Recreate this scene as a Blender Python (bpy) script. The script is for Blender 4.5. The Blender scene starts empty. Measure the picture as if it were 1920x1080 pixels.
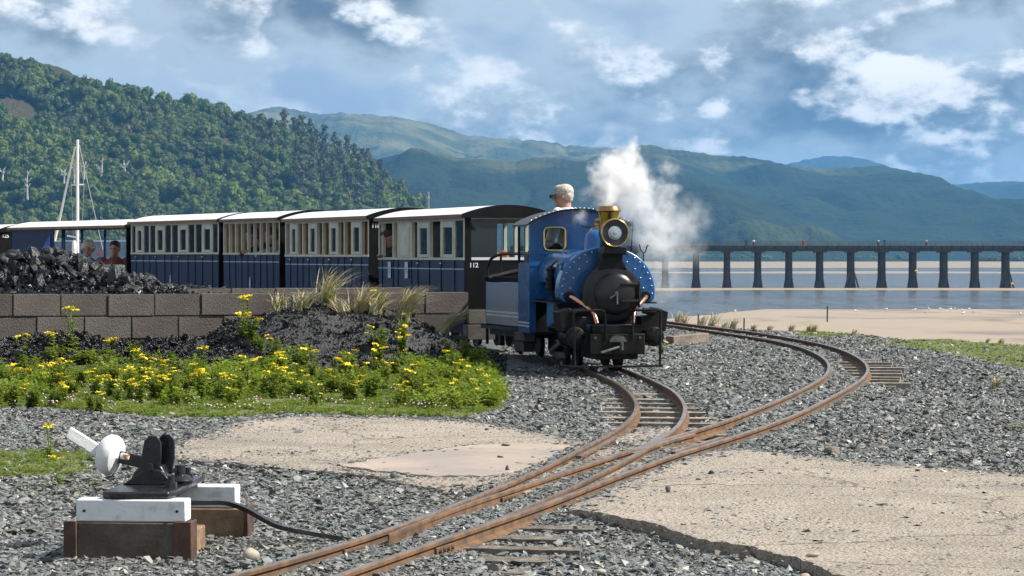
import bpy, bmesh, math, random
import numpy as np
from mathutils import Vector, Matrix, Euler, noise as mnoise

scene = bpy.context.scene
col = scene.collection
R = math.radians
F = 4700.0          # focal length in pixels of the 1920 px wide photograph
HC = 1.258          # camera height above the rail plane at its foot
SL = 0.01021        # the railway climbs about one in a hundred

# ------------------------------------------------------------------ camera
cam_d = bpy.data.cameras.new('camera')
cam = bpy.data.objects.new('camera', cam_d); col.objects.link(cam)
cam.location = (0, 0, HC)
cam.rotation_euler = (R(90) - math.atan(62 / F), 0, 0)
cam_d.sensor_width = 36.0
cam_d.lens = 36.0 * F / 1920.0
cam_d.clip_start = 0.1
cam_d.clip_end = 40000
scene.camera = cam

# ------------------------------------------------------------------ light
SUN_AZ, SUN_EL = R(95), R(46)       # clockwise from the view direction, above the horizon
S = Vector((math.sin(SUN_AZ) * math.cos(SUN_EL), math.cos(SUN_AZ) * math.cos(SUN_EL), math.sin(SUN_EL)))
sd = bpy.data.lights.new('sun', 'SUN'); sd.energy = 5.0; sd.angle = R(0.53); sd.color = (1.0, 0.95, 0.87)
so = bpy.data.objects.new('sun', sd); col.objects.link(so)
so.rotation_euler = (-S).to_track_quat('-Z', 'Y').to_euler(); so.location = (30, 0, 40)

vs = scene.view_settings
vs.view_transform = 'Standard'; vs.look = 'None'; vs.exposure = 0.76; vs.gamma = 1.0; vs.use_curve_mapping = False
try:
    scene.cycles.use_denoising = True
    scene.cycles.use_adaptive_sampling = True; scene.cycles.adaptive_threshold = 0.02
    scene.cycles.max_bounces = 6; scene.cycles.diffuse_bounces = 3; scene.cycles.glossy_bounces = 3
    scene.cycles.transmission_bounces = 4; scene.cycles.transparent_max_bounces = 12; scene.cycles.volume_bounces = 3
    scene.cycles.volume_step_rate = 0.6; scene.cycles.volume_max_steps = 128
    scene.cycles.caustics_reflective = False; scene.cycles.caustics_refractive = False
    scene.cycles.sample_clamp_indirect = 6.0
except Exception: pass

# ------------------------------------------------------------------ node helpers
class NT:
    def __init__(s, tree): s.t = tree; s.n = tree.nodes; s.l = tree.links
    def add(s, typ, **kw):
        nd = s.n.new(typ)
        for k, v in kw.items():
            if k.startswith('i_'): nd.inputs[k[2:].replace('_', ' ')].default_value = v
            else: setattr(nd, k, v)
        return nd
    def link(s, a, b): s.l.new(a, b)
    def val(s, sock, v):
        if hasattr(v, 'is_output'): s.l.new(v, sock)
        else: sock.default_value = v
    def math(s, op, a, b=0.0, c=0.0, clamp=False):
        nd = s.n.new('ShaderNodeMath'); nd.operation = op; nd.use_clamp = clamp
        s.val(nd.inputs[0], a); s.val(nd.inputs[1], b); s.val(nd.inputs[2], c)
        return nd.outputs[0]
    def vmath(s, op, a, b=(0, 0, 0)):
        nd = s.n.new('ShaderNodeVectorMath'); nd.operation = op
        s.val(nd.inputs[0], a); s.val(nd.inputs[1], b)
        return nd.outputs['Value'] if op in ('LENGTH', 'DISTANCE', 'DOT_PRODUCT') else nd.outputs[0]
    def noise(s, vec, scale, detail=4.0, rough=0.55, dist=0.0, out='Fac'):
        nd = s.n.new('ShaderNodeTexNoise')
        nd.inputs['Scale'].default_value = scale; nd.inputs['Detail'].default_value = detail
        nd.inputs['Roughness'].default_value = rough; nd.inputs['Distortion'].default_value = dist
        if vec is not None: s.l.new(vec, nd.inputs['Vector'])
        return nd.outputs[out]
    def ramp(s, fac, stops, interp='LINEAR'):
        nd = s.n.new('ShaderNodeValToRGB'); cr = nd.color_ramp; cr.interpolation = interp
        while len(cr.elements) < len(stops): cr.elements.new(0.5)
        for e, (p, c) in zip(cr.elements, stops):
            e.position = p; e.color = (c[0], c[1], c[2], 1) if hasattr(c, '__len__') else (c, c, c, 1)
        s.l.new(fac, nd.inputs[0])
        return nd.outputs[0]
    def mix(s, fac, a, b, mode='MIX'):
        nd = s.n.new('ShaderNodeMix'); nd.data_type = 'RGBA'; nd.blend_type = mode
        s.val(nd.inputs[0], fac)
        for k, v in ((6, a), (7, b)):
            if hasattr(v, 'is_output'): s.l.new(v, nd.inputs[k])
            else: nd.inputs[k].default_value = (v[0], v[1], v[2], 1)
        return nd.outputs[2]
    def smooth(s, x, lo, hi):
        nd = s.n.new('ShaderNodeMapRange'); nd.interpolation_type = 'SMOOTHSTEP'
        s.val(nd.inputs[0], x); nd.inputs[1].default_value = lo; nd.inputs[2].default_value = hi
        nd.inputs[3].default_value = 0; nd.inputs[4].default_value = 1
        return nd.outputs[0]

# ------------------------------------------------------------------ world: clear sky with broken cumulus
w = bpy.data.worlds.new('World'); scene.world = w; w.use_nodes = True
def build_world():
    T = NT(w.node_tree); T.n.clear()
    out = T.add('ShaderNodeOutputWorld')
    sky = T.add('ShaderNodeTexSky'); sky.sky_type = 'NISHITA'; sky.sun_disc = False
    sky.sun_elevation = SUN_EL; sky.sun_rotation = SUN_AZ; sky.air_density = 1.1; sky.dust_density = 0.4; sky.ozone_density = 2.0
    bg1 = T.add('ShaderNodeBackground'); bg1.inputs[1].default_value = 0.072
    T.link(sky.outputs[0], bg1.inputs[0])
    tc = T.add('ShaderNodeTexCoord')
    d = tc.outputs['Generated']
    T.link(T.vmath('NORMALIZE', T.vmath('ADD', d, (0, 0, 0.32))), sky.inputs[0])
    sp = T.add('ShaderNodeSeparateXYZ'); T.link(d, sp.inputs[0])
    az = T.math('ARCTAN2', sp.outputs[0], sp.outputs[1])
    el = T.math('ARCSINE', sp.outputs[2])
    # cloud decks look flatter and smaller towards the horizon
    elc = T.math('POWER', T.math('MAXIMUM', T.math('ADD', el, 0.02), 0.001), 0.8)
    cxy = T.add('ShaderNodeCombineXYZ'); T.link(az, cxy.inputs[0]); T.link(T.math('MULTIPLY', elc, 1.3), cxy.inputs[1])
    base = cxy.outputs[0]
    def puffs(off, scale):
        vo = T.add('ShaderNodeTexVoronoi'); vo.feature = 'F1'; vo.inputs['Scale'].default_value = scale; vo.inputs['Detail'].default_value = 2.0; vo.inputs['Roughness'].default_value = 0.55; vo.normalize = True
        p_ = T.vmath('ADD', base, off); nw = T.noise(p_, 30.0, 3, 0.5, 0.0, 'Color')
        T.link(T.vmath('ADD', p_, T.vmath('MULTIPLY', T.vmath('SUBTRACT', nw, (0.5, 0.5, 0.5)), (0.03, 0.03, 0.03))), vo.inputs['Vector'])
        return T.math('SUBTRACT', 1.0, vo.outputs['Distance'])
    def field(off, scale, detail, rough, dist=0.0): return T.noise(T.vmath('ADD', base, off), scale, detail, rough, dist)
    A = (SEED_A, SEED_B, SEED_C)
    A2 = (A[0] + 0.010, A[1] + 0.014, A[2])
    n0 = T.math('ADD', T.math('MULTIPLY', field(A, 9.5, 8, 0.60, 0.0), 0.70), T.math('MULTIPLY', T.math('SUBTRACT', puffs(A, 19.0), 0.5), 0.42))
    n1 = T.math('ADD', T.math('MULTIPLY', field(A2, 9.5, 8, 0.60, 0.0), 0.70), T.math('MULTIPLY', T.math('SUBTRACT', puffs(A2, 19.0), 0.5), 0.42))       # the same field a step towards the sun
    big = field((SEED_C, SEED_A, 5.0), 5.0, 2, 0.5)
    wisp = field((2.0, SEED_A, 9.0), 30.0, 7, 0.66)
    dens = T.math('ADD', T.math('MULTIPLY', n0, 0.75), T.math('MULTIPLY', big, 0.45))
    cover = T.smooth(dens, 0.42, 0.56)
    side = T.smooth(T.math('SUBTRACT', n0, n1), -0.02, 0.05)
    thick = T.smooth(dens, 0.48, 0.64)
    body = T.mix(thick, (0.62, 0.69, 0.73), (0.125, 0.15, 0.17))
    c = T.mix(T.math('MULTIPLY', side, T.math('ADD', T.math('MULTIPLY', T.smooth(wisp, 0.35, 0.65), 0.75), 0.25)), body, (0.84, 0.89, 0.91))
    hot = T.math('MULTIPLY', T.smooth(T.math('SUBTRACT', n0, n1), 0.012, 0.075), T.smooth(T.math('ADD', wisp, T.math('MULTIPLY', T.math('SUBTRACT', big, 0.5), 0.8)), 0.34, 0.66))
    c = T.mix(hot, c, (1.12, 1.09, 1.05))
    hz = T.math('SUBTRACT', 1.0, T.smooth(el, 0.0, 0.045))
    c = T.mix(T.math('MULTIPLY', hz, 0.45), c, (0.62, 0.73, 0.81))
    bg2 = T.add('ShaderNodeBackground'); bg2.inputs[1].default_value = CLOUD_GAIN
    T.link(c, bg2.inputs[0])
    # fewer clouds overhead, where one looks up between them
    cover = T.math('MULTIPLY', cover, T.math('SUBTRACT', 1.0, T.math('MULTIPLY', T.smooth(el, 0.12, 0.6), 0.72)))
    fac = T.math('ADD', T.math('MULTIPLY', cover, 0.50), T.math('ADD', 0.50, T.math('MULTIPLY', hz, 0.2)), clamp=True)
    mx = T.add('ShaderNodeMixShader')
    T.link(fac, mx.inputs[0]); T.link(bg1.outputs[0], mx.inputs[1]); T.link(bg2.outputs[0], mx.inputs[2])
    T.link(mx.outputs[0], out.inputs[0])
CLOUD_GAIN = 0.72
SEED_A, SEED_B, SEED_C = 9.37, 27.11, 11.9
build_world()
w.cycles.sampling_method = 'MANUAL'; w.cycles.sample_map_resolution = 256

# ------------------------------------------------------------------ placing by sight lines measured in the photograph
def plane(y): return SL * y
def gp(px, py, dz=0.0):
    """point of the (slightly rising) rail plane, dz above it, on the sight line of a photo pixel"""
    v = (py - 478.0) / F
    Y = (HC - dz) / (v + SL)
    return Vector(((px - 960.0) / F * Y, Y, plane(Y) + dz))
def at(px, py, Y): return Vector(((px - 960.0) / F * Y, Y, HC - (py - 478.0) / F * Y))
def fbm(x, y, z=0.0, o=4):
    return mnoise.fractal(Vector((x, y, z)), 1.0, 2.0, o)

# ------------------------------------------------------------------ scene bookkeeping
def tag(o, label=None, cat=None, group=None, kind=None):
    if label: o['label'] = label
    if cat: o['category'] = cat
    if group: o['group'] = group
    if kind: o['kind'] = kind
    return o
def empty(name, loc=(0, 0, 0), rz=0.0, parent=None):
    o = bpy.data.objects.new(name, None); col.objects.link(o); o.empty_display_size = 0.1
    o.location = loc; o.rotation_euler = (0, 0, rz)
    if parent: o.parent = parent
    return o
def link_mesh(name, me, mats, parent=None, loc=None, rot=None):
    o = bpy.data.objects.new(name, me); col.objects.link(o)
    if mats is not None:
        for m in (mats if isinstance(mats, (list, tuple)) else [mats]):
            if len(me.materials) < 8: me.materials.append(m)
    if parent: o.parent = parent
    if loc is not None: o.location = loc
    if rot is not None: o.rotation_euler = rot
    return o
def share(name, me, parent=None, loc=(0, 0, 0), rot=(0, 0, 0), scl=(1, 1, 1)):
    o = bpy.data.objects.new(name, me); col.objects.link(o)
    if parent: o.parent = parent
    o.location = loc; o.rotation_euler = rot; o.scale = scl
    return o
def copy_tree(o, parent=None):
    c = o.copy(); col.objects.link(c); c.parent = parent
    for ch in o.children: copy_tree(ch, c)
    return c

class MB:
    """collects shapes into one mesh"""
    def __init__(s): s.v = []; s.f = []; s.m = []
    def _add(s, vs, fs, mi=0):
        b = len(s.v); s.v += [tuple(p) for p in vs]; s.f += [tuple(b + i for i in f) for f in fs]; s.m += [mi] * len(fs)
    def box(s, c, size, rot=None, mi=0, taper=None):
        hx, hy, hz = size[0] / 2, size[1] / 2, size[2] / 2
        P = []
        for z in (-1, 1):
            k = 1 if (taper is None or z < 0) else taper
            for (x, y) in ((-1, -1), (1, -1), (1, 1), (-1, 1)): P.append(Vector((x * hx * k, y * hy * k, z * hz)))
        if rot is not None:
            M = Euler(rot).to_matrix() if not isinstance(rot, Matrix) else rot
            P = [M @ p for p in P]
        c = Vector(c); s._add([p + c for p in P], [(3, 2, 1, 0), (4, 5, 6, 7), (0, 1, 5, 4), (1, 2, 6, 5), (2, 3, 7, 6), (3, 0, 4, 7)], mi); return s
    def bx(s, x0, x1, y0, y1, z0, z1, mi=0):
        return s.box(((x0 + x1) / 2, (y0 + y1) / 2, (z0 + z1) / 2), (abs(x1 - x0), abs(y1 - y0), abs(z1 - z0)), None, mi)
    def bar(s, a, b, wd, ht, up=(0, 0, 1), mi=0):
        a, b = Vector(a), Vector(b); d = b - a; L = d.length; d.normalize(); u = Vector(up)
        sd = d.cross(u)
        if sd.length < 1e-4: sd = d.cross(Vector((1, 0, 0)))
        sd.normalize(); u = sd.cross(d)
        M = Matrix((d, sd, u)).transposed()
        return s.box((a + b) / 2, (L, wd, ht), M, mi)
    def tube(s, pts, r, n=8, mi=0, closed=False):
        pts = [Vector(p) for p in pts]; N = len(pts); rr = r if hasattr(r, '__len__') else [r] * N
        rings = []; prev = None
        for i, p in enumerate(pts):
            d = (pts[min(i + 1, N - 1)] - pts[max(i - 1, 0)]); d.normalize()
            if prev is None:
                a = d.cross(Vector((0, 0, 1)))
                if a.length < 0.1: a = d.cross(Vector((1, 0, 0)))
            else: a = prev - d * prev.dot(d)
            a.normalize(); prev = a; b = d.cross(a)
            rings.append([p + (a * math.cos(t) + b * math.sin(t)) * rr[i] for t in [2 * math.pi * k / n for k in range(n)]])
        V = [q for ring in rings for q in ring]; fs = []
        for i in range(N - 1):
            for k in range(n):
                k2 = (k + 1) % n
                fs.append((i * n + k, i * n + k2, (i + 1) * n + k2, (i + 1) * n + k))
        fs.append(tuple(range(n - 1, -1, -1))); fs.append(tuple((N - 1) * n + k for k in range(n)))
        s._add(V, fs, mi); return s
    def cyl(s, a, b, r, r2=None, n=16, mi=0): return s.tube([a, b], [r, r if r2 is None else r2], n, mi)
    def lathe(s, prof, n=24, c=(0, 0, 0), axis='z', mi=0, caps=True):
        """prof: list of (r, h); closed at the ends where r is 0"""
        V = []; fs = []
        for (r, h) in prof:
            for k in range(n):
                t = 2 * math.pi * k / n; x, y = r * math.cos(t), r * math.sin(t)
                p = (x, y, h) if axis == 'z' else ((x, h, y) if axis == 'y' else (h, x, y))
                V.append(Vector(p) + Vector(c))
        for i in range(len(prof) - 1):
            for k in range(n):
                k2 = (k + 1) % n; f = (i * n + k, i * n + k2, (i + 1) * n + k2, (i + 1) * n + k)
                fs.append(f if axis != 'y' else f[::-1])
        for i, fl in ((0, True), (len(prof) - 1, False)) if caps else ():
            f = tuple(i * n + k for k in range(n))
            fs.append(f[::-1] if fl != (axis == 'y') else f)
        s._add(V, fs, mi); return s
    def prism(s, poly, y0, y1, axis='y', mi=0):
        """2-d polygon (x, z) pushed from y0 to y1 (axis y), or (y, z) along x, or (x, y) along z"""
        n = len(poly); V = []
        for t in (y0, y1):
            for (a, b) in poly: V.append((a, t, b) if axis == 'y' else ((t, a, b) if axis == 'x' else (a, b, t)))
        fs = [tuple(range(n)), tuple(range(2 * n - 1, n - 1, -1))]
        fs += [(i, i + n, (i + 1) % n + n, (i + 1) % n) for i in range(n)]
        s._add(V, fs, mi); return s
    def ell(s, c, r, n=12, m=8, rot=None, mi=0):
        V = []; fs = []; c = Vector(c); M = Euler(rot).to_matrix() if rot is not None else None
        for i in range(1, m):
            ph = math.pi * i / m
            for k in range(n):
                t = 2 * math.pi * k / n
                p = Vector((r[0] * math.sin(ph) * math.cos(t), r[1] * math.sin(ph) * math.sin(t), -r[2] * math.cos(ph)))
                V.append(c + (M @ p if M else p))
        for zz in (-r[2], r[2]):
            p = Vector((0, 0, zz)); V.append(c + (M @ p if M else p))
        B, Tp = (m - 1) * n, (m - 1) * n + 1
        for i in range(m - 2):
            for k in range(n):
                k2 = (k + 1) % n; fs.append((i * n + k, i * n + k2, (i + 1) * n + k2, (i + 1) * n + k))
        for k in range(n):
            k2 = (k + 1) % n; fs.append((B, k2, k)); fs.append((Tp, (m - 2) * n + k, (m - 2) * n + k2))
        s._add(V, fs, mi); return s
    def mesh(s, name='m', smooth=True, ang=35):
        me = bpy.data.meshes.new(name); me.from_pydata(s.v, [], s.f)
        if any(s.m): me.polygons.foreach_set('material_index', s.m)
        bm = bmesh.new(); bm.from_mesh(me); bmesh.ops.recalc_face_normals(bm, faces=bm.faces); bm.to_mesh(me); bm.free()
        if smooth:
            me.polygons.foreach_set('use_smooth', [True] * len(me.polygons)); me.set_sharp_from_angle(angle=R(ang))
        return me
    def build(s, name, mats, parent=None, loc=None, rot=None, smooth=True, bevel=0.0, ang=35):
        o = link_mesh(name, s.mesh(name, smooth, ang), mats, parent, loc, rot)
        if bevel:
            b = o.modifiers.new('bevel', 'BEVEL'); b.width = bevel; b.segments = 2; b.limit_method = 'ANGLE'; b.angle_limit = R(40)
        return o
def smooth_path(pts, n=6):
    """Catmull-Rom through the points"""
    P = [Vector(p) for p in pts]; out = []
    for i in range(len(P) - 1):
        a, b, c, d = P[max(i - 1, 0)], P[i], P[i + 1], P[min(i + 2, len(P) - 1)]
        for k in range(n):
            t = k / n
            out.append(0.5 * ((2 * b) + (c - a) * t + (2 * a - 5 * b + 4 * c - d) * t * t + (3 * b - a - 3 * c + d) * t ** 3))
    out.append(P[-1]); return out

# ------------------------------------------------------------------ materials
MATS = {}
def pbr(name, base, rough=0.6, metal=0.0, var=None, vscale=6.0, bump=0.0, bscale=40.0, spec=0.5, coat=0.0, rnd=None, detail=5.0, vlo=0.35, vhi=0.65, coords='Object', rvar=0.0, bdist=0.02):
    """principled material: base colour, a second colour mixed in by noise, noise relief, a spread over copies"""
    m = bpy.data.materials.new(name); m.use_nodes = True; T = NT(m.node_tree)
    b = T.n['Principled BSDF']
    b.inputs['Roughness'].default_value = rough; b.inputs['Metallic'].default_value = metal
    b.inputs['Specular IOR Level'].default_value = spec
    if coat: b.inputs['Coat Weight'].default_value = coat; b.inputs['Coat Roughness'].default_value = 0.08
    tc = T.add('ShaderNodeTexCoord'); vec = tc.outputs[coords]
    c = None
    if var is not None:
        nz = T.noise(vec, vscale, detail, 0.6)
        c = T.mix(T.smooth(nz, vlo, vhi), base, var)
    if rnd is not None:
        oi = T.add('ShaderNodeObjectInfo')
        cr = T.ramp(oi.outputs['Random'], [(k / max(1, len(rnd) - 1), q) for k, q in enumerate(rnd)])
        c = cr if c is None else T.mix(0.5, c, cr)
    if c is None: b.inputs['Base Color'].default_value = (*base, 1)
    else: T.link(c, b.inputs['Base Color'])
    if rvar:
        T.link(T.math('ADD', T.math('MULTIPLY', T.math('SUBTRACT', T.noise(vec, vscale * 1.7, 4, 0.6), 0.5), rvar), rough, clamp=True), b.inputs['Roughness'])
    if bump:
        bp = T.add('ShaderNodeBump'); bp.inputs['Strength'].default_value = bump; bp.inputs['Distance'].default_value = bdist
        T.link(T.noise(vec, bscale, 6, 0.65), bp.inputs['Height']); T.link(bp.outputs[0], b.inputs['Normal'])
    MATS[name] = m
    return m

def leaf_mat(name, cols, trans=0.35, posvar=None, pscale=0.02, rough=0.6):
    """leaves: light comes through as well as off them; colours spread over the pieces"""
    m = bpy.data.materials.new(name); m.use_nodes = True; T = NT(m.node_tree); T.n.clear()
    out = T.add('ShaderNodeOutputMaterial'); oi = T.add('ShaderNodeObjectInfo')
    c = T.ramp(oi.outputs['Random'], [(k / max(1, len(cols) - 1), q) for k, q in enumerate(cols)])
    geo = T.add('ShaderNodeNewGeometry')
    if posvar is not None:
        c = T.mix(T.smooth(T.noise(geo.outputs['Position'], pscale, 4, 0.6), 0.46, 0.64), c, posvar[0])
        c = T.mix(T.smooth(T.noise(T.vmath('ADD', geo.outputs['Position'], (700, 0, 300)), pscale * 1.3, 4, 0.6), 0.58, 0.72), c, posvar[1])
    df = T.add('ShaderNodeBsdfDiffuse'); T.link(c, df.inputs[0])
    tr = T.add('ShaderNodeBsdfTranslucent'); T.link(T.mix(0.5, c, (0.25, 0.32, 0.02), 'MIX'), tr.inputs[0])
    gl = T.add('ShaderNodeBsdfGlossy'); gl.inputs['Roughness'].default_value = rough; gl.inputs['Color'].default_value = (0.5, 0.5, 0.5, 1)
    m1 = T.add('ShaderNodeMixShader'); m1.inputs[0].default_value = trans; T.link(df.outputs[0], m1.inputs[1]); T.link(tr.outputs[0], m1.inputs[2])
    m2 = T.add('ShaderNodeMixShader'); m2.inputs[0].default_value = 0.04; T.link(m1.outputs[0], m2.inputs[1]); T.link(gl.outputs[0], m2.inputs[2])
    T.link(m2.outputs[0], out.inputs[0]); MATS[name] = m; return m

# ------------------------------------------------------------------ scattering of uncountable stuff
def scatter(name, protos, pos, rot, scl, idx, mats, label, kind_cat=None):
    """protos: list of meshes; one point per piece; pieces are instances of the meshes"""
    cl = bpy.data.collections.new(name + '_pieces')
    for i, me in enumerate(protos):
        if mats is not None:
            me.materials.clear(); me.materials.append(mats)
        cl.objects.link(bpy.data.objects.new('%s_piece_%02d' % (name, i), me))
    me = bpy.data.meshes.new(name); n = len(pos)
    me.vertices.add(n); me.vertices.foreach_set('co', np.asarray(pos, np.float32).ravel())
    for nm, typ, arr, key in (('rot', 'FLOAT_VECTOR', rot, 'vector'), ('scl', 'FLOAT_VECTOR', scl, 'vector'), ('idx', 'INT', idx, 'value')):
        a = me.attributes.new(nm, typ, 'POINT'); a.data.foreach_set(key, np.asarray(arr, np.float32 if typ != 'INT' else np.int32).ravel())
    me.update()
    o = bpy.data.objects.new(name, me); col.objects.link(o)
    if mats is not None: me.materials.append(mats)
    g = bpy.data.node_groups.new(name + '_scatter', 'GeometryNodeTree')
    g.interface.new_socket('Geometry', in_out='INPUT', socket_type='NodeSocketGeometry')
    g.interface.new_socket('Geometry', in_out='OUTPUT', socket_type='NodeSocketGeometry')
    N = g.nodes; L = g.links
    gi = N.new('NodeGroupInput'); go = N.new('NodeGroupOutput'); ci = N.new('GeometryNodeCollectionInfo')
    ci.inputs['Collection'].default_value = cl; ci.inputs['Separate Children'].default_value = True; ci.inputs['Reset Children'].default_value = True
    iop = N.new('GeometryNodeInstanceOnPoints'); iop.inputs['Pick Instance'].default_value = True
    def attr(nm, dt):
        a = N.new('GeometryNodeInputNamedAttribute'); a.data_type = dt; a.inputs['Name'].default_value = nm
        return a.outputs['Attribute']
    e2r = N.new('FunctionNodeEulerToRotation'); L.new(attr('rot', 'FLOAT_VECTOR'), e2r.inputs[0])
    L.new(gi.outputs[0], iop.inputs['Points']); L.new(ci.outputs[0], iop.inputs['Instance'])
    L.new(attr('idx', 'INT'), iop.inputs['Instance Index']); L.new(e2r.outputs[0], iop.inputs['Rotation'])
    L.new(attr('scl', 'FLOAT_VECTOR'), iop.inputs['Scale']); L.new(iop.outputs[0], go.inputs[0])
    md = o.modifiers.new('scatter', 'NODES'); md.node_group = g
    tag(o, label, kind_cat, None, 'stuff')
    return o
# ================================================================== THE SETTING
WATER_Z = -4.72
_ex = [-400, -60, -8, 0, 1.5, 2.13, 3.04, 3.63, 4.33, 4.65, 5.2, 5.6, 6.5, 12, 60, 400]
_ey = [90, 64, 52, 41, 37, 35.2, 32.8, 31.9, 30.9, 29.3, 29.4, 28.3, 26.2, 22, 14, 8]
def edge_y(x): return float(np.interp(x, _ex, _ey)) + 0.25 * fbm(x * 0.9, 3.1)
def in_poly(x, y, P):
    c = False; j = len(P) - 1
    for i in range(len(P)):
        if (P[i][1] > y) != (P[j][1] > y) and x < (P[j][0] - P[i][0]) * (y - P[i][1]) / (P[j][1] - P[i][1]) + P[i][0]: c = not c
        j = i
    return c
def sstep(a, b, x):
    t = min(1.0, max(0.0, (x - a) / (b - a))); return t * t * (3 - 2 * t)
BALLAST = -0.042
MOUND = [(570, 24.0, -1.95, 0.57, 0.95, 0.80), (700, 23.9, -1.3, 0.50, 0.85, 0.85), (830, 23.6, -0.75, 0.30, 0.50, 0.7), (60, 24, -4.5, 0.30, 1.3, 0.55), (330, 24.0, -3.15, 0.24, 0.9, 0.5), (200, 24.0, -3.8, 0.22, 0.9, 0.6), (455, 24.0, -2.55, 0.42, 0.5, 0.55)]
def mound_h(x, y):
    h = 0.0
    if 20.5 < y < 25.3 and x < 0.4:
        for (_, my, mx, hh, wx, wy) in MOUND:
            e = ((x - mx) / wx) ** 2 + ((y - my) / (wy * 1.25)) ** 2
            if e < 6: h = max(h, hh * math.exp(-e))
        h *= 1 + 0.18 * fbm(x * 3, y * 3)
    return h
def low_zone(x, y):
    """places where the ballast has sunk away from the sleepers"""
    z = 0.0
    for (cx, cy, rx, ry, dd) in ((3.55, 22.4, 0.45, 3.2, 0.075), (1.02, 17.6, 0.42, 2.6, 0.05), (0.26, 10.3, 0.45, 1.0, 0.038), (0.78, 10.0, 0.75, 0.95, 0.028)):
        e = ((x - cx) / rx) ** 2 + ((y - cy) / ry) ** 2
        if e < 1.6: z = max(z, dd * (1 - sstep(0.5, 1.6, e)))
    return z
def ground_z(x, y):
    e = edge_y(x)
    if y <= e: base = plane(y) + BALLAST
    else:
        d = y - e
        base = plane(e) + BALLAST - 4.2 * sstep(0, 16, d) - d * 0.02
    if y < 34: base += 0.012 * fbm(x * 1.4, y * 1.4) - low_zone(x, y)
    return base + mound_h(x, y)

# ---- materials of the ground
def ground_mat():
    m = bpy.data.materials.new('slate_ground'); m.use_nodes = True; T = NT(m.node_tree); b = T.n['Principled BSDF']
    tc = T.add('ShaderNodeTexCoord'); v = tc.outputs['Object']
    vo = T.add('ShaderNodeTexVoronoi'); vo.inputs['Scale'].default_value = 42; T.link(v, vo.inputs['Vector'])
    sp = T.add('ShaderNodeSeparateColor'); T.link(vo.outputs['Color'], sp.inputs[0])
    c = T.ramp(sp.outputs[0], [(0, (0.035, 0.04, 0.045)), (0.5, (0.10, 0.115, 0.12)), (0.85, (0.19, 0.21, 0.21)), (1, (0.27, 0.25, 0.22))])
    c = T.mix(T.smooth(T.noise(v, 1.3, 5), 0.45, 0.7), c, (0.11, 0.095, 0.075))
    at_ = T.add('ShaderNodeAttribute'); at_.attribute_name = 'coal'
    c = T.mix(at_.outputs['Fac'], c, T.mix(T.noise(v, 60, 3), (0.02, 0.02, 0.022), (0.07, 0.07, 0.07)))
    ag = T.add('ShaderNodeAttribute'); ag.attribute_name = 'turf'
    gc = T.mix(T.smooth(T.noise(v, 7, 5), 0.35, 0.65), (0.075, 0.115, 0.022), (0.15, 0.16, 0.045))
    gc = T.mix(T.smooth(T.noise(v, 26, 4), 0.5, 0.75), gc, (0.18, 0.15, 0.085))
    tf = T.smooth(T.math('ADD', ag.outputs['Fac'], T.math('MULTIPLY', T.math('SUBTRACT', T.noise(v, 9, 5), 0.5), 0.9)), 0.38, 0.6)
    c = T.mix(tf, c, gc)
    asd = T.add('ShaderNodeAttribute'); asd.attribute_name = 'sand'
    c = T.mix(T.smooth(T.math('ADD', asd.outputs['Fac'], T.math('MULTIPLY', T.math('SUBTRACT', T.noise(v, 5, 5), 0.5), 0.7)), 0.4, 0.62), c, T.mix(T.noise(v, 30, 4), (0.36, 0.29, 0.21), (0.26, 0.21, 0.155)))
    T.link(c, b.inputs['Base Color']); b.inputs['Roughness'].default_value = 0.85
    bp = T.add('ShaderNodeBump'); bp.inputs['Strength'].default_value = 0.9; bp.inputs['Distance'].default_value = 0.02
    T.link(T.math('ADD', vo.outputs['Distance'], T.noise(v, 50, 4)), bp.inputs['Height']); T.link(bp.outputs[0], b.inputs['Normal'])
    return m
# weed bed and turf outlines (on the rail plane)
def pxpoly(L, dz=BALLAST): return [(gp(a, b, dz).x, gp(a, b, dz).y) for a, b in L]
WEED = pxpoly([(-120, 672), (60, 676), (140, 668), (240, 672), (330, 690), (420, 684), (500, 672), (600, 690), (700, 668), (800, 660), (880, 672), (925, 700), (945, 735), (935, 768), (880, 782), (700, 780), (540, 776), (420, 786), (250, 780), (100, 768), (-120, 765)])
WEED2 = pxpoly([(-120, 850), (60, 846), (150, 848), (185, 868), (150, 888), (60, 892), (-120, 896)])
TURF_R = pxpoly([(1478, 613), (1560, 614), (1630, 620), (1700, 634), (1790, 628), (1880, 634), (2010, 648), (2010, 702), (1920, 692), (1840, 676), (1760, 660), (1690, 650), (1620, 645), (1550, 637), (1500, 630)])
TURF_R2 = pxpoly([(1850, 800), (1960, 790), (1960, 812), (1870, 808)])
def turf_amt(x, y):
    for P in (WEED, WEED2, TURF_R, TURF_R2):
        if in_poly(x, y, P): return 1.0
    return 0.0
GRID = {}
def ground_zs(X, Y):
    """ground heights for arrays, read off the ground sheet"""
    xs, ys, z = GRID['xs'], GRID['ys'], GRID['z']; X = np.asarray(X); Y = np.asarray(Y)
    i = np.clip(np.searchsorted(xs, X) - 1, 0, len(xs) - 2); j = np.clip(np.searchsorted(ys, Y) - 1, 0, len(ys) - 2)
    u = (X - xs[i]) / (xs[i + 1] - xs[i]); v = (Y - ys[j]) / (ys[j + 1] - ys[j])
    return z[j, i] * (1 - u) * (1 - v) + z[j, i + 1] * u * (1 - v) + z[j + 1, i] * (1 - u) * v + z[j + 1, i + 1] * u * v
def in_polys(X, Y, P):
    c = np.zeros(len(X), bool); j = len(P) - 1
    for i in range(len(P)):
        (xi, yi), (xj, yj) = P[i], P[j]; j = i
        if yi == yj: continue
        c ^= ((yi > Y) != (yj > Y)) & (X < (xj - xi) * (Y - yi) / (yj - yi) + xi)
    return c
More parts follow.
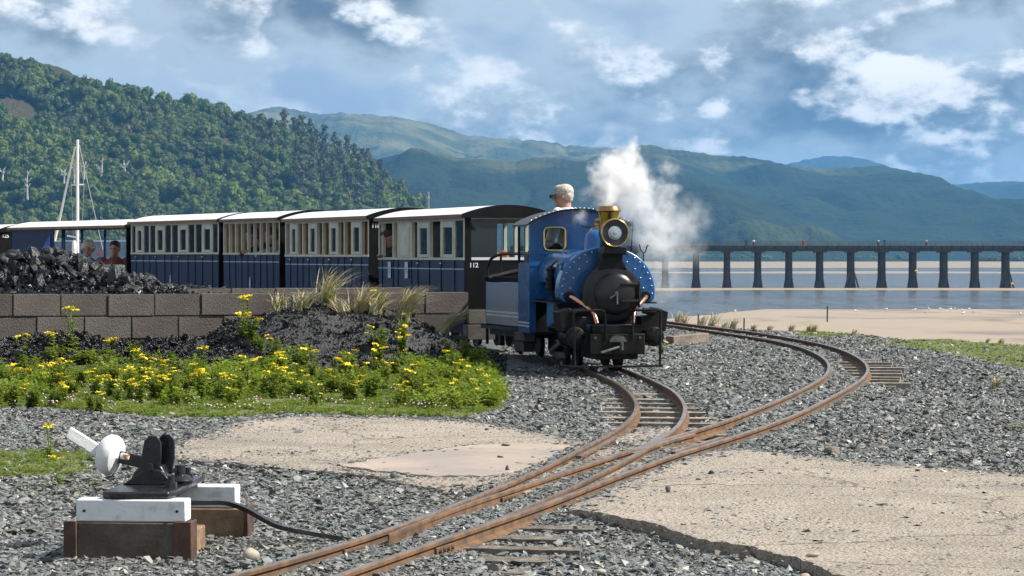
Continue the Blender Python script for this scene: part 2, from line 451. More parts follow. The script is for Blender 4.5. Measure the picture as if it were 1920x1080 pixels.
def make_ground():
    ys = np.concatenate([np.arange(-40, 8, 4.0), np.arange(8, 36, 0.14), np.geomspace(36, 75, 44)])
    xs = np.concatenate([np.geomspace(-420, -9, 36), np.arange(-8.9, 9, 0.14), np.geomspace(9, 420, 36)])
    xs.sort(); V = []; coal = []; turf = []; sand = []
    for y in ys:
        for x in xs:
            V.append((x, y, ground_z(x, y)))
            mh = mound_h(x, y) if (20 < y < 25 and x < 1) else 0
            ed = edge_y(x)
            cc = sstep(0.02, 0.10, mh)
            if y > 22.6 and x < -0.1 and y < 29: cc = max(cc, sstep(22.6, 23.2, y) * sstep(-0.1, -0.5, x))
            coal.append(cc); turf.append(turf_amt(x, y) * (1 - sstep(0.03, 0.09, mh)) if 8 < y < 36 and abs(x) < 9 else 0.0)
            sand.append(sstep(-0.5, 0.9, y - ed))
    nx = len(xs); ny = len(ys); GRID.update(xs=xs, ys=ys, z=np.array([v[2] for v in V]).reshape(ny, nx))
    fs = [(j * nx + i, j * nx + i + 1, (j + 1) * nx + i + 1, (j + 1) * nx + i) for j in range(ny - 1) for i in range(nx - 1)]
    me = bpy.data.meshes.new('ground'); me.from_pydata(V, [], fs)
    for nm, arr in (('coal', coal), ('turf', turf), ('sand', sand)):
        a = me.attributes.new(nm, 'FLOAT', 'POINT'); a.data.foreach_set('value', arr)
    me.polygons.foreach_set('use_smooth', [True] * len(me.polygons))
    o = link_mesh('ground', me, ground_mat()); tag(o, 'grey slate ground under the railway tracks', 'ground', kind='structure')
make_ground()

# ---- beach, sea bed, water, sandbanks
def sand_mat(name, a, b2, wet):
    m = bpy.data.materials.new(name); m.use_nodes = True; T = NT(m.node_tree); b = T.n['Principled BSDF']
    tc = T.add('ShaderNodeTexCoord'); mp = T.add('ShaderNodeMapping'); mp.inputs['Scale'].default_value = (0.05, 0.022, 1)
    T.link(tc.outputs['Object'], mp.inputs[0]); v = mp.outputs[0]
    c = T.mix(T.noise(v, 3.0, 6, 0.6), a, b2)
    c = T.mix(T.smooth(T.noise(v, 1.6, 6, 0.6, 0.6), 0.52, 0.66), c, wet)
    T.link(c, b.inputs['Base Color']); b.inputs['Roughness'].default_value = 0.8; b.inputs['Specular IOR Level'].default_value = 0.2
    return m
M_sand = sand_mat('beach_sand', (0.335, 0.275, 0.21), (0.28, 0.23, 0.18), (0.20, 0.165, 0.14))
M_sand2 = sand_mat('bank_sand', (0.31, 0.245, 0.165), (0.26, 0.205, 0.145), (0.22, 0.18, 0.145))
def make_beach():
    xs = np.linspace(-300, 340, 120); ys = np.geomspace(30, 330, 80); V = []
    for y in ys:
        for x in xs:
            shore = 278 - 52 * sstep(30, 8, x) - 70 * sstep(8, -40, x)      # where the sand dips under the water
            t = (y - 40) / (shore - 40)
            z = -2.75 + (WATER_Z + 2.75) * t if t < 1 else WATER_Z - (t - 1) * 6
            z += 0.16 * fbm(x * 0.03, y * 0.02) * sstep(1.15, 0.8, t) * sstep(0, 0.3, abs(1 - t)) + 0.02 * fbm(x * 0.3, y * 0.1)
            ed = edge_y(x)
            z -= 1.2 * sstep(ed + 12, ed + 4, y) + 4 * sstep(ed + 5, ed - 4, y)
            V.append((x, y, z))
    n = len(xs); fs = [(j * n + i, j * n + i + 1, (j + 1) * n + i + 1, (j + 1) * n + i) for j in range(len(ys) - 1) for i in range(n - 1)]
    me = bpy.data.meshes.new('beach'); me.from_pydata(V, [], fs); me.polygons.foreach_set('use_smooth', [True] * len(fs))
    tag(link_mesh('beach', me, M_sand), 'pale brown sandy beach sloping to the estuary', 'beach', kind='structure')
make_beach()
def beach_z(x, y):
    shore = 278 - 52 * sstep(30, 8, x) - 70 * sstep(8, -40, x); t = (y - 40) / (shore - 40)
    z = -2.75 + (WATER_Z + 2.75) * t if t < 1 else WATER_Z - (t - 1) * 6
    return z + 0.16 * fbm(x * 0.03, y * 0.02) * sstep(1.15, 0.8, t) * sstep(0, 0.3, abs(1 - t)) + 0.02 * fbm(x * 0.3, y * 0.1)

def sheet(name, x0, x1, y0, y1, z, mat, label, cat, nx=2, ny=2):
    V = [(x, y, z) for y in np.linspace(y0, y1, ny) for x in np.linspace(x0, x1, nx)]
    fs = [(j * nx + i, j * nx + i + 1, (j + 1) * nx + i + 1, (j + 1) * nx + i) for j in range(ny - 1) for i in range(nx - 1)]
    me = bpy.data.meshes.new(name); me.from_pydata(V, [], fs)
    return tag(link_mesh(name, me, mat), label, cat, kind='structure')
M_bed = pbr('estuary_bed', (0.09, 0.085, 0.06), 0.9, var=(0.05, 0.06, 0.04), vscale=0.01)
sheet('terrain', -16000, 16000, -3000, 16000, -6.4, M_bed, 'dark bed of the estuary and the land beyond', 'terrain')
def water_mat():
    m = bpy.data.materials.new('estuary_water'); m.use_nodes = True; T = NT(m.node_tree); b = T.n['Principled BSDF']
    b.inputs['Base Color'].default_value = (0.085, 0.095, 0.105, 1); b.inputs['Roughness'].default_value = 0.16; b.inputs['IOR'].default_value = 1.33
    tc = T.add('ShaderNodeTexCoord')
    mp = T.add('ShaderNodeMapping'); mp.inputs['Scale'].default_value = (1, 0.55, 1); T.link(tc.outputs['Object'], mp.inputs[0]); v = mp.outputs[0]
    mp2 = T.add('ShaderNodeMapping'); mp2.inputs['Scale'].default_value = (0.10, 0.035, 1); T.link(tc.outputs['Object'], mp2.inputs[0])
    gust = T.smooth(T.noise(mp2.outputs[0], 1.0, 4), 0.3, 0.7)
    h = T.math('ADD', T.math('MULTIPLY', T.noise(v, 0.42, 5, 0.62, 0.8), 1.0), T.math('MULTIPLY', T.noise(v, 2.1, 3, 0.6), 0.22))
    mp3 = T.add('ShaderNodeMapping'); mp3.inputs['Scale'].default_value = (0.30, 0.075, 1); T.link(tc.outputs['Object'], mp3.inputs[0])
    h = T.math('ADD', h, T.math('MULTIPLY', T.noise(mp3.outputs[0], 1.0, 4, 0.6, 0.4), 1.6))
    bp = T.add('ShaderNodeBump'); bp.inputs['Distance'].default_value = 4.5
    T.link(T.math('ADD', T.math('MULTIPLY', gust, 0.45), 0.5), bp.inputs['Strength'])
    T.link(h, bp.inputs['Height']); T.link(bp.outputs[0], b.inputs['Normal'])
    return m
sheet('water', -6000, 6000, 120, 2600, WATER_Z, water_mat(), 'blue grey rippled water of the estuary', 'water')
def sandbank(name, x0, x1, y0, y1, label, seed, amp, hh=0.25):
    nx = 240; ny = 14; V = []; xs = np.linspace(x0, x1, nx)
    for j in range(ny):
        t = j / (ny - 1)
        for x in xs:
            a = y0 + amp * fbm(x * 0.012, seed) + 0.35 * amp * fbm(x * 0.06, seed + 3); b_ = y1 + amp * fbm(x * 0.012, seed + 9)
            if b_ < a + 2: b_ = a + 2
            V.append((x, a + (b_ - a) * t, WATER_Z - 0.12 + hh * math.sin(math.pi * t) ** 0.6 + 0.03 * fbm(x * 0.1, t * 3)))
    fs = [(j * nx + i, j * nx + i + 1, (j + 1) * nx + i + 1, (j + 1) * nx + i) for j in range(ny - 1) for i in range(nx - 1)]
    me = bpy.data.meshes.new(name); me.from_pydata(V, [], fs); me.polygons.foreach_set('use_smooth', [True] * len(fs))
    tag(link_mesh(name, me, M_sand2), label, 'sandbank', kind='structure')
sandbank('sandbank', -160, 260, 416, 462, 'thin sandbank along the feet of the viaduct piers', 1.0, 12)
sandbank('sandbank', -500, 600, 800, 905, 'narrow sandbank in the estuary beyond the viaduct', 5.0, 40)
sandbank('sandbank', -900, 1100, 1105, 2350, 'broad sand flat along the far shore', 8.0, 60, 0.5)

# ---- hills
def hill_mat(name, wood, wood2, moor, moor2, zlo, zhi, scale):
    m = bpy.data.materials.new(name); m.use_nodes = True; T = NT(m.node_tree); b = T.n['Principled BSDF']
    tc = T.add('ShaderNodeTexCoord'); v = tc.outputs['Object']
    sp = T.add('ShaderNodeSeparateXYZ'); T.link(v, sp.inputs[0])
    n1 = T.noise(v, 0.004 * scale, 6, 0.6); n2 = T.noise(v, 0.03 * scale, 5, 0.65); n3 = T.noise(v, 0.012 * scale, 4, 0.5)
    hgt = T.math('ADD', T.math('DIVIDE', T.math('SUBTRACT', sp.outputs[2], zlo), zhi - zlo), T.math('MULTIPLY', T.math('SUBTRACT', n1, 0.5), 1.6))
    cw = T.mix(T.smooth(n2, 0.35, 0.65), wood, wood2)
    cm = T.mix(T.smooth(n3, 0.38, 0.62), moor, moor2)
    cm = T.mix(T.smooth(n2, 0.55, 0.72), cm, wood2)
    c = T.mix(T.smooth(hgt, 0.38, 0.62), cw, cm)
    T.link(c, b.inputs['Base Color']); b.inputs['Roughness'].default_value = 0.95; b.inputs['Specular IOR Level'].default_value = 0.1
    bp = T.add('ShaderNodeBump'); bp.inputs['Strength'].default_value = 0.8; bp.inputs['Distance'].default_value = 9.0
    T.link(T.math('ADD', n2, T.noise(v, 0.09 * scale, 4, 0.7)), bp.inputs['Height']); T.link(bp.outputs[0], b.inputs['Normal'])
    return m
def ridge_fn(poly, Y):
    P = np.array(poly, float); return lambda px: float(np.interp(px, P[:, 0], HC - (P[:, 1] - 478) / F * Y))
def hill_surface(poly, Y, front, px, t, rough, seed, base):
    """t 0 at the foot, 1 on the ridge; returns point"""
    zr = ridge_fn(poly, Y)(px); y = Y - front * (1 - t); x = (px - 960) / F * Y
    f = 1 - (1 - t) ** 1.35
    n = fbm(x / (front * 0.35) + seed, y / (front * 0.35), seed, 5)
    g = abs(fbm(x / (front * 0.22) + seed * 2, y / (front * 0.5), seed + 4, 3))
    z = base + (zr - base) * (f + rough * n * math.sin(math.pi * t) ** 0.8 - rough * 1.3 * (0.3 - g) * math.sin(math.pi * t) * (zr > base))
    x += front * 0.03 * fbm(y / 300, seed) * (1 - t)
    return Vector((x, y, max(z, base - 4)))
def hill(name, poly, Y, front, mat, label, rough=0.22, seed=1.0, base=-5.0, step=4, rows=46, crest=0.006):
    x0, x1 = poly[0][0], poly[-1][0]; cols = int((x1 - x0) / step) + 1; V = []
    pxs = np.linspace(x0, x1, cols)
    for j in range(rows + 8):
        for px in pxs:
            if j < rows:
                t = j / (rows - 1); p = hill_surface(poly, Y, front, px, t, rough, seed, base)
                p.z += crest * Y * 0.12 * fbm(px * 0.08, seed) * t
            else:
                k = (j - rows + 1) / 8; q = hill_surface(poly, Y, front, px, 1.0, rough, seed, base)
                p = Vector((q.x, Y + front * 0.9 * k, base + (q.z - base) * (1 - k ** 1.3)))
            V.append(p)
    fs = [(j * cols + i, j * cols + i + 1, (j + 1) * cols + i + 1, (j + 1) * cols + i) for j in range(rows + 7) for i in range(cols - 1)]
    me = bpy.data.meshes.new(name); me.from_pydata(V, [], fs); me.polygons.foreach_set('use_smooth', [True] * len(fs))
    return tag(link_mesh(name, me, mat), label, 'hill', kind='structure')
P_WOOD = [(-500, 70), (-200, 92), (0, 108), (60, 114), (120, 128), (150, 148), (220, 168), (290, 190), (350, 206), (420, 222), (480, 240), (530, 258), (570, 274), (610, 290), (650, 306), (690, 332), (730, 358), (765, 380), (795, 402), (815, 440), (830, 482)]
P_A = [(200, 225), (300, 215), (375, 203), (430, 210), (470, 215), (490, 205), (520, 199), (560, 207), (600, 216), (640, 214), (700, 222), (760, 228), (820, 242), (870, 255), (940, 262), (1000, 268), (1060, 281), (1110, 282), (1160, 279), (1230, 284), (1300, 300)]
P_C = [(500, 262), (640, 290), (700, 300), (740, 292), (780, 278), (820, 286), (860, 296), (920, 300), (960, 305), (1000, 296), (1050, 297), (1100, 305), (1150, 299), (1220, 315), (1300, 340), (1400, 385), (1500, 440), (1540, 482)]
P_B = [(960, 345), (1040, 320), (1100, 300), (1160, 282), (1200, 272), (1228, 273), (1245, 280), (1290, 284), (1350, 293), (1400, 297), (1470, 308), (1540, 316), (1600, 314), (1650, 310), (1690, 318), (1720, 333), (1750, 348), (1800, 370), (1850, 398), (1900, 425), (1960, 455), (2010, 482)]
P_PEAK = [(1400, 330), (1490, 304), (1540, 294), (1580, 293), (1620, 300), (1660, 312), (1740, 340)]
P_R = [(1600, 372), (1720, 350), (1760, 344), (1800, 346), (1850, 341), (1920, 340), (2150, 330), (2400, 350)]
P_R2 = [(1740, 430), (1840, 398), (1880, 386), (1920, 378), (2050, 370), (2300, 380)]
P_K = [(1310, 470), (1335, 445), (1360, 425), (1390, 412), (1420, 411), (1450, 420), (1475, 426), (1510, 420), (1540, 428), (1565, 442), (1590, 462), (1640, 476)]
DK, DK2 = (0.011, 0.022, 0.012), (0.020, 0.034, 0.015)
hill('hill', P_PEAK, 8600, 1800, hill_mat('peak_moor', DK, DK2, (0.03, 0.04, 0.018), (0.035, 0.045, 0.02), 0, 300, 0.5), 'distant blue rounded peak behind the long ridge', 0.15, 2.0, step=6, rows=24)
hill('hill', P_R, 6800, 1700, hill_mat('right_moor', DK, DK2, (0.03, 0.04, 0.018), (0.03, 0.042, 0.02), 30, 260, 0.6), 'far blue hill at the right edge', 0.2, 3.0, step=7, rows=30)
hill('hill', P_A, 5600, 2000, hill_mat('long_moor', DK, DK2, (0.055, 0.07, 0.028), (0.15, 0.145, 0.065), 40, 250, 0.7), 'long far mountain ridge with pale moorland patches painted as sunlit', 0.24, 4.0)  # second moor colour raised so its patches look sunlit
hill('hill', P_R2, 5000, 900, hill_mat('right_low', DK, DK2, (0.025, 0.038, 0.016), (0.03, 0.044, 0.018), 10, 200, 0.8), 'low wooded hill beyond the right end of the viaduct', 0.22, 6.0, step=6, rows=30)
hill('hill', P_B, 4000, 1300, hill_mat('big_moor', DK, DK2, (0.032, 0.047, 0.018), (0.085, 0.092, 0.036), 60, 215, 0.9), 'big dark green hill across the estuary above the viaduct', 0.24, 5.0, rows=60)
hill('hill', P_C, 3000, 800, hill_mat('forest_ridge', DK, DK2, (0.022, 0.035, 0.014), (0.075, 0.08, 0.034), 50, 220, 1.0), 'dark forested ridge in the middle distance behind the train', 0.25, 7.0, rows=50)  # paler moor colour paints sunlit patches into this ridge too
hill('hill', P_K, 2400, 180, hill_mat('knoll_grass', (0.025, 0.042, 0.015), (0.035, 0.055, 0.02), (0.055, 0.075, 0.025), (0.045, 0.065, 0.02), 0, 34, 3.0), 'low green knolls on the far shore behind the viaduct', 0.2, 8.0, step=3, rows=30)
M_wh = hill_mat('wood_floor', (0.035, 0.05, 0.016), (0.055, 0.065, 0.02), (0.06, 0.07, 0.022), (0.085, 0.07, 0.04), -5, 120, 3.0)
hill('hill', P_WOOD, 1620, 430, M_wh, 'steep wooded green hillside behind the train', 0.10, 9.0, step=6, rows=50)
def wood_pt(px, t): return hill_surface(P_WOOD, 1620, 430, px, t, 0.10, 9.0, -5.0)

# ---- foot of the hill: embankment wall along the far shore
M_stone = pbr('embankment_stone', (0.16, 0.155, 0.15), 0.9, var=(0.26, 0.25, 0.235), vscale=0.3, bump=0.6, bscale=1.5, bdist=0.3)
mb = MB()
mb.bx(-330, -28, 1146, 1160, -6, 7.2); e_ = mb.build('embankment_wall', M_stone); tag(e_, 'grey sea wall at the foot of the wooded hillside', 'wall')
mb = MB(); mb.bx(-330, -28, 1145.4, 1146.8, 7.25, 8.0); mb.build('coping', pbr('coping_pale', (0.5, 0.5, 0.48), 0.8), e_)

# ---- haze
def haze():
    mb = MB(); mb.bx(-9000, 9000, -400, 11000, -7.6, 372)
    o = mb.build('haze', None, smooth=False)
    m = bpy.data.materials.new('haze_air'); m.use_nodes = True; T = NT(m.node_tree); T.n.clear()
    out = T.add('ShaderNodeOutputMaterial'); pv = T.add('ShaderNodeVolumePrincipled')
    pv.inputs['Color'].default_value = HAZE_COL; pv.inputs['Density'].default_value = HAZE_D; pv.inputs['Anisotropy'].default_value = 0.1
    T.link(pv.outputs[0], out.inputs['Volume']); o.data.materials.append(m)
    tag(o, 'thin blue haze over the estuary and hills', 'haze', kind='stuff')
HAZE_D = 0.000115; HAZE_COL = (0.14, 0.41, 0.80, 1)
haze()
# ================================================================== RAILWAY, SLABS, WALL, COAL
rng = np.random.default_rng(5)
random.seed(11)
def hull_rock(seed, n=11, flat=(1, 0.8, 0.35), boxy=0.6):
    r = random.Random(seed); bm = bmesh.new()
    for _ in range(n):
        p = Vector((r.uniform(-1, 1), r.uniform(-1, 1), r.uniform(-1, 1)))
        q = p.normalized(); p = p * boxy + q * (1 - boxy)
        bm.verts.new((p.x * flat[0] * 0.5, p.y * flat[1] * 0.5, p.z * flat[2] * 0.5))
    bmesh.ops.convex_hull(bm, input=bm.verts)
    for v in [v for v in bm.verts if not v.link_faces]: bm.verts.remove(v)
    bmesh.ops.recalc_face_normals(bm, faces=bm.faces)
    me = bpy.data.meshes.new('rock'); bm.to_mesh(me); bm.free(); return me

# ---- rails: tops measured on the rail plane
RAIL = {
 'L0': [(330, 1104), (445, 1076), (560, 1044), (620, 1027), (680, 1008), (755, 983), (830, 955), (880, 935), (955, 905), (1017, 877), (1080, 846), (1130, 820), (1167, 798), (1186, 781), (1192.5, 769), (1194, 757.5), (1189, 746), (1178, 733), (1161, 720), (1142.5, 710), (1124, 702), (1105, 694), (1080, 685), (1052, 676)],
 'R1': [(850, 1004), (930, 973), (1005, 942.5), (1042, 927), (1072.5, 913), (1117.5, 890), (1167.5, 865), (1205, 844), (1240, 822), (1262, 806), (1274, 795), (1281, 782.5), (1285, 770), (1284, 759), (1276, 745), (1261, 731), (1236, 718), (1211, 706.5), (1190, 698), (1160, 687), (1130, 677)],
 'L1': [(728, 1002), (800, 972), (880, 942), (955, 918), (1005, 902), (1067.5, 880.5), (1142.5, 856), (1192.5, 840), (1240, 825), (1280, 813), (1317, 802), (1370, 785), (1420, 765.5), (1470, 745), (1502, 730), (1538, 711), (1551, 699), (1555, 687), (1551, 677), (1540, 667.5), (1515, 655), (1490, 647), (1465, 641), (1440, 636), (1390, 628), (1345, 621.5), (1302, 615), (1252, 608), (1190, 601)],
 'R0': [(480, 1128), (560, 1103), (640, 1077), (680, 1062), (757, 1036), (830, 1010), (917, 981), (1030, 942), (1117.5, 907), (1205, 874), (1267.5, 851), (1332, 832), (1395, 812), (1432, 799.5), (1482, 781), (1520, 764), (1565, 741), (1602, 720), (1622, 705), (1628, 693), (1624, 682), (1612, 671.5), (1590, 660), (1565, 651), (1540, 644.5), (1502, 637), (1465, 630.5), (1427, 624.5), (1390, 619.5), (1340, 613), (1290, 607), (1252, 602), (1190, 595)],
}
def resample(P, step):
    P = [Vector(p) for p in P]; out = [P[0]]; acc = 0.0
    for a, b in zip(P[:-1], P[1:]):
        d = (b - a).length
        while acc + d >= step:
            t = (step - acc) / d; a = a + (b - a) * t; out.append(a.copy()); d = (b - a).length; acc = 0.0
        acc += d
    out.append(P[-1]); return out
def relax(P, n):
    P = [p.copy() for p in P]
    for _ in range(n): P = [P[0]] + [(P[i - 1] + P[i] * 2 + P[i + 1]) / 4 for i in range(1, len(P) - 1)] + [P[-1]]
    return P
RPATH = {k: relax(resample(smooth_path([gp(*q) for q in v], 8), 0.12), 14) for k, v in RAIL.items()}
def offset_path(P, d):
    out = []
    for i, p in enumerate(P):
        t = P[min(i + 1, len(P) - 1)] - P[max(i - 1, 0)]; t.z = 0; t.normalize()
        out.append(p + Vector((t.y, -t.x, 0)) * d)
    return out
PROF = [(-0.011, 0), (0.011, 0), (0.0145, -0.004), (0.0138, -0.016), (0.0045, -0.022), (0.0045, -0.046), (0.028, -0.055), (0.028, -0.061), (-0.028, -0.061), (-0.028, -0.055), (-0.0045, -0.046), (-0.0045, -0.022), (-0.0138, -0.016), (-0.0145, -0.004)]
PROF = [(x * 1.14, z * 1.10) for x, z in PROF]
def rail_mesh(P, prof=PROF, lift=0.0, cut=None):
    V = []; fs = []; mi = []; n = len(prof)
    for i, p in enumerate(P):
        t = P[min(i + 1, len(P) - 1)] - P[max(i - 1, 0)]; t.z = 0; t.normalize(); s_ = Vector((t.y, -t.x, 0))
        k = 1.0 if cut is None else min(1.0, 0.25 + 0.75 * i / cut)
        for (a, b) in prof: V.append(p + s_ * a * k + Vector((0, 0, b + lift)))
    for i in range(len(P) - 1):
        for k in range(n):
            k2 = (k + 1) % n; fs.append((i * n + k, i * n + k2, (i + 1) * n + k2, (i + 1) * n + k)); mi.append(1 if k == 0 else 0)
    fs.append(tuple(range(n))); mi.append(0); fs.append(tuple(range(len(V) - 1, len(V) - n - 1, -1))); mi.append(0)
    me = bpy.data.meshes.new('rail'); me.from_pydata([tuple(v) for v in V], [], fs); me.polygons.foreach_set('material_index', mi)
    bm = bmesh.new(); bm.from_mesh(me); bmesh.ops.recalc_face_normals(bm, faces=bm.faces); bm.to_mesh(me); bm.free()
    me.polygons.foreach_set('use_smooth', [True] * len(me.polygons)); me.set_sharp_from_angle(angle=R(30))
    return me
M_rust = pbr('rail_rust', (0.185, 0.102, 0.052), 0.85, var=(0.095, 0.062, 0.042), vscale=9, bump=0.35, bscale=160, bdist=0.004, spec=0.3)
M_railtop = pbr('rail_top', (0.38, 0.345, 0.32), 0.34, metal=0.8, var=(0.25, 0.19, 0.145), vscale=4, rvar=0.3)
M_sleeper = pbr('sleeper_wood', (0.20, 0.165, 0.13), 0.9, var=(0.34, 0.30, 0.25), vscale=14, bump=0.6, bscale=60, bdist=0.008)
RM = [M_rust, M_railtop]
def track_thing(label, ref):
    t = empty('railway_track', ref); tag(t, label, 'track', 'narrow gauge tracks'); return t
def add_rail(parent, P, name='rail', lift=0.0, cut=None):
    o0 = parent.location
    return link_mesh(name, rail_mesh([p - o0 for p in P], lift=lift, cut=cut), RM, parent)
def sub(P, a, b):
    """part of a path between two depths (path index by y)"""
    return [p for p in P if a <= p.y <= b]
tr1 = track_thing('rusty narrow gauge track curving under the blue locomotive', gp(1180, 840))
tr2 = track_thing('rusty narrow gauge track swinging round the bend at the right', gp(1520, 764))
add_rail(tr1, RPATH['L0']); add_rail(tr2, RPATH['R0'])
cut_ = [p for p in RPATH['R1']]; add_rail(tr1, cut_, lift=-0.001, cut=30)
add_rail(tr2, RPATH['L1'], lift=-0.0015, cut=30)
# check rails, wing rails and the blade joint
add_rail(tr1, offset_path(sub(RPATH['L0'], 13.9, 15.3), 0.062), 'check_rail', -0.002)
add_rail(tr2, offset_path(sub(RPATH['R0'], 14.1, 15.3), -0.062), 'check_rail', -0.002)
add_rail(tr2, offset_path(sub(RPATH['L1'], 26.4, 29.2), 0.055)[::-1], 'check_rail', -0.003)
crs = [q for q in (gp(1188, 849), gp(1216, 832), gp(1236, 819), gp(1247, 811))]
add_rail(tr1, resample(smooth_path(crs, 5), 0.1), 'wing_rail', -0.002)
crs = [q for q in (gp(1205, 842), gp(1240, 829), gp(1275, 819), gp(1300, 812))]
add_rail(tr2, resample(smooth_path(crs, 5), 0.1), 'wing_rail', -0.0025)
# fishplates with bolts
def fishplate(parent, path, y, side):
    i = min(range(len(path)), key=lambda k: abs(path[k].y - y)); p = path[i]; t = (path[i + 1] - path[i - 1]).normalized(); s_ = Vector((t.y, -t.x, 0)).normalized()
    ang = math.atan2(t.y, t.x)
    fp = empty('fishplate', p - parent.location, ang, parent)
    b = MB(); b.box((0, -side * 0.011, -0.042), (0.2, 0.012, 0.032)); b.build('plate', M_rust, fp, bevel=0.003)
    for k in (-0.07, -0.025, 0.025, 0.07):
        b = MB(); b.cyl((k, -side * 0.017, -0.042), (k, -side * 0.03, -0.042), 0.009, n=6); b.build('bolt', M_rust, fp)
    return fp
fishplate(tr1, RPATH['L0'], gp(662, 1014).y, 1); fishplate(tr2, RPATH['R0'], gp(822, 1013).y, 1)
fishplate(tr1, RPATH['L1'], gp(955, 918).y, 1); fishplate(tr2, RPATH['R1'], gp(1072, 913).y, 1)
# sleepers where they show
slp = MB(); slp.box((0, 0, 0), (0.92, 0.115, 0.07)); slp_me = slp.mesh('sleeper', False); slp_me.materials.append(M_sleeper)
M_sleep2 = pbr('old_sleeper', (0.10, 0.082, 0.066), 0.95, var=(0.21, 0.18, 0.15), vscale=20, bump=0.9, bscale=45, bdist=0.015)
def worn(L, W, H, seed):
    b = MB(); n = 14; V = []; fs = []
    for i in range(n + 1):
        x = -L / 2 + L * i / n
        for (y, z) in ((-W / 2, -H / 2), (W / 2, -H / 2), (W / 2, H / 2), (0, H / 2), (-W / 2, H / 2)):
            e = 0.5 + 0.5 * abs(2 * i / n - 1) ** 6; V.append((x + 0.03 * fbm(y * 30 + seed, z * 30) * (i in (0, n)), y + 0.008 * fbm(x * 9, seed + y), z + 0.010 * e * fbm(x * 7 + seed, y * 40)))
    for i in range(n):
        for k in range(5): fs.append((i * 5 + k, i * 5 + (k + 1) % 5, (i + 1) * 5 + (k + 1) % 5, (i + 1) * 5 + k))
    fs += [(0, 1, 2, 3, 4), tuple(n * 5 + k for k in range(5))]; b._add(V, fs); m = b.mesh('sleeper', False); m.materials.append(M_sleep2); return m
slq_me = worn(1.02, 0.125, 0.075, 1.0)
def sleepers(parent, A, B, y0, y1, gap, me, shift=0.0, jit=0.05, dz=-0.098):
    P = sub(A, y0, y1); acc = gap
    for i in range(1, len(P) - 1):
        acc += (P[i] - P[i - 1]).length
        if acc < gap: continue
        acc = 0.0; q = min(B, key=lambda b: (b - P[i]).length); d = (q - P[i]); c = (q + P[i]) / 2; dn = d.normalized()
        c = c + dn * (shift + random.uniform(-jit, jit)); a = math.atan2(d.y, d.x) + random.uniform(-0.04, 0.04)
        o = share('sleeper', me, parent, (c.x - parent.location.x, c.y - parent.location.y, c.z + dz - parent.location.z + random.uniform(-0.004, 0.004)), (random.uniform(-0.02, 0.02), 0, a))
sleepers(tr2, RPATH['L1'], RPATH['R0'], 19.6, 27.4, 0.40, slp_me, 0.045, 0.06)
sleepers(tr1, RPATH['L0'], RPATH['R1'], 15.6, 20.5, 0.40, slp_me, 0.0, 0.05)
sleepers(tr1, RPATH['L0'], RPATH['R0'], 9.3, 11.9, 0.33, slq_me, 0.07, 0.11)

# ---- concrete aprons either side of the crossing
def slab_mat():
    m = bpy.data.materials.new('apron_concrete'); m.use_nodes = True; T = NT(m.node_tree); b = T.n['Principled BSDF']
    tc = T.add('ShaderNodeTexCoord'); v = tc.outputs['Object']
    base = T.mix(T.smooth(T.noise(v, 2.2, 6, 0.6), 0.35, 0.65), (0.43, 0.37, 0.305), (0.34, 0.295, 0.245))
    vo = T.add('ShaderNodeTexVoronoi'); vo.inputs['Scale'].default_value = 55; T.link(v, vo.inputs['Vector'])
    s_ = T.add('ShaderNodeSeparateColor'); T.link(vo.outputs['Color'], s_.inputs[0])
    peb = T.ramp(s_.outputs[1], [(0, (0.10, 0.10, 0.10)), (0.35, (0.28, 0.23, 0.18)), (0.7, (0.42, 0.34, 0.26)), (1, (0.56, 0.48, 0.40))])
    c = T.mix(T.math('MULTIPLY', T.smooth(vo.outputs['Distance'], 0.55, 0.25), 0.55), base, peb)
    c = T.mix(T.smooth(T.noise(v, 34, 5, 0.75), 0.56, 0.66), c, (0.14, 0.125, 0.115))
    c = T.mix(T.smooth(T.noise(v, 0.9, 5, 0.65), 0.52, 0.72), c, (0.24, 0.215, 0.185))
    ck = T.add('ShaderNodeTexVoronoi'); ck.feature = 'DISTANCE_TO_EDGE'; ck.inputs['Scale'].default_value = 0.5
    T.link(T.vmath('ADD', v, T.vmath('MULTIPLY', T.noise(v, 3.0, 4, 0.6, 0.0, 'Color'), (0.35, 0.35, 0.35))), ck.inputs['Vector'])
    c = T.mix(T.math('MULTIPLY', T.smooth(ck.outputs['Distance'], 0.007, 0.002), 0.6), c, (0.07, 0.06, 0.052))
    T.link(c, b.inputs['Base Color']); b.inputs['Roughness'].default_value = 0.9; b.inputs['Specular IOR Level'].default_value = 0.25
    bp = T.add('ShaderNodeBump'); bp.inputs['Strength'].default_value = 1.0; bp.inputs['Distance'].default_value = 0.02
    T.link(T.math('ADD', T.math('MULTIPLY', T.noise(v, 45, 6, 0.7), 1.0), T.math('MULTIPLY', vo.outputs['Distance'], -0.5)), bp.inputs['Height']); T.link(bp.outputs[0], b.inputs['Normal'])
    return m
M_slab = slab_mat()
SLABS = {}
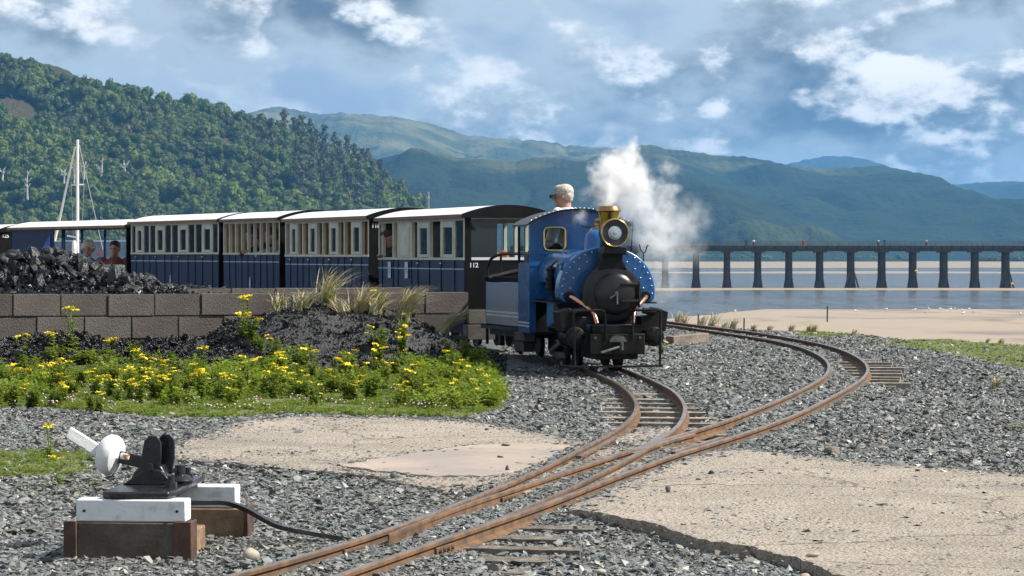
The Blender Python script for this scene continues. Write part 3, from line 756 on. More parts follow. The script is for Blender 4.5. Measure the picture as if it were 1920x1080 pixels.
def slab(name, px, label, dz, thick, jag, seed, mat=None):
    P = [gp(a, b, dz) for a, b in px]; n = len(P); out = []
    for i in range(n):
        a, b = P[i], P[(i + 1) % n]; L = (b - a).length; k = max(2, int(L / 0.035))
        nr = Vector((b.y - a.y, -(b.x - a.x), 0)).normalized()
        for q in range(k):
            p = a + (b - a) * (q / k); d = jag * (fbm(p.x * 4 + seed, p.y * 4, 0, 3) + 0.5 * fbm(p.x * 16, p.y * 16 + seed, 0, 3))
            out.append(Vector((p.x, p.y, 0)) + nr * d)
    bm = bmesh.new(); m = len(out)
    for p in out: p.z = plane(p.y) + dz
    top = [bm.verts.new(p + Vector((0, 0, 0.006 * fbm(p.x * 12, p.y * 12)))) for p in out]
    bot = [bm.verts.new(p + Vector((0, 0, -thick))) for p in out]
    f = bm.faces.new(top)
    for i in range(m): bm.faces.new((top[i], bot[i], bot[(i + 1) % m], top[(i + 1) % m]))
    bmesh.ops.triangulate(bm, faces=[f]); bmesh.ops.recalc_face_normals(bm, faces=bm.faces)
    me = bpy.data.meshes.new(name); bm.to_mesh(me); bm.free()
    o = link_mesh(name, me, mat or M_slab); tag(o, label, 'concrete', kind='structure')
    SLABS.setdefault('all', []).append([(p.x, p.y) for p in P])
    return o
slab('concrete_apron', [(300, 851), (350, 828), (450, 792), (545, 781), (760, 785), (900, 793), (985, 808), (1086, 826), (1078, 838), (1010, 872), (940, 902), (905, 914), (840, 918), (760, 908), (700, 890), (620, 884), (540, 880), (430, 868), (340, 862)], 'worn tan concrete apron beside the left rail', -0.022, 0.06, 0.05, 1.0)
M_slab2 = pbr('smooth_concrete', (0.37, 0.30, 0.245), 0.85, var=(0.27, 0.235, 0.21), vscale=1.6, bump=0.4, bscale=90, bdist=0.004, spec=0.25)
slab('concrete_patch', [(640, 873), (700, 862), (780, 849), (880, 835), (1000, 831), (1070, 834), (1020, 862), (960, 886), (900, 892), (800, 892), (700, 882)], 'smoother pale concrete patch on the left apron', -0.014, 0.02, 0.02, 2.0, M_slab2)
slab('concrete_apron', [(1064, 955), (1140, 922), (1212, 888), (1275, 864), (1345, 846), (1400, 843), (1550, 860), (1700, 874), (1920, 889), (2080, 898), (2160, 1180), (1720, 1130), (1600, 1086), (1545, 1066), (1460, 1040), (1400, 1024), (1310, 1010), (1240, 987), (1180, 973), (1130, 962)], 'broad tan concrete apron with a broken edge at the right', -0.020, 0.065, 0.035, 3.0)
slab('concrete_filling', [(985, 925), (1040, 902), (1110, 876), (1180, 852), (1205, 838), (1150, 838), (1120, 846), (1060, 872), (1010, 895), (965, 915)], 'dirty tan concrete filling between the rails of the points', -0.034, 0.03, 0.03, 4.0)
slab('concrete_filling', [(1090, 915), (1150, 886), (1210, 858), (1262, 838), (1300, 838), (1235, 858), (1170, 884), (1110, 908)], 'narrow concrete filling inside the right rail of the points', -0.036, 0.03, 0.02, 5.0)
slab('concrete_filling', [(1150, 826), (1200, 806), (1255, 804), (1232, 822), (1190, 834)], 'grey concrete plate before the crossing nose', -0.030, 0.03, 0.02, 6.0, M_slab2)

# ---- slate ballast
M_slate = pbr('slate_chip', (0.155, 0.165, 0.158), 0.45, rnd=[(0.04, 0.043, 0.046), (0.15, 0.16, 0.155), (0.085, 0.092, 0.093), (0.26, 0.265, 0.25), (0.11, 0.117, 0.116), (0.19, 0.20, 0.19), (0.055, 0.06, 0.062), (0.32, 0.315, 0.295), (0.22, 0.17, 0.115), (0.14, 0.15, 0.146), (0.50, 0.47, 0.42), (0.12, 0.127, 0.124), (0.18, 0.15, 0.12)], var=(0.13, 0.137, 0.133), vscale=30, spec=0.5)
def rail_dist(x, y):
    return min(math.hypot(p.x - x, p.y - y) for P in RNEAR.get(int(y * 2), [[]]) for p in P) if RNEAR.get(int(y * 2)) else 9
RNEAR = {}
for P in RPATH.values():
    for p in P:
        for k in (-1, 0, 1): RNEAR.setdefault(int(p.y * 2) + k, [[]])[0].append(p)
def on_slab(x, y): return any(in_poly(x, y, P) for P in SLABS['all'])
RCELL = {}
for P in RPATH.values():
    for p, q in zip(P[:-1], P[1:]):
        for k in range(8):
            c_ = p + (q - p) * (k / 8); RCELL.setdefault((int(c_.x // 0.1), int(c_.y // 0.1)), []).append((c_.x, c_.y))
def rail_d(x, y):
    i, j = int(x // 0.1), int(y // 0.1); d = 9.0
    for a in (-1, 0, 1):
        for b_ in (-1, 0, 1):
            for (u, v) in RCELL.get((i + a, j + b_), ()): d = min(d, (u - x) ** 2 + (v - y) ** 2)
    return math.sqrt(d)
def ballast():
    protos = [hull_rock(100 + k, 10, (1, 0.5 + 0.05 * k, 0.13 + 0.03 * (k % 6)), 0.72) for k in range(12)]
    PX_ = []; PY_ = []; SZ = []
    for (y0, y1, dens, s0) in ((8.6, 12, 3600, 0.0175), (12, 16, 3100, 0.0182), (16, 20, 2400, 0.0195), (20, 26, 1750, 0.0205), (26, 36, 800, 0.026)):
        w0 = 0.212 * y1 + 1.8; N = int(2 * w0 * (y1 - y0) * dens); X = rng.uniform(-w0, w0, N); Y = rng.uniform(y0, y1, N)
        u = rng.random(N); keep = (np.abs(X) < 0.2 * Y + 0.6) | ((np.abs(X) < 0.2 * Y + 2.6) & (rng.random(N) < 0.4))
        keep &= ~(in_polys(X, Y, WEED) & (u > 0.03)); keep &= ~((in_polys(X, Y, WEED2) | in_polys(X, Y, TURF_R)) & (u > 0.10))
        keep &= Y < np.interp(X, _ex, _ey) - 0.35; keep &= ~((X < -0.1) & (Y > 22.4))
        for P in SLABS['all']: keep &= ~in_polys(X, Y, P)
        X, Y = X[keep], Y[keep]
        S_ = s0 * np.exp(rng.normal(0, 0.52, len(X))); RD = np.array([rail_d(x, y) for x, y in zip(X, Y)])
        S_ = np.minimum(S_, 0.068); S_ = np.where((RD < 0.10) & (S_ > 0.05), 0.028, S_); k2 = RD > 0.036
        PX_.append(X[k2]); PY_.append(Y[k2]); SZ.append(S_[k2])
    X, Y, S_ = np.concatenate(PX_), np.concatenate(PY_), np.concatenate(SZ); Z = ground_zs(X, Y) + S_ * rng.uniform(0.02, 0.22, len(X))
    m_ = np.array([not (y > 20 and x < 0.6 and mound_h(x, y) > 0.02) for x, y in zip(X, Y)]); X, Y, Z, S_ = X[m_], Y[m_], Z[m_], S_[m_]
    tl = np.full(len(X), 0.36)
    # chips strewn over the concrete, and pale shingle by the turf
    N = 60000; y = rng.uniform(9.0, 17.6, N); x = rng.uniform(-0.21, 0.21, N) * y; k2 = np.zeros(N, bool)
    for P in SLABS['all']: k2 |= in_polys(x, y, P)
    x, y = x[k2], y[k2]; f = np.array([0.07 + 0.9 * max(0.0, fbm(a * 1.3, b_ * 1.3)) + 0.3 * max(0.0, fbm(a * 5, b_ * 5)) for a, b_ in zip(x, y)]); k2 = (rng.random(len(x)) < f) & (np.array([rail_d(a, b_) for a, b_ in zip(x, y)]) > 0.04); x, y = x[k2], y[k2]
    s2 = 0.0105 * np.exp(rng.normal(0, 0.55, len(x)))
    sh = [gp(random.gauss(1610, 40), random.gauss(632, 5)) for _ in range(900)]; sx_ = np.array([p.x for p in sh]); sy_ = np.array([p.y for p in sh]); ss = rng.uniform(0.03, 0.07, len(sh))
    ex_ = []
    for P in SLABS['all']:
        for (a, b_) in zip(P, P[1:] + P[:1]):
            L_ = math.hypot(b_[0] - a[0], b_[1] - a[1])
            for _ in range(int(L_ * 230)):
                t_ = random.random(); q_ = (a[0] + (b_[0] - a[0]) * t_ + random.gauss(0, 0.07), a[1] + (b_[1] - a[1]) * t_ + random.gauss(0, 0.09))
                if rail_d(*q_) > 0.05 and 8.5 < q_[1] < 18 and not (q_[0] > 0.3 and q_[1] < 11.3 and random.random() < 0.9): ex_.append(q_)
    x = np.concatenate([x, np.array([q_[0] for q_ in ex_])]); y = np.concatenate([y, np.array([q_[1] for q_ in ex_])]); s2 = np.concatenate([s2, 0.0165 * np.exp(rng.normal(0, 0.5, len(ex_)))])
    X = np.concatenate([X, x, sx_]); Y = np.concatenate([Y, y, sy_]); Z = np.concatenate([Z, plane(y) - 0.0205 + s2 * 0.08, ground_zs(sx_, sy_) + 0.01]); S_ = np.concatenate([S_, s2, ss]); tl = np.concatenate([tl, np.full(len(x), 0.15), np.full(len(sh), 0.3)])
    n = len(X); rot = np.stack([rng.normal(0, 1, n) * tl, rng.normal(0, 1, n) * tl, rng.uniform(0, 6.28, n)], 1); scl = np.stack([S_, S_ * rng.uniform(0.7, 1.2, n), S_ * rng.uniform(0.7, 1.3, n)], 1)
    scatter('slate_ballast', protos, np.stack([X, Y, Z], 1), rot, scl, rng.integers(0, 12, n), M_slate, 'grey slate chippings spread as ballast over the ground', 'ballast')
ballast()

# ---- single stones one can pick out
M_cobble = pbr('cobble', (0.40, 0.34, 0.25), 0.75, var=(0.30, 0.28, 0.24), vscale=14, bump=0.3, bscale=50, bdist=0.006)
M_cob2 = pbr('brown_stone', (0.25, 0.20, 0.14), 0.85, var=(0.17, 0.14, 0.11), vscale=12, bump=0.6, bscale=40, bdist=0.01)
M_dark = pbr('dark_slate', (0.07, 0.075, 0.085), 0.6, var=(0.11, 0.115, 0.12), vscale=15, bump=0.3, bscale=50)
def stone(px, py, w_, h_, mat, label, seed, smooth=True):
    p = gp(px, py, BALLAST); s = p.y / F; b = MB(); b.ell((0, 0, 0), (0.5, 0.42, 0.5), 16, 10)
    V = []
    for q in b.v:
        v = Vector(q); k = 1 + (0.18 if smooth else 0.34) * fbm(v.x * 2 + seed, v.y * 2, v.z * 2 + seed, 3); V.append(v * k)
    b.v = [tuple(v) for v in V]
    o = b.build('stone', mat, None, smooth=smooth, ang=60)
    o.location = (p.x, p.y, ground_z(p.x, p.y) + h_ * s * 0.33); o.scale = (w_ * s, w_ * s * 0.9, h_ * s * 1.15); o.rotation_euler = (0, 0.15, seed)
    if on_slab(p.x, p.y): o.location.z = plane(p.y) - 0.02 + h_ * s * 0.4
    tag(o, label, 'stone', 'loose stones'); return o
stone(470, 1050, 40, 26, M_cobble, 'smooth round tan cobble left of the nearest rail', 1.0)
stone(1562, 856, 36, 20, M_cob2, 'brown stone on the far edge of the right concrete apron', 2.0, False)
stone(357, 824, 18, 15, M_dark, 'black pointed stone at the corner of the left apron', 3.0, False)
stone(1253, 931, 12, 13, M_dark, 'small dark stone standing on the right concrete apron', 4.0, False)
stone(951, 892, 9, 11, M_dark, 'small upright slate on the left apron beside the rail', 5.0, False)
stone(1346, 838, 14, 14, M_dark, 'dark stone against the check rail end', 6.0, False)
stone(1744, 886, 20, 10, M_dark, 'small grey stone near the far edge of the right apron', 7.0)
stone(1125, 1062, 32, 12, M_cobble, 'pale flat cobble in the ballast below the broken slab edge', 8.0)
stone(1525, 1056, 26, 9, M_cobble, 'pale oval cobble under the broken slab edge', 9.0)
stone(738, 905, 15, 12, M_dark, 'round grey pebble at the front edge of the left apron', 10.0)
stone(1201, 719, 9, 8, M_cobble, 'white stone between the rails ahead of the locomotive', 11.0)
stone(1865, 872, 30, 12, M_dark, 'flat grey stone at the right edge beyond the apron', 12.0)
stone(1510, 1075, 22, 14, M_cobble, 'tan pebble at the bottom of the ballast patch', 13.0)

# ---- baulk of timber lying beyond the locomotive
b = MB(); b.box((0, 0, 0.055), (0.55, 0.13, 0.11))
o = b.build('timber_baulk', pbr('baulk_wood', (0.16, 0.125, 0.10), 0.9, var=(0.26, 0.21, 0.17), vscale=8, bump=0.5, bscale=40), None, bevel=0.008)
p = gp(1290, 644, BALLAST); o.location = (p.x, p.y, ground_z(p.x, p.y) - 0.01); o.rotation_euler = (0, R(-3), R(38))
tag(o, 'short weathered timber baulk lying beside the far track', 'timber')

# ---- block wall of the coal bunker
def block_mesh(L, H, D, seed):
    r = random.Random(seed); b = MB(); b.box((0, 0, 0), (L - 0.008, D, H - 0.008)); me = b.mesh('block', False)
    bm = bmesh.new(); bm.from_mesh(me); bmesh.ops.bevel(bm, geom=bm.edges[:], offset=0.006, segments=2, affect='EDGES')
    for v in bm.verts: v.co += Vector((fbm(v.co.x * 9 + seed, v.co.z * 9), fbm(v.co.y * 9, v.co.z * 9 + seed), fbm(v.co.x * 9, v.co.y * 9 + seed))) * 0.004
    bm.to_mesh(me); bm.free(); me.polygons.foreach_set('use_smooth', [True] * len(me.polygons)); me.set_sharp_from_angle(angle=R(50)); return me
M_block = pbr('concrete_block', (0.155, 0.138, 0.124), 0.95, var=(0.085, 0.076, 0.07), vscale=3, bump=0.9, bscale=70, bdist=0.012, spec=0.2, rnd=[(0.14, 0.112, 0.096), (0.20, 0.185, 0.17), (0.11, 0.09, 0.08), (0.20, 0.175, 0.15)])
M_mortar = pbr('mortar', (0.05, 0.045, 0.04), 0.95, var=(0.09, 0.08, 0.07), vscale=10, bump=0.6, bscale=80)
blk = [block_mesh(0.45, 0.217, 0.215, k) for k in range(4)]
for m_ in blk: m_.materials.append(M_block)
WA = Vector((-5.35, 23.71)); WB = Vector((-0.466, 25.2)); WD = (WB - WA).normalized(); WANG = math.atan2(WD.y, WD.x)
def wall(name, A, length, ztop, courses, label, lead=0.0):
    t = empty(name, (A.x, A.y, ztop - courses * 0.217), WANG); tag(t, label, 'wall', 'block walls of the coal bunker')
    n = int(length / 0.45) + 1
    for c in range(courses):
        off = lead if c % 2 == (courses - 1) % 2 else lead - 0.225
        x1 = length - off * 0
        k = 0; x = length - 0.225 - (0.0 if c % 2 == (courses - 1) % 2 else 0.225)
        while x > -0.1:
            o = share('block', blk[random.randrange(4)], t, (x + random.uniform(-0.003, 0.003), random.uniform(-0.006, 0.006), 0.1085 + c * 0.217 + random.uniform(-0.003, 0.003)), (random.uniform(-0.008, 0.008), random.uniform(-0.008, 0.008), random.uniform(-0.012, 0.012)))
            x -= 0.45
    b = MB(); b.bx(0, length - 0.46, -0.095, 0.095, 0.0, courses * 0.217 - 0.012); b.build('mortar_bed', M_mortar, t, smooth=False)
    return t
wall('block_wall', WA, (WB - WA).length, 0.885, 3, 'brown concrete block wall holding the coal, beside the coaches')
A2 = Vector((-3.3, 25.05)); wall('block_wall', A2, 2.28, 0.925, 3, 'second block wall just behind the grass tufts, its top only showing')

# ---- coal: heap behind the wall (lumps one by one) and spilt coal before it
M_coal = pbr('coal', (0.004, 0.004, 0.0045), 0.24, var=(0.012, 0.012, 0.013), vscale=12, spec=0.36, bump=0.5, bscale=45, bdist=0.01, rnd=[(0.004, 0.004, 0.0045), (0.009, 0.009, 0.010), (0.018, 0.018, 0.019), (0.006, 0.006, 0.007)])
coal_me = [hull_rock(300 + k, 16, (1, 0.75 + 0.05 * (k % 4), 0.62 + 0.06 * (k % 5)), 0.45) for k in range(10)]
def chamfer(me, off):
    bm = bmesh.new(); bm.from_mesh(me); bmesh.ops.bevel(bm, geom=bm.edges[:], offset=off, segments=1, affect='EDGES'); bm.to_mesh(me); bm.free()
for m_ in coal_me: chamfer(m_, 0.03); m_.materials.append(M_coal)
_hx = [-7.5, -6.3, -5.1, -4.85, -4.57, -4.46, -4.25, -4.04, -3.83, -3.67, -3.51, -3.24, -2.98, -2.7]
_hz = [1.14, 1.20, 1.22, 1.23, 1.245, 1.245, 1.15, 1.09, 1.01, 0.96, 0.925, 0.90, 0.88, 0.80]
def heap_z(x, y):
    zr = float(np.interp(x, _hx, _hz)); wy = WA.y + (x - WA.x) * WD.y / WD.x + 0.12; t = (y - wy) / 1.15
    if t < 0: return 0.80
    if t < 1: return 0.84 + (zr - 0.84) * (1 - (1 - t) ** 1.5)
    return zr - (t - 1) ** 1.2 * 0.75
def coal_heap():
    t = empty('coal_heap', (-4.4, 24.6, 0.25)); tag(t, 'heap of black coal lumps behind the block wall', 'coal heap'); o0 = t.location
    V = []; xs = np.linspace(-6.6, -2.55, 60); ys = np.linspace(0, 1, 24)
    for k in ys:
        for x in xs:
            wy = WA.y + (x - WA.x) * WD.y / WD.x + 0.11; y = wy + 2.6 * k; V.append((x - o0.x, y - o0.y, max(0.3, heap_z(x, y) - 0.05 + 0.03 * fbm(x * 6, y * 6)) - o0.z))
    n = len(xs); fs = [(j * n + i, j * n + i + 1, (j + 1) * n + i + 1, (j + 1) * n + i) for j in range(len(ys) - 1) for i in range(n - 1)]
    me = bpy.data.meshes.new('coal_bed'); me.from_pydata(V, [], fs); link_mesh('coal_bed', me, M_coal, t)
    rr = random.Random(3); lumps = []
    for _ in range(2600):
        x = rr.uniform(-6.3, -2.75); wy = WA.y + (x - WA.x) * WD.y / WD.x + 0.16; k = rr.random() ** 1.0; y = wy + 1.35 * k
        big = 0.045 + 0.06 * k
        s = big * math.exp(rr.gauss(0, 0.45)); s = min(s, 0.22)
        if x > -3.6: s *= 0.62
        lumps.append((s, x, y))
    for (s, px, py) in ((0.30, 210, 505), (0.27, 235, 535), (0.30, 60, 520), (0.24, 30, 478), (0.22, 185, 500), (0.26, 90, 480), (0.2, 150, 500), (0.24, 20, 500)):
        lumps.append((s, (px - 960) / F * 24.75, 24.72 + rr.random() * 0.2))
    lumps.sort(reverse=True)
    vis = [l for l in lumps if l[1] > -5.25]; rest = [l for l in lumps if l[1] <= -5.25]
    for s, x, y in vis[:300]:
        share('coal_lump', coal_me[rr.randrange(10)], t, (x - o0.x, y - o0.y, heap_z(x, y) + s * 0.12 - o0.z), (rr.uniform(0, 6), rr.uniform(0, 6), rr.uniform(0, 6)), (s, s * rr.uniform(0.7, 1.1), s * rr.uniform(0.7, 1.0)))
    small = vis[300:] + rest
    Vv = []; Ff = []
    for s, x, y in small:
        me = coal_small[rr.randrange(6)]; M = Matrix.LocRotScale(Vector((x - o0.x, y - o0.y, heap_z(x, y) + s * 0.15 - o0.z)), Euler((rr.uniform(0, 6), rr.uniform(0, 6), rr.uniform(0, 6))), Vector((s, s * 0.9, s * 0.8)))
        b0 = len(Vv); Vv += [tuple(M @ v.co) for v in me.vertices]; Ff += [tuple(b0 + i for i in p.vertices) for p in me.polygons]
    me = bpy.data.meshes.new('small_coal'); me.from_pydata(Vv, [], Ff); o = link_mesh('small_coal', me, M_coal, t); o['kind'] = 'stuff'
coal_small = [hull_rock(400 + k, 10, (1, 0.8, 0.6), 0.5) for k in range(6)]
coal_heap()
def spilt_coal():
    pos = []; rot = []; scl = []; idx = []
    for _ in range(34000):
        x = random.uniform(-5.4, -0.05); wy = WA.y + (x - WA.x) * WD.y / WD.x - 0.1; y = random.uniform(22.0, wy)
        h = mound_h(x, y)
        left = x < -2.4
        if not left and h < 0.015 and random.random() > 0.25: continue
        if in_poly(x, y, WEED) and h < 0.05 and random.random() > 0.12: continue
        s = (0.040 if left else 0.021) * math.exp(random.gauss(0, 0.38 if left else 0.55))
        if not left and random.random() < 0.5: s *= 0.7
        if left and random.random() > 0.55: continue
        pos.append((x, y, ground_z(x, y) + s * 0.2)); rot.append((random.uniform(0, 6), random.uniform(0, 6), random.uniform(0, 6))); scl.append((s, s * 0.9, s * 0.75)); idx.append(random.randrange(6))
    scatter('spilt_coal', [hull_rock(500 + k, 10, (1, 0.8, 0.6), 0.5) for k in range(6)], pos, rot, scl, idx, M_coal, 'small black coal spilt on the ground before the block wall', 'coal')
spilt_coal()
for (px, py, s, m_, lb) in ((688, 622, 0.05, M_dark, 'dark stone on the face of the coal dust mound'), (699, 624, 0.035, M_cobble, 'pale pebble on the face of the coal dust mound'), (649, 670, 0.04, M_cobble, 'whitish pebble at the foot of the coal dust mound'), (762, 640, 0.035, M_cobble, 'small pale pebble on the right flank of the coal mound')):
    x = (px - 960) / F * 23.2
    best = min(np.linspace(22.0, 24.4, 80), key=lambda y: abs(478 + (HC - ground_z((px - 960) / F * y, y)) * F / y - py)); x = (px - 960) / F * best
    o = share('stone', hull_rock(int(px), 12, (1, 0.8, 0.7), 0.3), None, (x, best, ground_z(x, best) + s * 0.25), (0.3, 0.2, px), (s, s, s)); o.data.materials.append(m_)
    tag(o, lb, 'stone', 'loose stones')
# ================================================================== LOCOMOTIVE, TENDER, COACHES
M_blue = pbr('loco_blue', (0.008, 0.10, 0.30), 0.30, var=(0.005, 0.062, 0.19), vscale=3.5, vlo=0.45, vhi=0.75, coat=0.35, rvar=0.35, bump=0.06, bscale=25)
M_bluet = pbr('tender_blue', (0.006, 0.045, 0.14), 0.16, spec=0.4, var=(0.008, 0.055, 0.16), vscale=4, coat=0.25)
M_black = pbr('loco_black', (0.004, 0.004, 0.0045), 0.34, spec=0.2, var=(0.014, 0.014, 0.014), vscale=7, bump=0.15, bscale=60, bdist=0.004)
M_grimy = pbr('grimy_black', (0.004, 0.004, 0.004), 0.5, spec=0.18, var=(0.015, 0.013, 0.010), vscale=9, bump=0.3, bscale=50, bdist=0.006)
M_smoke = pbr('smokebox_black', (0.005, 0.005, 0.0055), 0.30, spec=0.42, var=(0.015, 0.015, 0.015), vscale=6, bump=0.15, bscale=90, bdist=0.003)
M_brass = pbr('brass', (0.72, 0.50, 0.16), 0.2, metal=1.0, var=(0.55, 0.36, 0.10), vscale=9)
M_bronze = pbr('copper_cap', (0.58, 0.36, 0.16), 0.26, metal=1.0, var=(0.40, 0.22, 0.09), vscale=8)
M_copper = pbr('copper', (0.78, 0.40, 0.27), 0.16, metal=1.0, var=(0.55, 0.26, 0.16), vscale=10)
M_steel = pbr('bright_steel', (0.55, 0.55, 0.56), 0.3, metal=1.0, var=(0.35, 0.35, 0.35), vscale=12)
M_rivet = pbr('rivet', (0.75, 0.78, 0.82), 0.3, metal=0.6)
M_line = pbr('lining_white', (0.55, 0.58, 0.60), 0.5)
M_lens = pbr('lamp_lens', (0.42, 0.46, 0.50), 0.08, metal=0.4)
M_lampin = pbr('lamp_inner', (0.025, 0.03, 0.036), 0.3)
M_glass = bpy.data.materials.new('window_glass'); M_glass.use_nodes = True
_T = NT(M_glass.node_tree); _T.n.clear()
_o = _T.add('ShaderNodeOutputMaterial'); _tr = _T.add('ShaderNodeBsdfTransparent'); _tr.inputs[0].default_value = (0.86, 0.90, 0.90, 1)
_gl = _T.add('ShaderNodeBsdfGlossy'); _gl.inputs['Roughness'].default_value = 0.02; _fr = _T.add('ShaderNodeFresnel'); _fr.inputs[0].default_value = 1.12
_mx = _T.add('ShaderNodeMixShader'); _T.link(_fr.outputs[0], _mx.inputs[0]); _T.link(_tr.outputs[0], _mx.inputs[1]); _T.link(_gl.outputs[0], _mx.inputs[2]); _T.link(_mx.outputs[0], _o.inputs[0])
M_tint = pbr('dark_glass', (0.01, 0.016, 0.02), 0.05, spec=0.4)

def digits(text, parent, M, size, mat, name='number'):
    cu = bpy.data.curves.new(name, 'FONT'); cu.body = text; cu.size = size; cu.extrude = 0.001; cu.align_x = 'CENTER'; cu.align_y = 'CENTER'
    cu.offset = size * 0.012
    tmp = bpy.data.objects.new('digits', cu); col.objects.link(tmp); me = bpy.data.meshes.new_from_object(tmp.evaluated_get(bpy.context.evaluated_depsgraph_get())); bpy.data.objects.remove(tmp)
    me.materials.clear(); me.materials.append(mat); o = bpy.data.objects.new(name, me); col.objects.link(o); o.parent = parent; o.matrix_local = M; return o

# ------------------------------------------------------------------ locomotive
LOC = Vector((0.923, 21.9, plane(21.9))); LANG = R(10)
loco = empty('steam_locomotive', LOC, LANG)
tag(loco, 'blue saddle tank steam locomotive with brass chimney cap and big headlamp', 'locomotive')
def P(b, name, mat, **k): return b.build(name, mat, k.pop('parent', loco), **k)
b = MB(); b.bx(-0.245, 0.245, 0, 0.04, 0.165, 0.345)
o = P(b, 'buffer_beam', M_grimy, bevel=0.006)
b = MB(); b.prism([(-0.075, 0.275), (-0.07, 0.30), (-0.045, 0.325), (0, 0.333), (0.045, 0.325), (0.07, 0.30), (0.075, 0.275)], -0.022, 0.0); b.build('coupler_hood', M_steel if False else pbr('worn_iron', (0.10, 0.10, 0.10), 0.5, var=(0.04, 0.04, 0.04), vscale=14), o)
b = MB(); b.bar((0.02, -0.02, 0.235), (-0.17, -0.10, 0.185), 0.028, 0.018); b.cyl((0.03, -0.03, 0.20), (0.03, -0.03, 0.27), 0.016, n=10); b.build('coupler', MATS['worn_iron'], o, bevel=0.003)
for sx in (-1, 1):
    b = MB(); b.cyl((sx * 0.2, -0.012, 0.31), (sx * 0.2, 0.0, 0.31), 0.012, n=8); b.build('bolt', MATS['worn_iron'], o)
b = MB(); b.bx(-0.22, 0.22, 0.02, 0.12, 0.346, 0.42); P(b, 'footplate', M_grimy, bevel=0.006)
b = MB(); b.bx(-0.19, 0.19, 0.041, 2.25, 0.12, 0.345); P(b, 'frame', M_grimy)
b = MB(); b.tube(smooth_path([(-0.475, 0.10, 0.10), (-0.46, -0.03, 0.065), (0, -0.04, 0.06), (0.40, -0.03, 0.065)], 5), 0.010, 8); P(b, 'guard_bar', M_black)
b = MB(); b.tube([(-0.385, -0.02, 0.07), (-0.395, -0.01, 0.50), (-0.385, -0.01, 0.535), (-0.35, -0.01, 0.545), (-0.15, -0.01, 0.553), (-0.12, -0.01, 0.54), (-0.112, 0.0, 0.50), (-0.105, 0.0, 0.30)], 0.0105, 8); P(b, 'handrail', M_black)
b = MB(); b.tube([(0.375, -0.02, 0.07), (0.385, -0.01, 0.52), (0.375, -0.01, 0.55), (0.34, -0.01, 0.556), (0.15, -0.01, 0.55), (0.135, 0.0, 0.53), (0.135, 0.0, 0.30)], 0.0105, 8); P(b, 'handrail', M_black)
# smokebox
b = MB(); b.lathe([(0.0, 0.20), (0.225, 0.20), (0.262, 0.215), (0.268, 0.235), (0.262, 0.255), (0.248, 0.26), (0.248, 0.60), (0.0, 0.60)], 48, (0, 0, 0.69), 'y')
sb = P(b, 'smokebox', M_smoke)
b = MB(); b.lathe([(0.0, 0.150), (0.08, 0.154), (0.14, 0.166), (0.178, 0.182), (0.188, 0.197), (0.188, 0.204), (0.0, 0.204)], 44, (0.02, 0, 0.69), 'y')
dr = b.build('door', M_smoke, loco)
for z in (0.775, 0.625):
    b = MB(); b.bar((0.06, 0.142, z), (0.225, 0.178, z + 0.004), 0.012, 0.020); b.build('hinge_strap', M_grimy, dr, bevel=0.003)
b = MB(); b.cyl((0.232, 0.185, 0.57), (0.232, 0.185, 0.80), 0.012, n=10); b.build('hinge_pin', M_grimy, dr)
b = MB(); b.lathe([(0.0, 0.12), (0.018, 0.122), (0.022, 0.15), (0.0, 0.15)], 16, (0.02, 0, 0.69), 'y'); b.bar((0.02, 0.125, 0.69), (-0.045, 0.115, 0.655), 0.012, 0.012); b.bar((0.02, 0.118, 0.69), (0.022, 0.11, 0.60), 0.012, 0.012); b.build('dart_handle', MATS['worn_iron'], dr)
b = MB(); b.prism([(-0.20, 0.42), (0.20, 0.42), (0.15, 0.52), (-0.15, 0.52)], 0.24, 0.58); P(b, 'saddle', M_grimy)
# chimney, lamp
b = MB(); b.lathe([(0.15, 0.90), (0.125, 0.94), (0.10, 1.02), (0.082, 1.12), (0.076, 1.28), (0.074, 1.34), (0.0, 1.34)], 32, (0, 0.36, 0)); ch = P(b, 'chimney', M_black)
b = MB(); b.lathe([(0.074, 1.31), (0.080, 1.335), (0.085, 1.36), (0.094, 1.40), (0.099, 1.415)], 36, (0, 0.36, 0)); b.build('brass_collar', M_brass, ch)
b = MB(); b.lathe([(0.099, 1.414), (0.112, 1.424), (0.110, 1.434), (0.098, 1.455), (0.094, 1.466), (0.085, 1.468), (0.078, 1.455), (0.074, 1.40), (0.0, 1.38)], 36, (0, 0.36, 0)); b.build('chimney_cap', M_bronze, ch)
b = MB(); b.prism([(-0.135, 0.90), (0.135, 0.90), (0.095, 0.99), (0.088, 1.10), (-0.088, 1.10), (-0.095, 0.99)], 0.20, 0.34); P(b, 'stack_base', M_black, bevel=0.012)
b = MB(); b.bx(-0.105, 0.095, 0.06, 0.24, 1.045, 1.105); b.bx(-0.12, 0.125, 0.07, 0.23, 1.035, 1.045); P(b, 'lamp_bracket', M_black, bevel=0.004)
b = MB(); b.lathe([(0.0, 0.10), (0.112, 0.10), (0.118, 0.085), (0.118, 0.20), (0.10, 0.235), (0.0, 0.24)], 40, (-0.01, 0, 1.228), 'y'); lamp = P(b, 'headlamp', M_black)
ring = [(0.119 + 0.0085 * math.cos(t), 0.066 + 0.014 * math.sin(t)) for t in [2 * math.pi * k / 12 for k in range(13)]]
b = MB(); b.lathe(ring, 48, (-0.01, 0, 1.228), 'y', caps=False); b.build('brass_rim', M_brass, lamp)
b = MB(); b.lathe([(0.0, 0.075), (0.112, 0.070), (0.112, 0.085), (0.0, 0.085)], 40, (-0.01, 0, 1.228), 'y'); b.build('lamp_face', M_lampin, lamp)
b = MB(); b.lathe([(0.0, 0.052), (0.02, 0.054), (0.022, 0.058), (0.04, 0.058), (0.042, 0.063), (0.060, 0.066), (0.062, 0.074), (0.0, 0.074)], 36, (-0.01, 0, 1.228), 'y'); b.build('lens', M_lens, lamp)
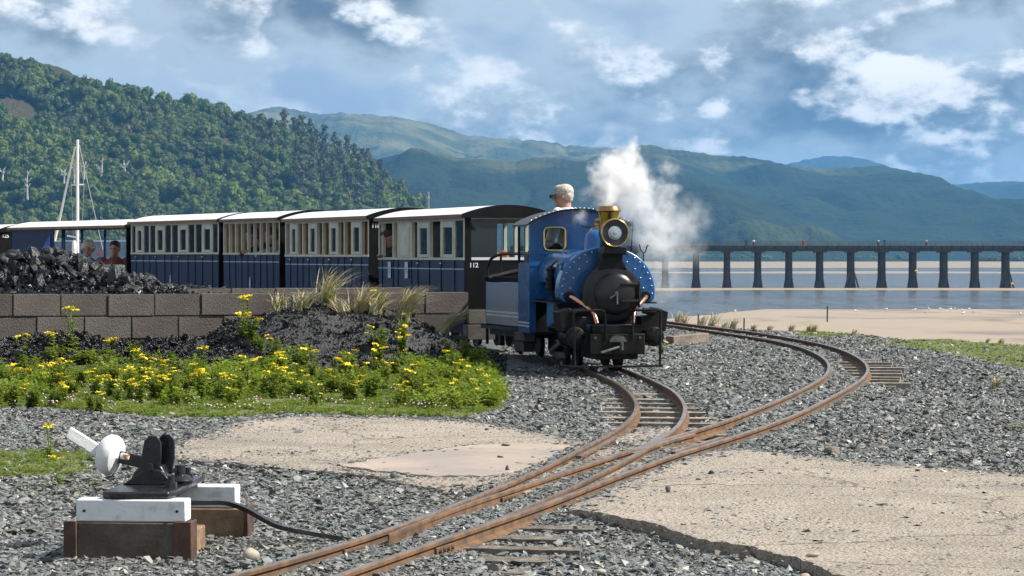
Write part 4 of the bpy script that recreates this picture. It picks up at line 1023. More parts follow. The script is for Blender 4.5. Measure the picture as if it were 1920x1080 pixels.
# saddle tank
def sup(a, zc, h, e, zb, n=40):
    out = []
    for k in range(n + 1):
        t = math.pi * k / n; c_, s_ = math.cos(t), math.sin(t)
        out.append((a * abs(c_) ** (2 / e) * (1 if c_ > 0 else -1), zc + h * abs(s_) ** (2 / e)))
    return out
def plate_outline(k=1.0):
    o_ = sup(0.442 * k, 0.69, 0.415 * k, 2.15, 0.6)
    return o_ + [(-0.435 * k, 0.645), (-0.40 * k, 0.615), (-0.33 * k, 0.605), (0.33 * k, 0.605), (0.40 * k, 0.615), (0.435 * k, 0.645)]
b = MB(); b.prism(plate_outline(), 0.44, 0.62); tank = P(b, 'saddle_tank', M_blue, bevel=0.012)
b = MB(); b.prism(sup(0.375, 0.80, 0.285, 3.0, 0.8) + [(-0.37, 0.775), (0.37, 0.775)], 0.619, 1.76); b.build('tank_body', M_blue, tank, bevel=0.012)
b = MB(); b.prism(sup(0.383, 0.92, 0.10, 3.4, 0.9) + [(-0.383, 0.905), (0.383, 0.905)], 0.9, 0.93) if False else None
rv = MB(); rv.ell((0, 0, 0), (0.0075, 0.006, 0.0075), 8, 6); rv_me = rv.mesh('rivet'); rv_me.materials.append(M_rivet)
op = plate_outline(0.93); N_ = 41
for k in range(0, 41, 2):
    x, z = op[k]; z = 0.69 + (z - 0.69) * 1.0
    share('rivet', rv_me, tank, (x, 0.437, z))
for k in range(13):
    t = R(-8 + 196 * k / 12); x, z = 0.335 * math.cos(t), 0.69 + 0.335 * math.sin(t)
    if z < 0.97 or abs(x) > 0.12: share('rivet', rv_me, tank, (x, 0.437, z))
b = MB(); b.lathe([(0.20, 0.62), (0.235, 0.66), (0.235, 1.75), (0.0, 1.75)], 32, (0, 0, 0.68), 'y'); P(b, 'boiler', M_grimy)
b = MB(); b.lathe([(0.150, 1.04), (0.135, 1.08), (0.130, 1.17), (0.118, 1.22), (0.085, 1.255), (0.04, 1.266), (0, 1.268)], 32, (0, 0.80, 0)); dm = P(b, 'dome', M_blue)
b = MB(); b.lathe([(0.034, 1.24), (0.036, 1.30), (0.042, 1.305), (0.042, 1.318), (0.030, 1.325), (0.036, 1.345), (0.026, 1.36), (0.0, 1.365)], 20, (0.0, 0.80, 0)); b.build('safety_valve', M_bronze, dm)
b = MB(); b.tube(smooth_path([(-0.03, 0.80, 1.29), (-0.09, 0.84, 1.285), (-0.14, 0.9, 1.30)], 5), 0.005, 6); b.build('valve_pipe', M_black, dm)
# cylinders, valve chests, steam pipes
for sx in (-1, 1):
    b = MB(); b.lathe([(0.0, 0.095), (0.02, 0.095), (0.075, 0.10), (0.088, 0.108), (0.088, 0.125), (0.08, 0.13), (0.08, 0.43), (0.09, 0.44), (0.09, 0.46), (0.0, 0.46)], 28, (sx * 0.355, 0, 0.315), 'y'); cy = P(b, 'cylinder', M_grimy)
    for k in range(8):
        t = 2 * math.pi * k / 8 + 0.3; b = MB(); b.cyl((sx * 0.355 + 0.074 * math.cos(t), 0.088, 0.315 + 0.074 * math.sin(t)), (sx * 0.355 + 0.074 * math.cos(t), 0.104, 0.315 + 0.074 * math.sin(t)), 0.008, n=6); b.build('stud', M_grimy, cy)
    b = MB(); b.prism([(sx * 0.245, 0.36), (sx * 0.47, 0.36), (sx * 0.495, 0.535), (sx * 0.385, 0.57), (sx * 0.36, 0.50), (sx * 0.245, 0.49)][::sx], 0.16, 0.44); P(b, 'valve_chest', M_grimy, bevel=0.008)
    b = MB(); b.cyl((sx * 0.26, 0.14, 0.545), (sx * 0.37, 0.17, 0.53), 0.028, n=14); P(b, 'valve_spindle', M_black)
    pth = [(sx * 0.345, 0.44, 0.665), (sx * 0.335, 0.36, 0.66), (sx * 0.29, 0.30, 0.625), (sx * 0.22, 0.22, 0.565), (sx * 0.18, 0.15, 0.51), (sx * 0.16, 0.11, 0.43)]
    b = MB(); b.tube(smooth_path(pth, 5), 0.022, 12); sp_ = P(b, 'steam_pipe', M_copper)
    b = MB(); b.lathe([(0.0, 0.40), (0.042, 0.40), (0.046, 0.41), (0.046, 0.436), (0.0, 0.436)], 18, (sx * 0.347, 0, 0.665), 'y'); b.build('pipe_flange', M_black, sp_)
    for y in (0.85, 1.40):
        b = MB(); b.lathe([(0.0, -0.02), (0.03, -0.025), (0.03, -0.015), (0.115, -0.010), (0.12, -0.022), (0.155, -0.022), (0.158, 0.012), (0.172, 0.022), (0.0, 0.022)] if sx > 0 else [(0.0, -0.022), (0.172, -0.022), (0.158, -0.012), (0.155, 0.022), (0.12, 0.022), (0.115, 0.010), (0.03, 0.015), (0.03, 0.025), (0.0, 0.02)], 28, (sx * 0.185, y, 0.165), 'x'); P(b, 'wheel', M_grimy)
        b = MB(); b.box((sx * 0.285, y, 0.165), (0.03, 0.16, 0.09)); b.cyl((sx * 0.21, y, 0.165), (sx * 0.31, y, 0.165), 0.03, n=12); P(b, 'crank', M_grimy, bevel=0.01)
    b = MB(); b.bar((sx * 0.315, 0.80, 0.125), (sx * 0.315, 1.45, 0.125), 0.016, 0.045); P(b, 'coupling_rod', MATS['worn_iron'])
    b = MB(); b.bar((sx * 0.355, 0.46, 0.315), (sx * 0.34, 1.38, 0.14), 0.016, 0.035); b.bx(sx * 0.355 - 0.03, sx * 0.355 + 0.03, 0.60, 0.70, 0.27, 0.36); P(b, 'connecting_rod', M_steel)
    b = MB(); b.bar((sx * 0.36, 0.46, 0.375), (sx * 0.36, 0.95, 0.375), 0.03, 0.014); b.bar((sx * 0.36, 0.46, 0.255), (sx * 0.36, 0.95, 0.255), 0.03, 0.014); P(b, 'slide_bar', MATS['worn_iron'])
    b = MB(); b.bx(sx * 0.20, sx * 0.46, 0.46, 1.75, 0.60, 0.612); P(b, 'running_plate', M_grimy)
b = MB(); b.lathe([(0.0, 0.71), (0.045, 0.71), (0.048, 0.74), (0.04, 0.75), (0.04, 0.80), (0.05, 0.805), (0.05, 0.83), (0.036, 0.84), (0.036, 0.89), (0.046, 0.895), (0.046, 0.91), (0.02, 0.935), (0.0, 0.94)], 18, (-0.40, 1.02, 0)); P(b, 'air_pump', M_black)
b = MB(); b.tube(smooth_path([(-0.40, 1.0, 0.93), (-0.37, 0.9, 0.98), (-0.385, 0.75, 0.97), (-0.40, 0.68, 0.93)], 4), 0.009, 8); P(b, 'pump_pipe', M_black)
# cab
CF = 1.76
cab = empty('cab', (0, 0, 0), 0, loco)
b = MB()
wl, wh, zl, zh = 0.115, 0.325, 1.075, 1.295
arch = lambda x: 1.335 + 0.12 * (1 - (x / 0.47) ** 2)
b.bx(-0.46, 0.46, CF, CF + 0.014, 0.62, zl)
for sx in (-1, 1):
    b.prism([(sx * wh, zl), (sx * 0.46, zl), (sx * 0.46, arch(0.46)), (sx * wh, arch(wh))][::sx], CF, CF + 0.014)
    b.bx(sx * 0.0, sx * wl, CF, CF + 0.014, zl, zh) if False else None
    n = 6
    for k in range(n):
        x0, x1 = wl + (wh - wl) * k / n, wl + (wh - wl) * (k + 1) / n
        b.prism([(sx * x0, zh), (sx * x1, zh), (sx * x1, arch(x1)), (sx * x0, arch(x0))][::sx], CF, CF + 0.014)
b.prism([(-wl, zl), (wl, zl)] + [(x, arch(x)) for x in np.linspace(wl, -wl, 9)], CF, CF + 0.014)
b.build('front_sheet', M_blue, cab)
for sx in (-1, 1):
    cx, cz = sx * (wl + wh) / 2, (zl + zh) / 2; hw, hh, r_ = (wh - wl) / 2 - 0.002, (zh - zl) / 2 - 0.002, 0.045; pts = []
    for (qx, qz, a0) in ((1, 1, 0), (-1, 1, 90), (-1, -1, 180), (1, -1, 270)):
        for a in range(0, 91, 18): pts.append((cx + qx * (hw - r_) + r_ * math.cos(R(a0 + a)), CF - 0.004, cz + qz * (hh - r_) + r_ * math.sin(R(a0 + a))))
    pts.append(pts[0]); pts.append(pts[1])
    b = MB(); b.tube(pts, 0.0095, 8); fr_ = b.build('window_frame', M_brass, cab)
    b = MB(); b.bx(cx - hw, cx + hw, CF + 0.004, CF + 0.008, cz - hh, cz + hh); b.build('pane', M_glass, cab, smooth=False)
    # blue corners behind the rounded frame
    for (qx, qz) in ((1, 1), (-1, 1), (-1, -1), (1, -1)):
        pp = [(cx + qx * (hw + 0.004), cz + qz * (hh + 0.004))]
        for a in range(0, 91, 15): pp.append((cx + qx * (hw - r_) + qx * r_ * math.cos(R(a)), cz + qz * (hh - r_) + qz * r_ * math.sin(R(a))))
        b = MB(); b.prism(pp, CF + 0.001, CF + 0.013); b.build('corner_fillet', M_blue, cab, smooth=False)
    b = MB(); b.bx(sx * 0.446, sx * 0.46, CF + 0.015, CF + 0.60, 0.30, 0.96); sd_ = b.build('side_sheet', M_blue, cab)
    b = MB()
    for z in (0.355, 0.385): b.bx(sx * 0.4605, sx * 0.462, CF + 0.02, CF + 0.59, z, z + 0.014)
    b.build('lining', M_line, cab, smooth=False)
    b = MB(); b.bx(sx * 0.40, sx * 0.46, CF + 0.001, CF + 0.013, 0.30, 0.619); b.build('side_wing', M_blue, cab)
    b = MB(); b.tube([(sx * 0.455, CF + 0.58, 0.95), (sx * 0.455, CF + 0.58, 1.33)], 0.013, 8); b.build('roof_post', M_black, cab)
    b = MB(); b.bx(sx * 0.38, sx * 0.50, CF + 0.1, CF + 0.55, 0.20, 0.215); b.bx(sx * 0.38, sx * 0.395, CF + 0.1, CF + 0.55, 0.215, 0.30); b.build('step', M_grimy, cab)
b = MB(); b.bx(-0.462, 0.462, CF - 0.006, CF - 0.0005, 1.035, 1.05); b.bx(-0.462, -0.37, CF - 0.006, CF - 0.0005, 0.93, 0.94); b.build('beading', M_blue, cab)
b = MB(); b.bx(-0.44, 0.44, CF + 0.015, CF + 0.6, 0.29, 0.31); b.build('floor', M_grimy, cab)
rf = [(x, arch(x) + 0.0) for x in np.linspace(-0.505, 0.505, 25)]; rf = [(x, z - (0.02 * max(0, abs(x) - 0.46) / 0.08)) for x, z in rf]
b = MB(); b.prism(rf + [(x, z + 0.016) for x, z in rf[::-1]], CF - 0.12, CF + 0.68); rfo = b.build('roof', M_black, cab)
for k in range(1, 24):
    x, z = rf[k]; share('rivet', rv_me, rfo, (x, CF - 0.112, z + 0.02))
b = MB(); b.cyl((0.49, CF - 0.1, 1.02), (0.525, CF - 0.1, 1.47), 0.007, n=6); b.cyl((0.52, CF - 0.1, 1.33), (0.485, CF - 0.08, 1.33), 0.012, n=6); P(b, 'lamp_rod', M_black)
b = MB(); b.tube([(0.345, 0.50, 0.95), (0.345, 0.50, 1.05), (0.33, 0.50, 1.065), (0.318, 0.50, 1.085), (0.312, 0.50, 1.12), (0.305, 0.50, 1.128)], 0.0055, 6); b.tube([(0.345, 0.50, 1.05), (0.365, 0.50, 1.062), (0.372, 0.50, 1.085), (0.38, 0.50, 1.115), (0.392, 0.50, 1.122)], 0.0055, 6); P(b, 'lamp_hook', M_black)
b = MB(); b.cyl((-0.41, 0.50, 0.955), (-0.41, 0.56, 0.955), 0.012, n=8); b.tube(smooth_path([(-0.40, 0.53, 0.90), (-0.36, 0.60, 1.02), (-0.33, 1.0, 1.06), (-0.35, 1.7, 1.04)], 6), 0.010, 8); P(b, 'tank_handrail', M_blue)

# ------------------------------------------------------------------ tender
def curve_pt(s):
    a = 0.1294 + s / 22.23; x = -21.136 + 22.23 * math.cos(a); y = 19.125 + 22.23 * math.sin(a)
    return Vector((x, y, plane(y))), a
q, a = curve_pt(2.45); TANG = a + R(2.2)
q = q + Vector((0.085, -0.04, 0)); tender = empty('locomotive_tender', q, TANG); tag(tender, 'small glossy blue coal tender coupled behind the locomotive cab', 'tender')
b = MB(); b.bx(-0.44, 0.44, 0.0, 1.42, 0.30, 0.745); td = b.build('body', M_bluet, tender, bevel=0.012)
b = MB()
b.prism([(-0.44, 0.745), (-0.465, 0.79), (-0.455, 0.795), (-0.425, 0.745)], -0.01, 1.43); b.prism([(0.44, 0.745), (0.465, 0.79), (0.455, 0.795), (0.425, 0.745)], -0.01, 1.43); b.build('flared_rim', M_black, tender)
b = MB()
for z in (0.395, 0.43): b.bx(-0.4425, -0.441, 0.03, 1.39, z, z + 0.016)
b.build('lining', M_line, tender, smooth=False)
b = MB(); b.bx(-0.40, 0.40, 0.05, 1.40, 0.20, 0.299); b.build('frame', M_grimy, tender)
b = MB(); b.bx(-0.47, 0.47, -0.10, 1.50, 0.262, 0.2985); b.build('running_board', M_grimy, tender)
M_plate = pbr('dusty_iron', (0.10, 0.09, 0.075), 0.7, var=(0.055, 0.05, 0.045), vscale=8)
b = MB(); b.bx(-0.48, -0.36, -0.12, 0.22, 0.075, 0.26); b.build('step_plate', M_plate, tender, bevel=0.006)
for y in (0.35, 1.08):
    for sx in (-1, 1):
        b = MB(); b.lathe([(0.0, -0.02), (0.11, -0.02), (0.115, 0.0), (0.13, 0.02), (0.0, 0.02)][::1], 24, (sx * 0.185, y, 0.13), 'x'); b.build('wheel', M_grimy, tender)
        b = MB(); b.box((sx * 0.37, y, 0.15), (0.05, 0.10, 0.11)); b.build('axle_box', M_grimy, tender, bevel=0.01)
b = MB(); b.tube(smooth_path([(-0.42, 1.43, 0.10), (-0.42, 1.43, 0.80), (-0.41, 1.42, 0.90), (-0.39, 1.36, 0.975), (-0.34, 1.2, 1.015), (-0.30, 0.9, 1.02), (-0.28, 0.15, 1.02)], 6), 0.016, 10); b.tube([(-0.34, 1.2, 1.01), (-0.34, 1.2, 0.84)], 0.013, 8); b.tube([(-0.30, 0.2, 1.02), (-0.30, 0.2, 0.80)], 0.013, 8); b.build('hoop_rail', M_black, tender)
b = MB(); b.bx(-0.47, -0.33, -0.32, -0.08, 0.62, 1.03); b.build('brake_column', M_black, tender, bevel=0.01)
b = MB(); b.bx(-0.47, -0.35, -0.45, -0.02, 0.285, 0.62); b.build('coal_door', M_black, tender)
b = MB(); b.bar((-0.43, 1.15, 0.785), (-0.05, 0.35, 0.93), 0.13, 0.03); o = b.build('timber_plank', MATS['baulk_wood'], None, bevel=0.004); o.location = q; o.rotation_euler = (0, 0, TANG)
tag(o, 'old timber plank lying across the top of the tender', 'plank')
b = MB(); b.bx(-0.42, 0.42, 0.02, 1.40, 0.735, 0.76); b.build('tank_top', M_grimy, tender)

# ------------------------------------------------------------------ coaches
M_navy = pbr('coach_navy', (0.010, 0.027, 0.078), 0.40, spec=0.12, var=(0.009, 0.022, 0.060), vscale=3, rvar=0.2)
M_cream = pbr('coach_cream', (0.60, 0.59, 0.48), 0.5, var=(0.50, 0.49, 0.40), vscale=6)
M_roof = pbr('roof_felt', (0.76, 0.76, 0.76), 0.5, var=(0.66, 0.66, 0.68), vscale=3, bump=0.2, bscale=20)
M_fascia = pbr('roof_fascia', (0.16, 0.075, 0.045), 0.6, var=(0.22, 0.11, 0.06), vscale=9)
M_tan = pbr('roof_fascia_tan', (0.30, 0.17, 0.075), 0.6, var=(0.22, 0.12, 0.06), vscale=9)
M_end = pbr('coach_end_black', (0.004, 0.004, 0.004), 0.45, spec=0.15, var=(0.008, 0.008, 0.008), vscale=4)
M_wood = pbr('varnished_wood', (0.46, 0.26, 0.085), 0.4, var=(0.32, 0.16, 0.055), vscale=7, coat=0.3)
M_seat = pbr('seat_cloth', (0.03, 0.035, 0.05), 0.8)
M_num = pbr('number_white', (0.80, 0.80, 0.78), 0.5)
M_notice = pbr('notice_plate', (0.55, 0.60, 0.62), 0.5)
M_ink = pbr('notice_ink', (0.10, 0.13, 0.18), 0.6)
M_lb = pbr('line_blue', (0.42, 0.50, 0.62), 0.4)
CW = 0.95
FRONT_M = Matrix(((0, 0, -1, 0), (-1, 0, 0, 0), (0, 1, 0, 0), (0, 0, 0, 1)))
def coach(A, B, label, bays, number=None, num_pos=None, front_window=False, fascia=None, drop=0.0, wheels=True, thin=False, open_=False, lines=True):
    A, B = Vector(A), Vector(B); d = B - A; L = d.length; ang = math.atan2(d.y, d.x); mid = (A + B) / 2
    t = empty('passenger_coach', (A.x, A.y, plane(min(mid.y, 38)) - drop), ang); tag(t, label, 'coach', 'coaches of the train')
    zb, zw, zd, ze = 0.27, 0.925, 0.825, 1.385
    pw = 0.026 if thin else 0.036
    tot = sum(k for _, k in bays); x = 0.0; edges = [0.0]
    for _, k in bays: x += L * k / tot; edges.append(x)
    if not open_:
        # near side: bays
        for i, (kind, _) in enumerate(bays):
            x0, x1 = edges[i], edges[i + 1]
            b = MB(); b.bx(x0 + 0.002, x1 - 0.002, -0.022, 0.0, zb, zw - 0.001); pn = b.build('lower_panel', M_navy, t, smooth=False)
            b = MB(); b.bx(x0 - 0.009 if i else x0, x0 + 0.009, 0.0005, 0.008, zb, zw - 0.004); b.build('beading', M_navy, pn, smooth=False)
            if lines:
                b = MB(); b.bx(x0 + 0.012, x1 - 0.002, 0.0005, 0.006, zd, zd + 0.010); b.build('lining', MATS['line_blue'], pn, smooth=False)
            if kind == 'd':
                f = 0.045; dr = empty('door', (0, 0, 0), 0, t); b = MB()
                a0, a1 = x0 + pw / 2 + 0.004, x1 - pw / 2 - 0.004; zc = zw + 0.03
                b.bx(a0, a0 + f, -0.026, 0.006, zc, ze - 0.05); b.bx(a1 - f, a1, -0.026, 0.006, zc, ze - 0.05); b.bx(a0 + f, a1 - f, -0.026, 0.006, ze - 0.115, ze - 0.05); b.bx(a0 + f, a1 - f, -0.026, 0.006, zc, zc + 0.03)
                b.build('door_frame', M_cream, dr, smooth=False)
                b = MB(); b.bx(a0 + f, a1 - f, -0.014, -0.010, zc + 0.03, ze - 0.115); b.build('pane', M_glass, dr, smooth=False)
                b = MB(); b.cyl((a1 - 0.02, 0.009, zw - 0.035), (a1 - 0.02, 0.03, zw - 0.035), 0.008, n=8); b.box((a1 - 0.045, 0.03, zw - 0.035), (0.06, 0.010, 0.012)); b.build('handle', M_brass, dr)
            elif kind == 's':
                b = MB(); b.bx(x0 + pw / 2, x1 - pw / 2, -0.024, 0.002, zw + 0.028, ze - 0.047); so_ = b.build('solid_panel', M_cream, t, smooth=False)
                b = MB(); b.bx(x0 + 0.06, x1 - 0.06, 0.0025, 0.009, zw + 0.05, ze - 0.10); b.build('raised_field', M_cream, so_, smooth=False)
            elif kind == 'g':
                b = MB(); b.bx(x0 + pw / 2, x1 - pw / 2, -0.014, -0.010, zw + 0.028, ze - 0.047); b.build('pane', M_glass, t, smooth=False)
        for e in edges:
            e = min(max(e, pw / 2), L - pw / 2); b = MB(); b.bx(e - pw / 2, e + pw / 2, -0.035, 0.004, zw + 0.026, ze - 0.048); b.build('window_post', M_cream, t, smooth=False)
        b = MB(); b.bx(0, L, -0.035, 0.012, zw, zw + 0.025); b.build('waist_rail', M_cream, t, smooth=False)
        b = MB(); b.bx(0, L, -0.035, 0.005, ze - 0.047, ze); b.build('cant_rail', M_cream, t, smooth=False)
        # far side
        b = MB(); b.bx(0, L, -CW, -CW + 0.022, zb, zw); b.build('lower_panel', M_navy, t, smooth=False)
        b = MB(); b.bx(0, L, -CW - 0.004, -CW + 0.03, ze - 0.06, ze); b.build('cant_rail', M_cream, t, smooth=False)
        b = MB(); b.bx(0, L, -CW - 0.004, -CW + 0.03, zw, zw + 0.03); b.build('waist_rail', M_cream, t, smooth=False)
        n = max(4, int(L / 0.33))
        for k in range(n + 1):
            e = min(max(L * k / n, 0.02), L - 0.02); b = MB(); b.bx(e - 0.02, e + 0.02, -CW, -CW + 0.035, zw + 0.03, ze - 0.06); b.build('window_post', M_cream, t, smooth=False)
    else:
        b = MB(); b.bx(0, L, -0.022, 0, zb, 0.62); b.build('lower_panel', M_navy, t, smooth=False)
        b = MB(); b.bx(0, L, -CW, -CW + 0.022, zb, 0.88); b.build('lower_panel', M_navy, t, smooth=False)
        b = MB(); b.bx(L * 0.61, L - 0.04, -0.020, -0.004, 0.621, ze - 0.03); b.build('side_sheet', M_navy, t, smooth=False)
        for f in (0.0, 0.14, 0.38, 0.62, 0.82, 1.0):
            e = min(max(L * f, 0.02), L - 0.02)
            for yy in ((-0.03,) if f in (0.0, 1.0) else ()) + (-CW + 0.045,):
                b = MB(); b.bx(e - 0.016, e + 0.016, yy - 0.014, yy + 0.014, 0.62, ze - 0.02); b.build('roof_post', M_navy, t, smooth=False)
        b = MB(); b.bx(0, L, -0.04, 0.0, ze - 0.03, ze); b.build('cant_rail', M_navy, t, smooth=False)
        tri = [(L * 0.66, 0.62), (L * 0.62, 1.13), (L * 0.80, 0.62)]
        b = MB(); b.prism([(L * 0.633, 0.90), (L * 0.633, 1.28), (L * 0.735, 0.97), (L * 0.735, 0.90)], -0.002, 0.006); o = b.build('painted_sun_patch', pbr('sun_patch_blue', (0.01, 0.10, 0.42), 0.5), t)  # bright blue wedge: sunlit triangle on the navy panel, painted as colour
    # ends
    for xe, fw in ((0.0, front_window), (L, False)):
        x0, x1 = (xe - 0.0, xe + 0.024) if xe == 0.0 else (xe - 0.024, xe)
        x0 += 0.0015 if xe == 0 else 0; b = MB(); yn, yf = -0.036, -CW + 0.036
        if fw or (front_window and xe > 0):
            b.bx(x0, x1, yf, yn, zb, zw); b.bx(x0, x1, yf, yn, ze - 0.03, ze + 0.02); b.bx(x0, x1, yn - 0.035, yn, zw, ze - 0.03); b.bx(x0, x1, yf, yf + 0.035, zw, ze - 0.03)
        elif open_: b.bx(x0, x1, yf, yn, zb, 0.9 if xe else ze)
        else: b.bx(x0, x1, yf, yn, zb, ze + 0.02)
        b.build('end_wall', M_end, t, smooth=False)
        if not (fw or open_ or (front_window and xe > 0)):
            b = MB(); xi = xe + (0.028 if xe == 0 else -0.034); b.bx(xi, xi + 0.006, yf + 0.002, yn - 0.002, 0.29, ze); b.build('end_lining', M_wood, t, smooth=False)
        for yy in (-0.018, -CW + 0.018):
            b = MB(); b.bx(x0 - (0.004 if xe == 0 else 0), x1 + (0 if xe == 0 else 0.004), yy - 0.0175, yy + 0.0175, zb, ze); b.build('corner_post', M_end, t, smooth=False)
        if fw:
            b = MB(); b.bx(x0 + 0.006, x0 + 0.010, -0.36, yn - 0.035, zw + 0.03, ze - 0.035); b.build('dark_pane', M_tint, t, smooth=False)
            b = MB(); b.bx(x0 + 0.006, x0 + 0.010, yf + 0.035, -0.40, zw + 0.03, ze - 0.035); b.build('pane', M_glass, t, smooth=False)
            b = MB(); b.bx(x0 - 0.008, x0 + 0.012, yf + 0.035, yn - 0.035, zw, zw + 0.028); b.build('sill', M_line, t, smooth=False)
            b = MB(); b.bx(x0 - 0.006, x0 - 0.001, yf + 0.03, yn - 0.03, ze - 0.03, ze - 0.022); b.build('lining', M_line, t, smooth=False)
    # roof
    n = 16; arc = [(-CW / 2 + (CW / 2 + 0.045) * (1 - 2 * k / n), ze + 0.004 + 0.098 * (1 - (1 - 2 * k / n) ** 2)) for k in range(n + 1)]
    b = MB(); b.prism(arc + [(y, z + 0.012) for y, z in arc[::-1]], -0.03, L + 0.03, 'x'); rf = b.build('roof', M_roof, t, ang=25)
    for xx in (-0.031, L + 0.031):
        sgn = -1 if xx < 0 else 1
        b = MB(); b.prism([(y, z + 0.014) for y, z in arc] + [(arc[-1][0], ze - 0.02), (arc[0][0], ze - 0.02)], xx, xx + sgn * 0.008, 'x'); b.build('end_board', M_end, rf, smooth=False)
    for yy, y2 in ((0.0455, 0.054), (-CW - 0.054, -CW - 0.0455)):
        b = MB(); b.bx(-0.03, L + 0.03, yy, y2, ze - 0.022, ze + 0.016); b.build('fascia', fascia or M_fascia, rf, smooth=False)
    # inside and below
    b = MB(); b.bx(0.03, L - 0.03, -CW + 0.03, -0.03, 0.26, 0.285); b.build('floor', M_grimy, t, smooth=False)
    n = max(2, int(L / 0.72))
    for k in range(n):
        x0 = 0.12 + (L - 0.3) * k / n; b = MB(); b.bx(x0, x0 + 0.30, -CW + 0.06, -0.06, 0.50, 0.55); b.bx(x0 - 0.02, x0 + 0.012, -CW + 0.06, -0.06, 0.285, 0.90 if not open_ else 0.80); b.build('bench', M_wood, t, smooth=False)
        b = MB(); b.bx(x0 + 0.013, x0 + 0.04, -CW + 0.08, -0.08, 0.58, 0.86 if not open_ else 0.76); b.build('cushion', M_seat, t, smooth=False)
    if not open_ and not thin and not front_window:
        for f in (0.2, 0.4, 0.6, 0.8):
            b = MB(); b.bx(L * f, L * f + 0.012, -CW + 0.04, -0.30, 0.29, ze - 0.01); b.build('partition', M_wood, t, smooth=False)
    b = MB(); b.bx(0.0, L, -0.80, -0.15, 0.15, 0.255); b.build('underframe', M_grimy, t, smooth=False)
    if wheels:
        for xx in (0.42, 0.80, L - 0.80, L - 0.42):
            for yy in (-CW / 2 - 0.185, -CW / 2 + 0.185):
                b = MB(); b.lathe([(0.0, -0.02), (0.10, -0.02), (0.105, 0.0), (0.12, 0.02), (0.0, 0.02)], 20, (0, 0, 0), 'y'); b.build('wheel', M_grimy, t, loc=(xx, yy, 0.12))
    if number:
        M = FRONT_M.copy(); M.translation = (-0.004, num_pos[0], num_pos[1]); digits(number, t, M, num_pos[2], M_num)
    return t, L, edges
c1, L1, e1 = coach((-0.49, 25.98), (-1.53, 28.80), 'nearest navy and cream coach numbered 112 right behind the tender', [('g', 1.05), ('d', 1.45), ('w', 1.3), ('d', 1.3), ('w', 0.75), ('s', 1.6), ('w', 0.6), ('w', 1.35), ('g', 0.45)], '112', (-0.098, 0.87, 0.068), True)
c2, L2, e2 = coach((-1.66, 29.12), (-2.88, 31.87), 'navy and cream coach numbered 118, second behind the tender', [('w', 0.9), ('d', 1.15), ('w', 0.9), ('w', 0.8), ('d', 1.05), ('w', 0.85), ('w', 0.8), ('d', 1.05), ('w', 0.8), ('w', 0.75), ('d', 0.95), ('w', 0.7)], '118', (-0.082, 1.285, 0.072), False, M_tan)
c3, L3, e3 = coach((-2.97, 32.07), (-3.90, 33.91), 'short navy and cream coach with thin window posts, third behind the tender', [('w', 1)] * 9, None, None, False, M_fascia, thin=True)
c4, L4, e4 = coach((-3.98, 34.05), (-5.61, 36.93), 'long navy and cream coach with amber windows behind the coal heap', [('g', 0.8), ('d', 1.2), ('g', 0.9), ('g', 0.9), ('d', 1.2), ('g', 0.9), ('g', 0.9), ('d', 1.15), ('g', 0.85), ('g', 0.85), ('d', 1.0), ('g', 0.7)], None, None, False, M_tan, drop=0.02)
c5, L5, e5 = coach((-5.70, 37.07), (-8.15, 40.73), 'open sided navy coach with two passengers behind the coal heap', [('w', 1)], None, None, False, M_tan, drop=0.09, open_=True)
c6, L6, e6 = coach((-8.42, 41.15), (-10.5, 43.8), 'last coach in view, numbered 125, at the left edge', [('w', 1)] * 8, '125', (-0.115, 1.30, 0.085), False, M_tan, drop=0.12, wheels=False)
# beam and step block under the front end of the nearest coach
b = MB(); b.bx(-0.10, 0.06, -0.30, 0.0, 0.10, 0.255); b.bx(-0.10, 0.06, -0.30, 0.0, 0.256, 0.40) if False else None; b.build('buffer_block', M_plate, c1, bevel=0.006)
b = MB(); b.bx(-0.06, -0.003, -0.62, -0.02, 0.262, 0.41); b.build('headstock', M_plate, c1, bevel=0.006)
for i, (px0, w_) in enumerate(((e1[5] + 0.10, 0.11), (e1[7] + 0.06, 0.10))):
    b = MB(); b.bx(px0, px0 + w_, 0.009, 0.014, 0.72, 0.90); nt = b.build('notice_plate', M_notice, c1, smooth=False)
    b = MB()
    for k in range(4): b.bx(px0 + 0.02, px0 + w_ - 0.02 - 0.012 * (k % 2), 0.0145, 0.0152, 0.775 + 0.018 * k, 0.783 + 0.018 * k)
    b.build('lettering', M_ink, nt, smooth=False)
for cc, xx in ((c3, 1.05), (c4, 1.75)):
    b = MB(); pts = [(xx + 0.022 * math.cos(t), 0.009, 0.55 + 0.085 * math.sin(t)) for t in [2 * math.pi * k / 16 for k in range(18)]]; b.tube(pts, 0.005, 6); em = b.build('emblem', M_lb, cc)
    b = MB(); b.prism([(xx - 0.010, 0.50), (xx + 0.010, 0.50), (xx + 0.013, 0.56), (xx, 0.60), (xx - 0.013, 0.56)], 0.0085, 0.012); b.build('emblem_shield', M_line, em)
for k, e in enumerate(e4): pass
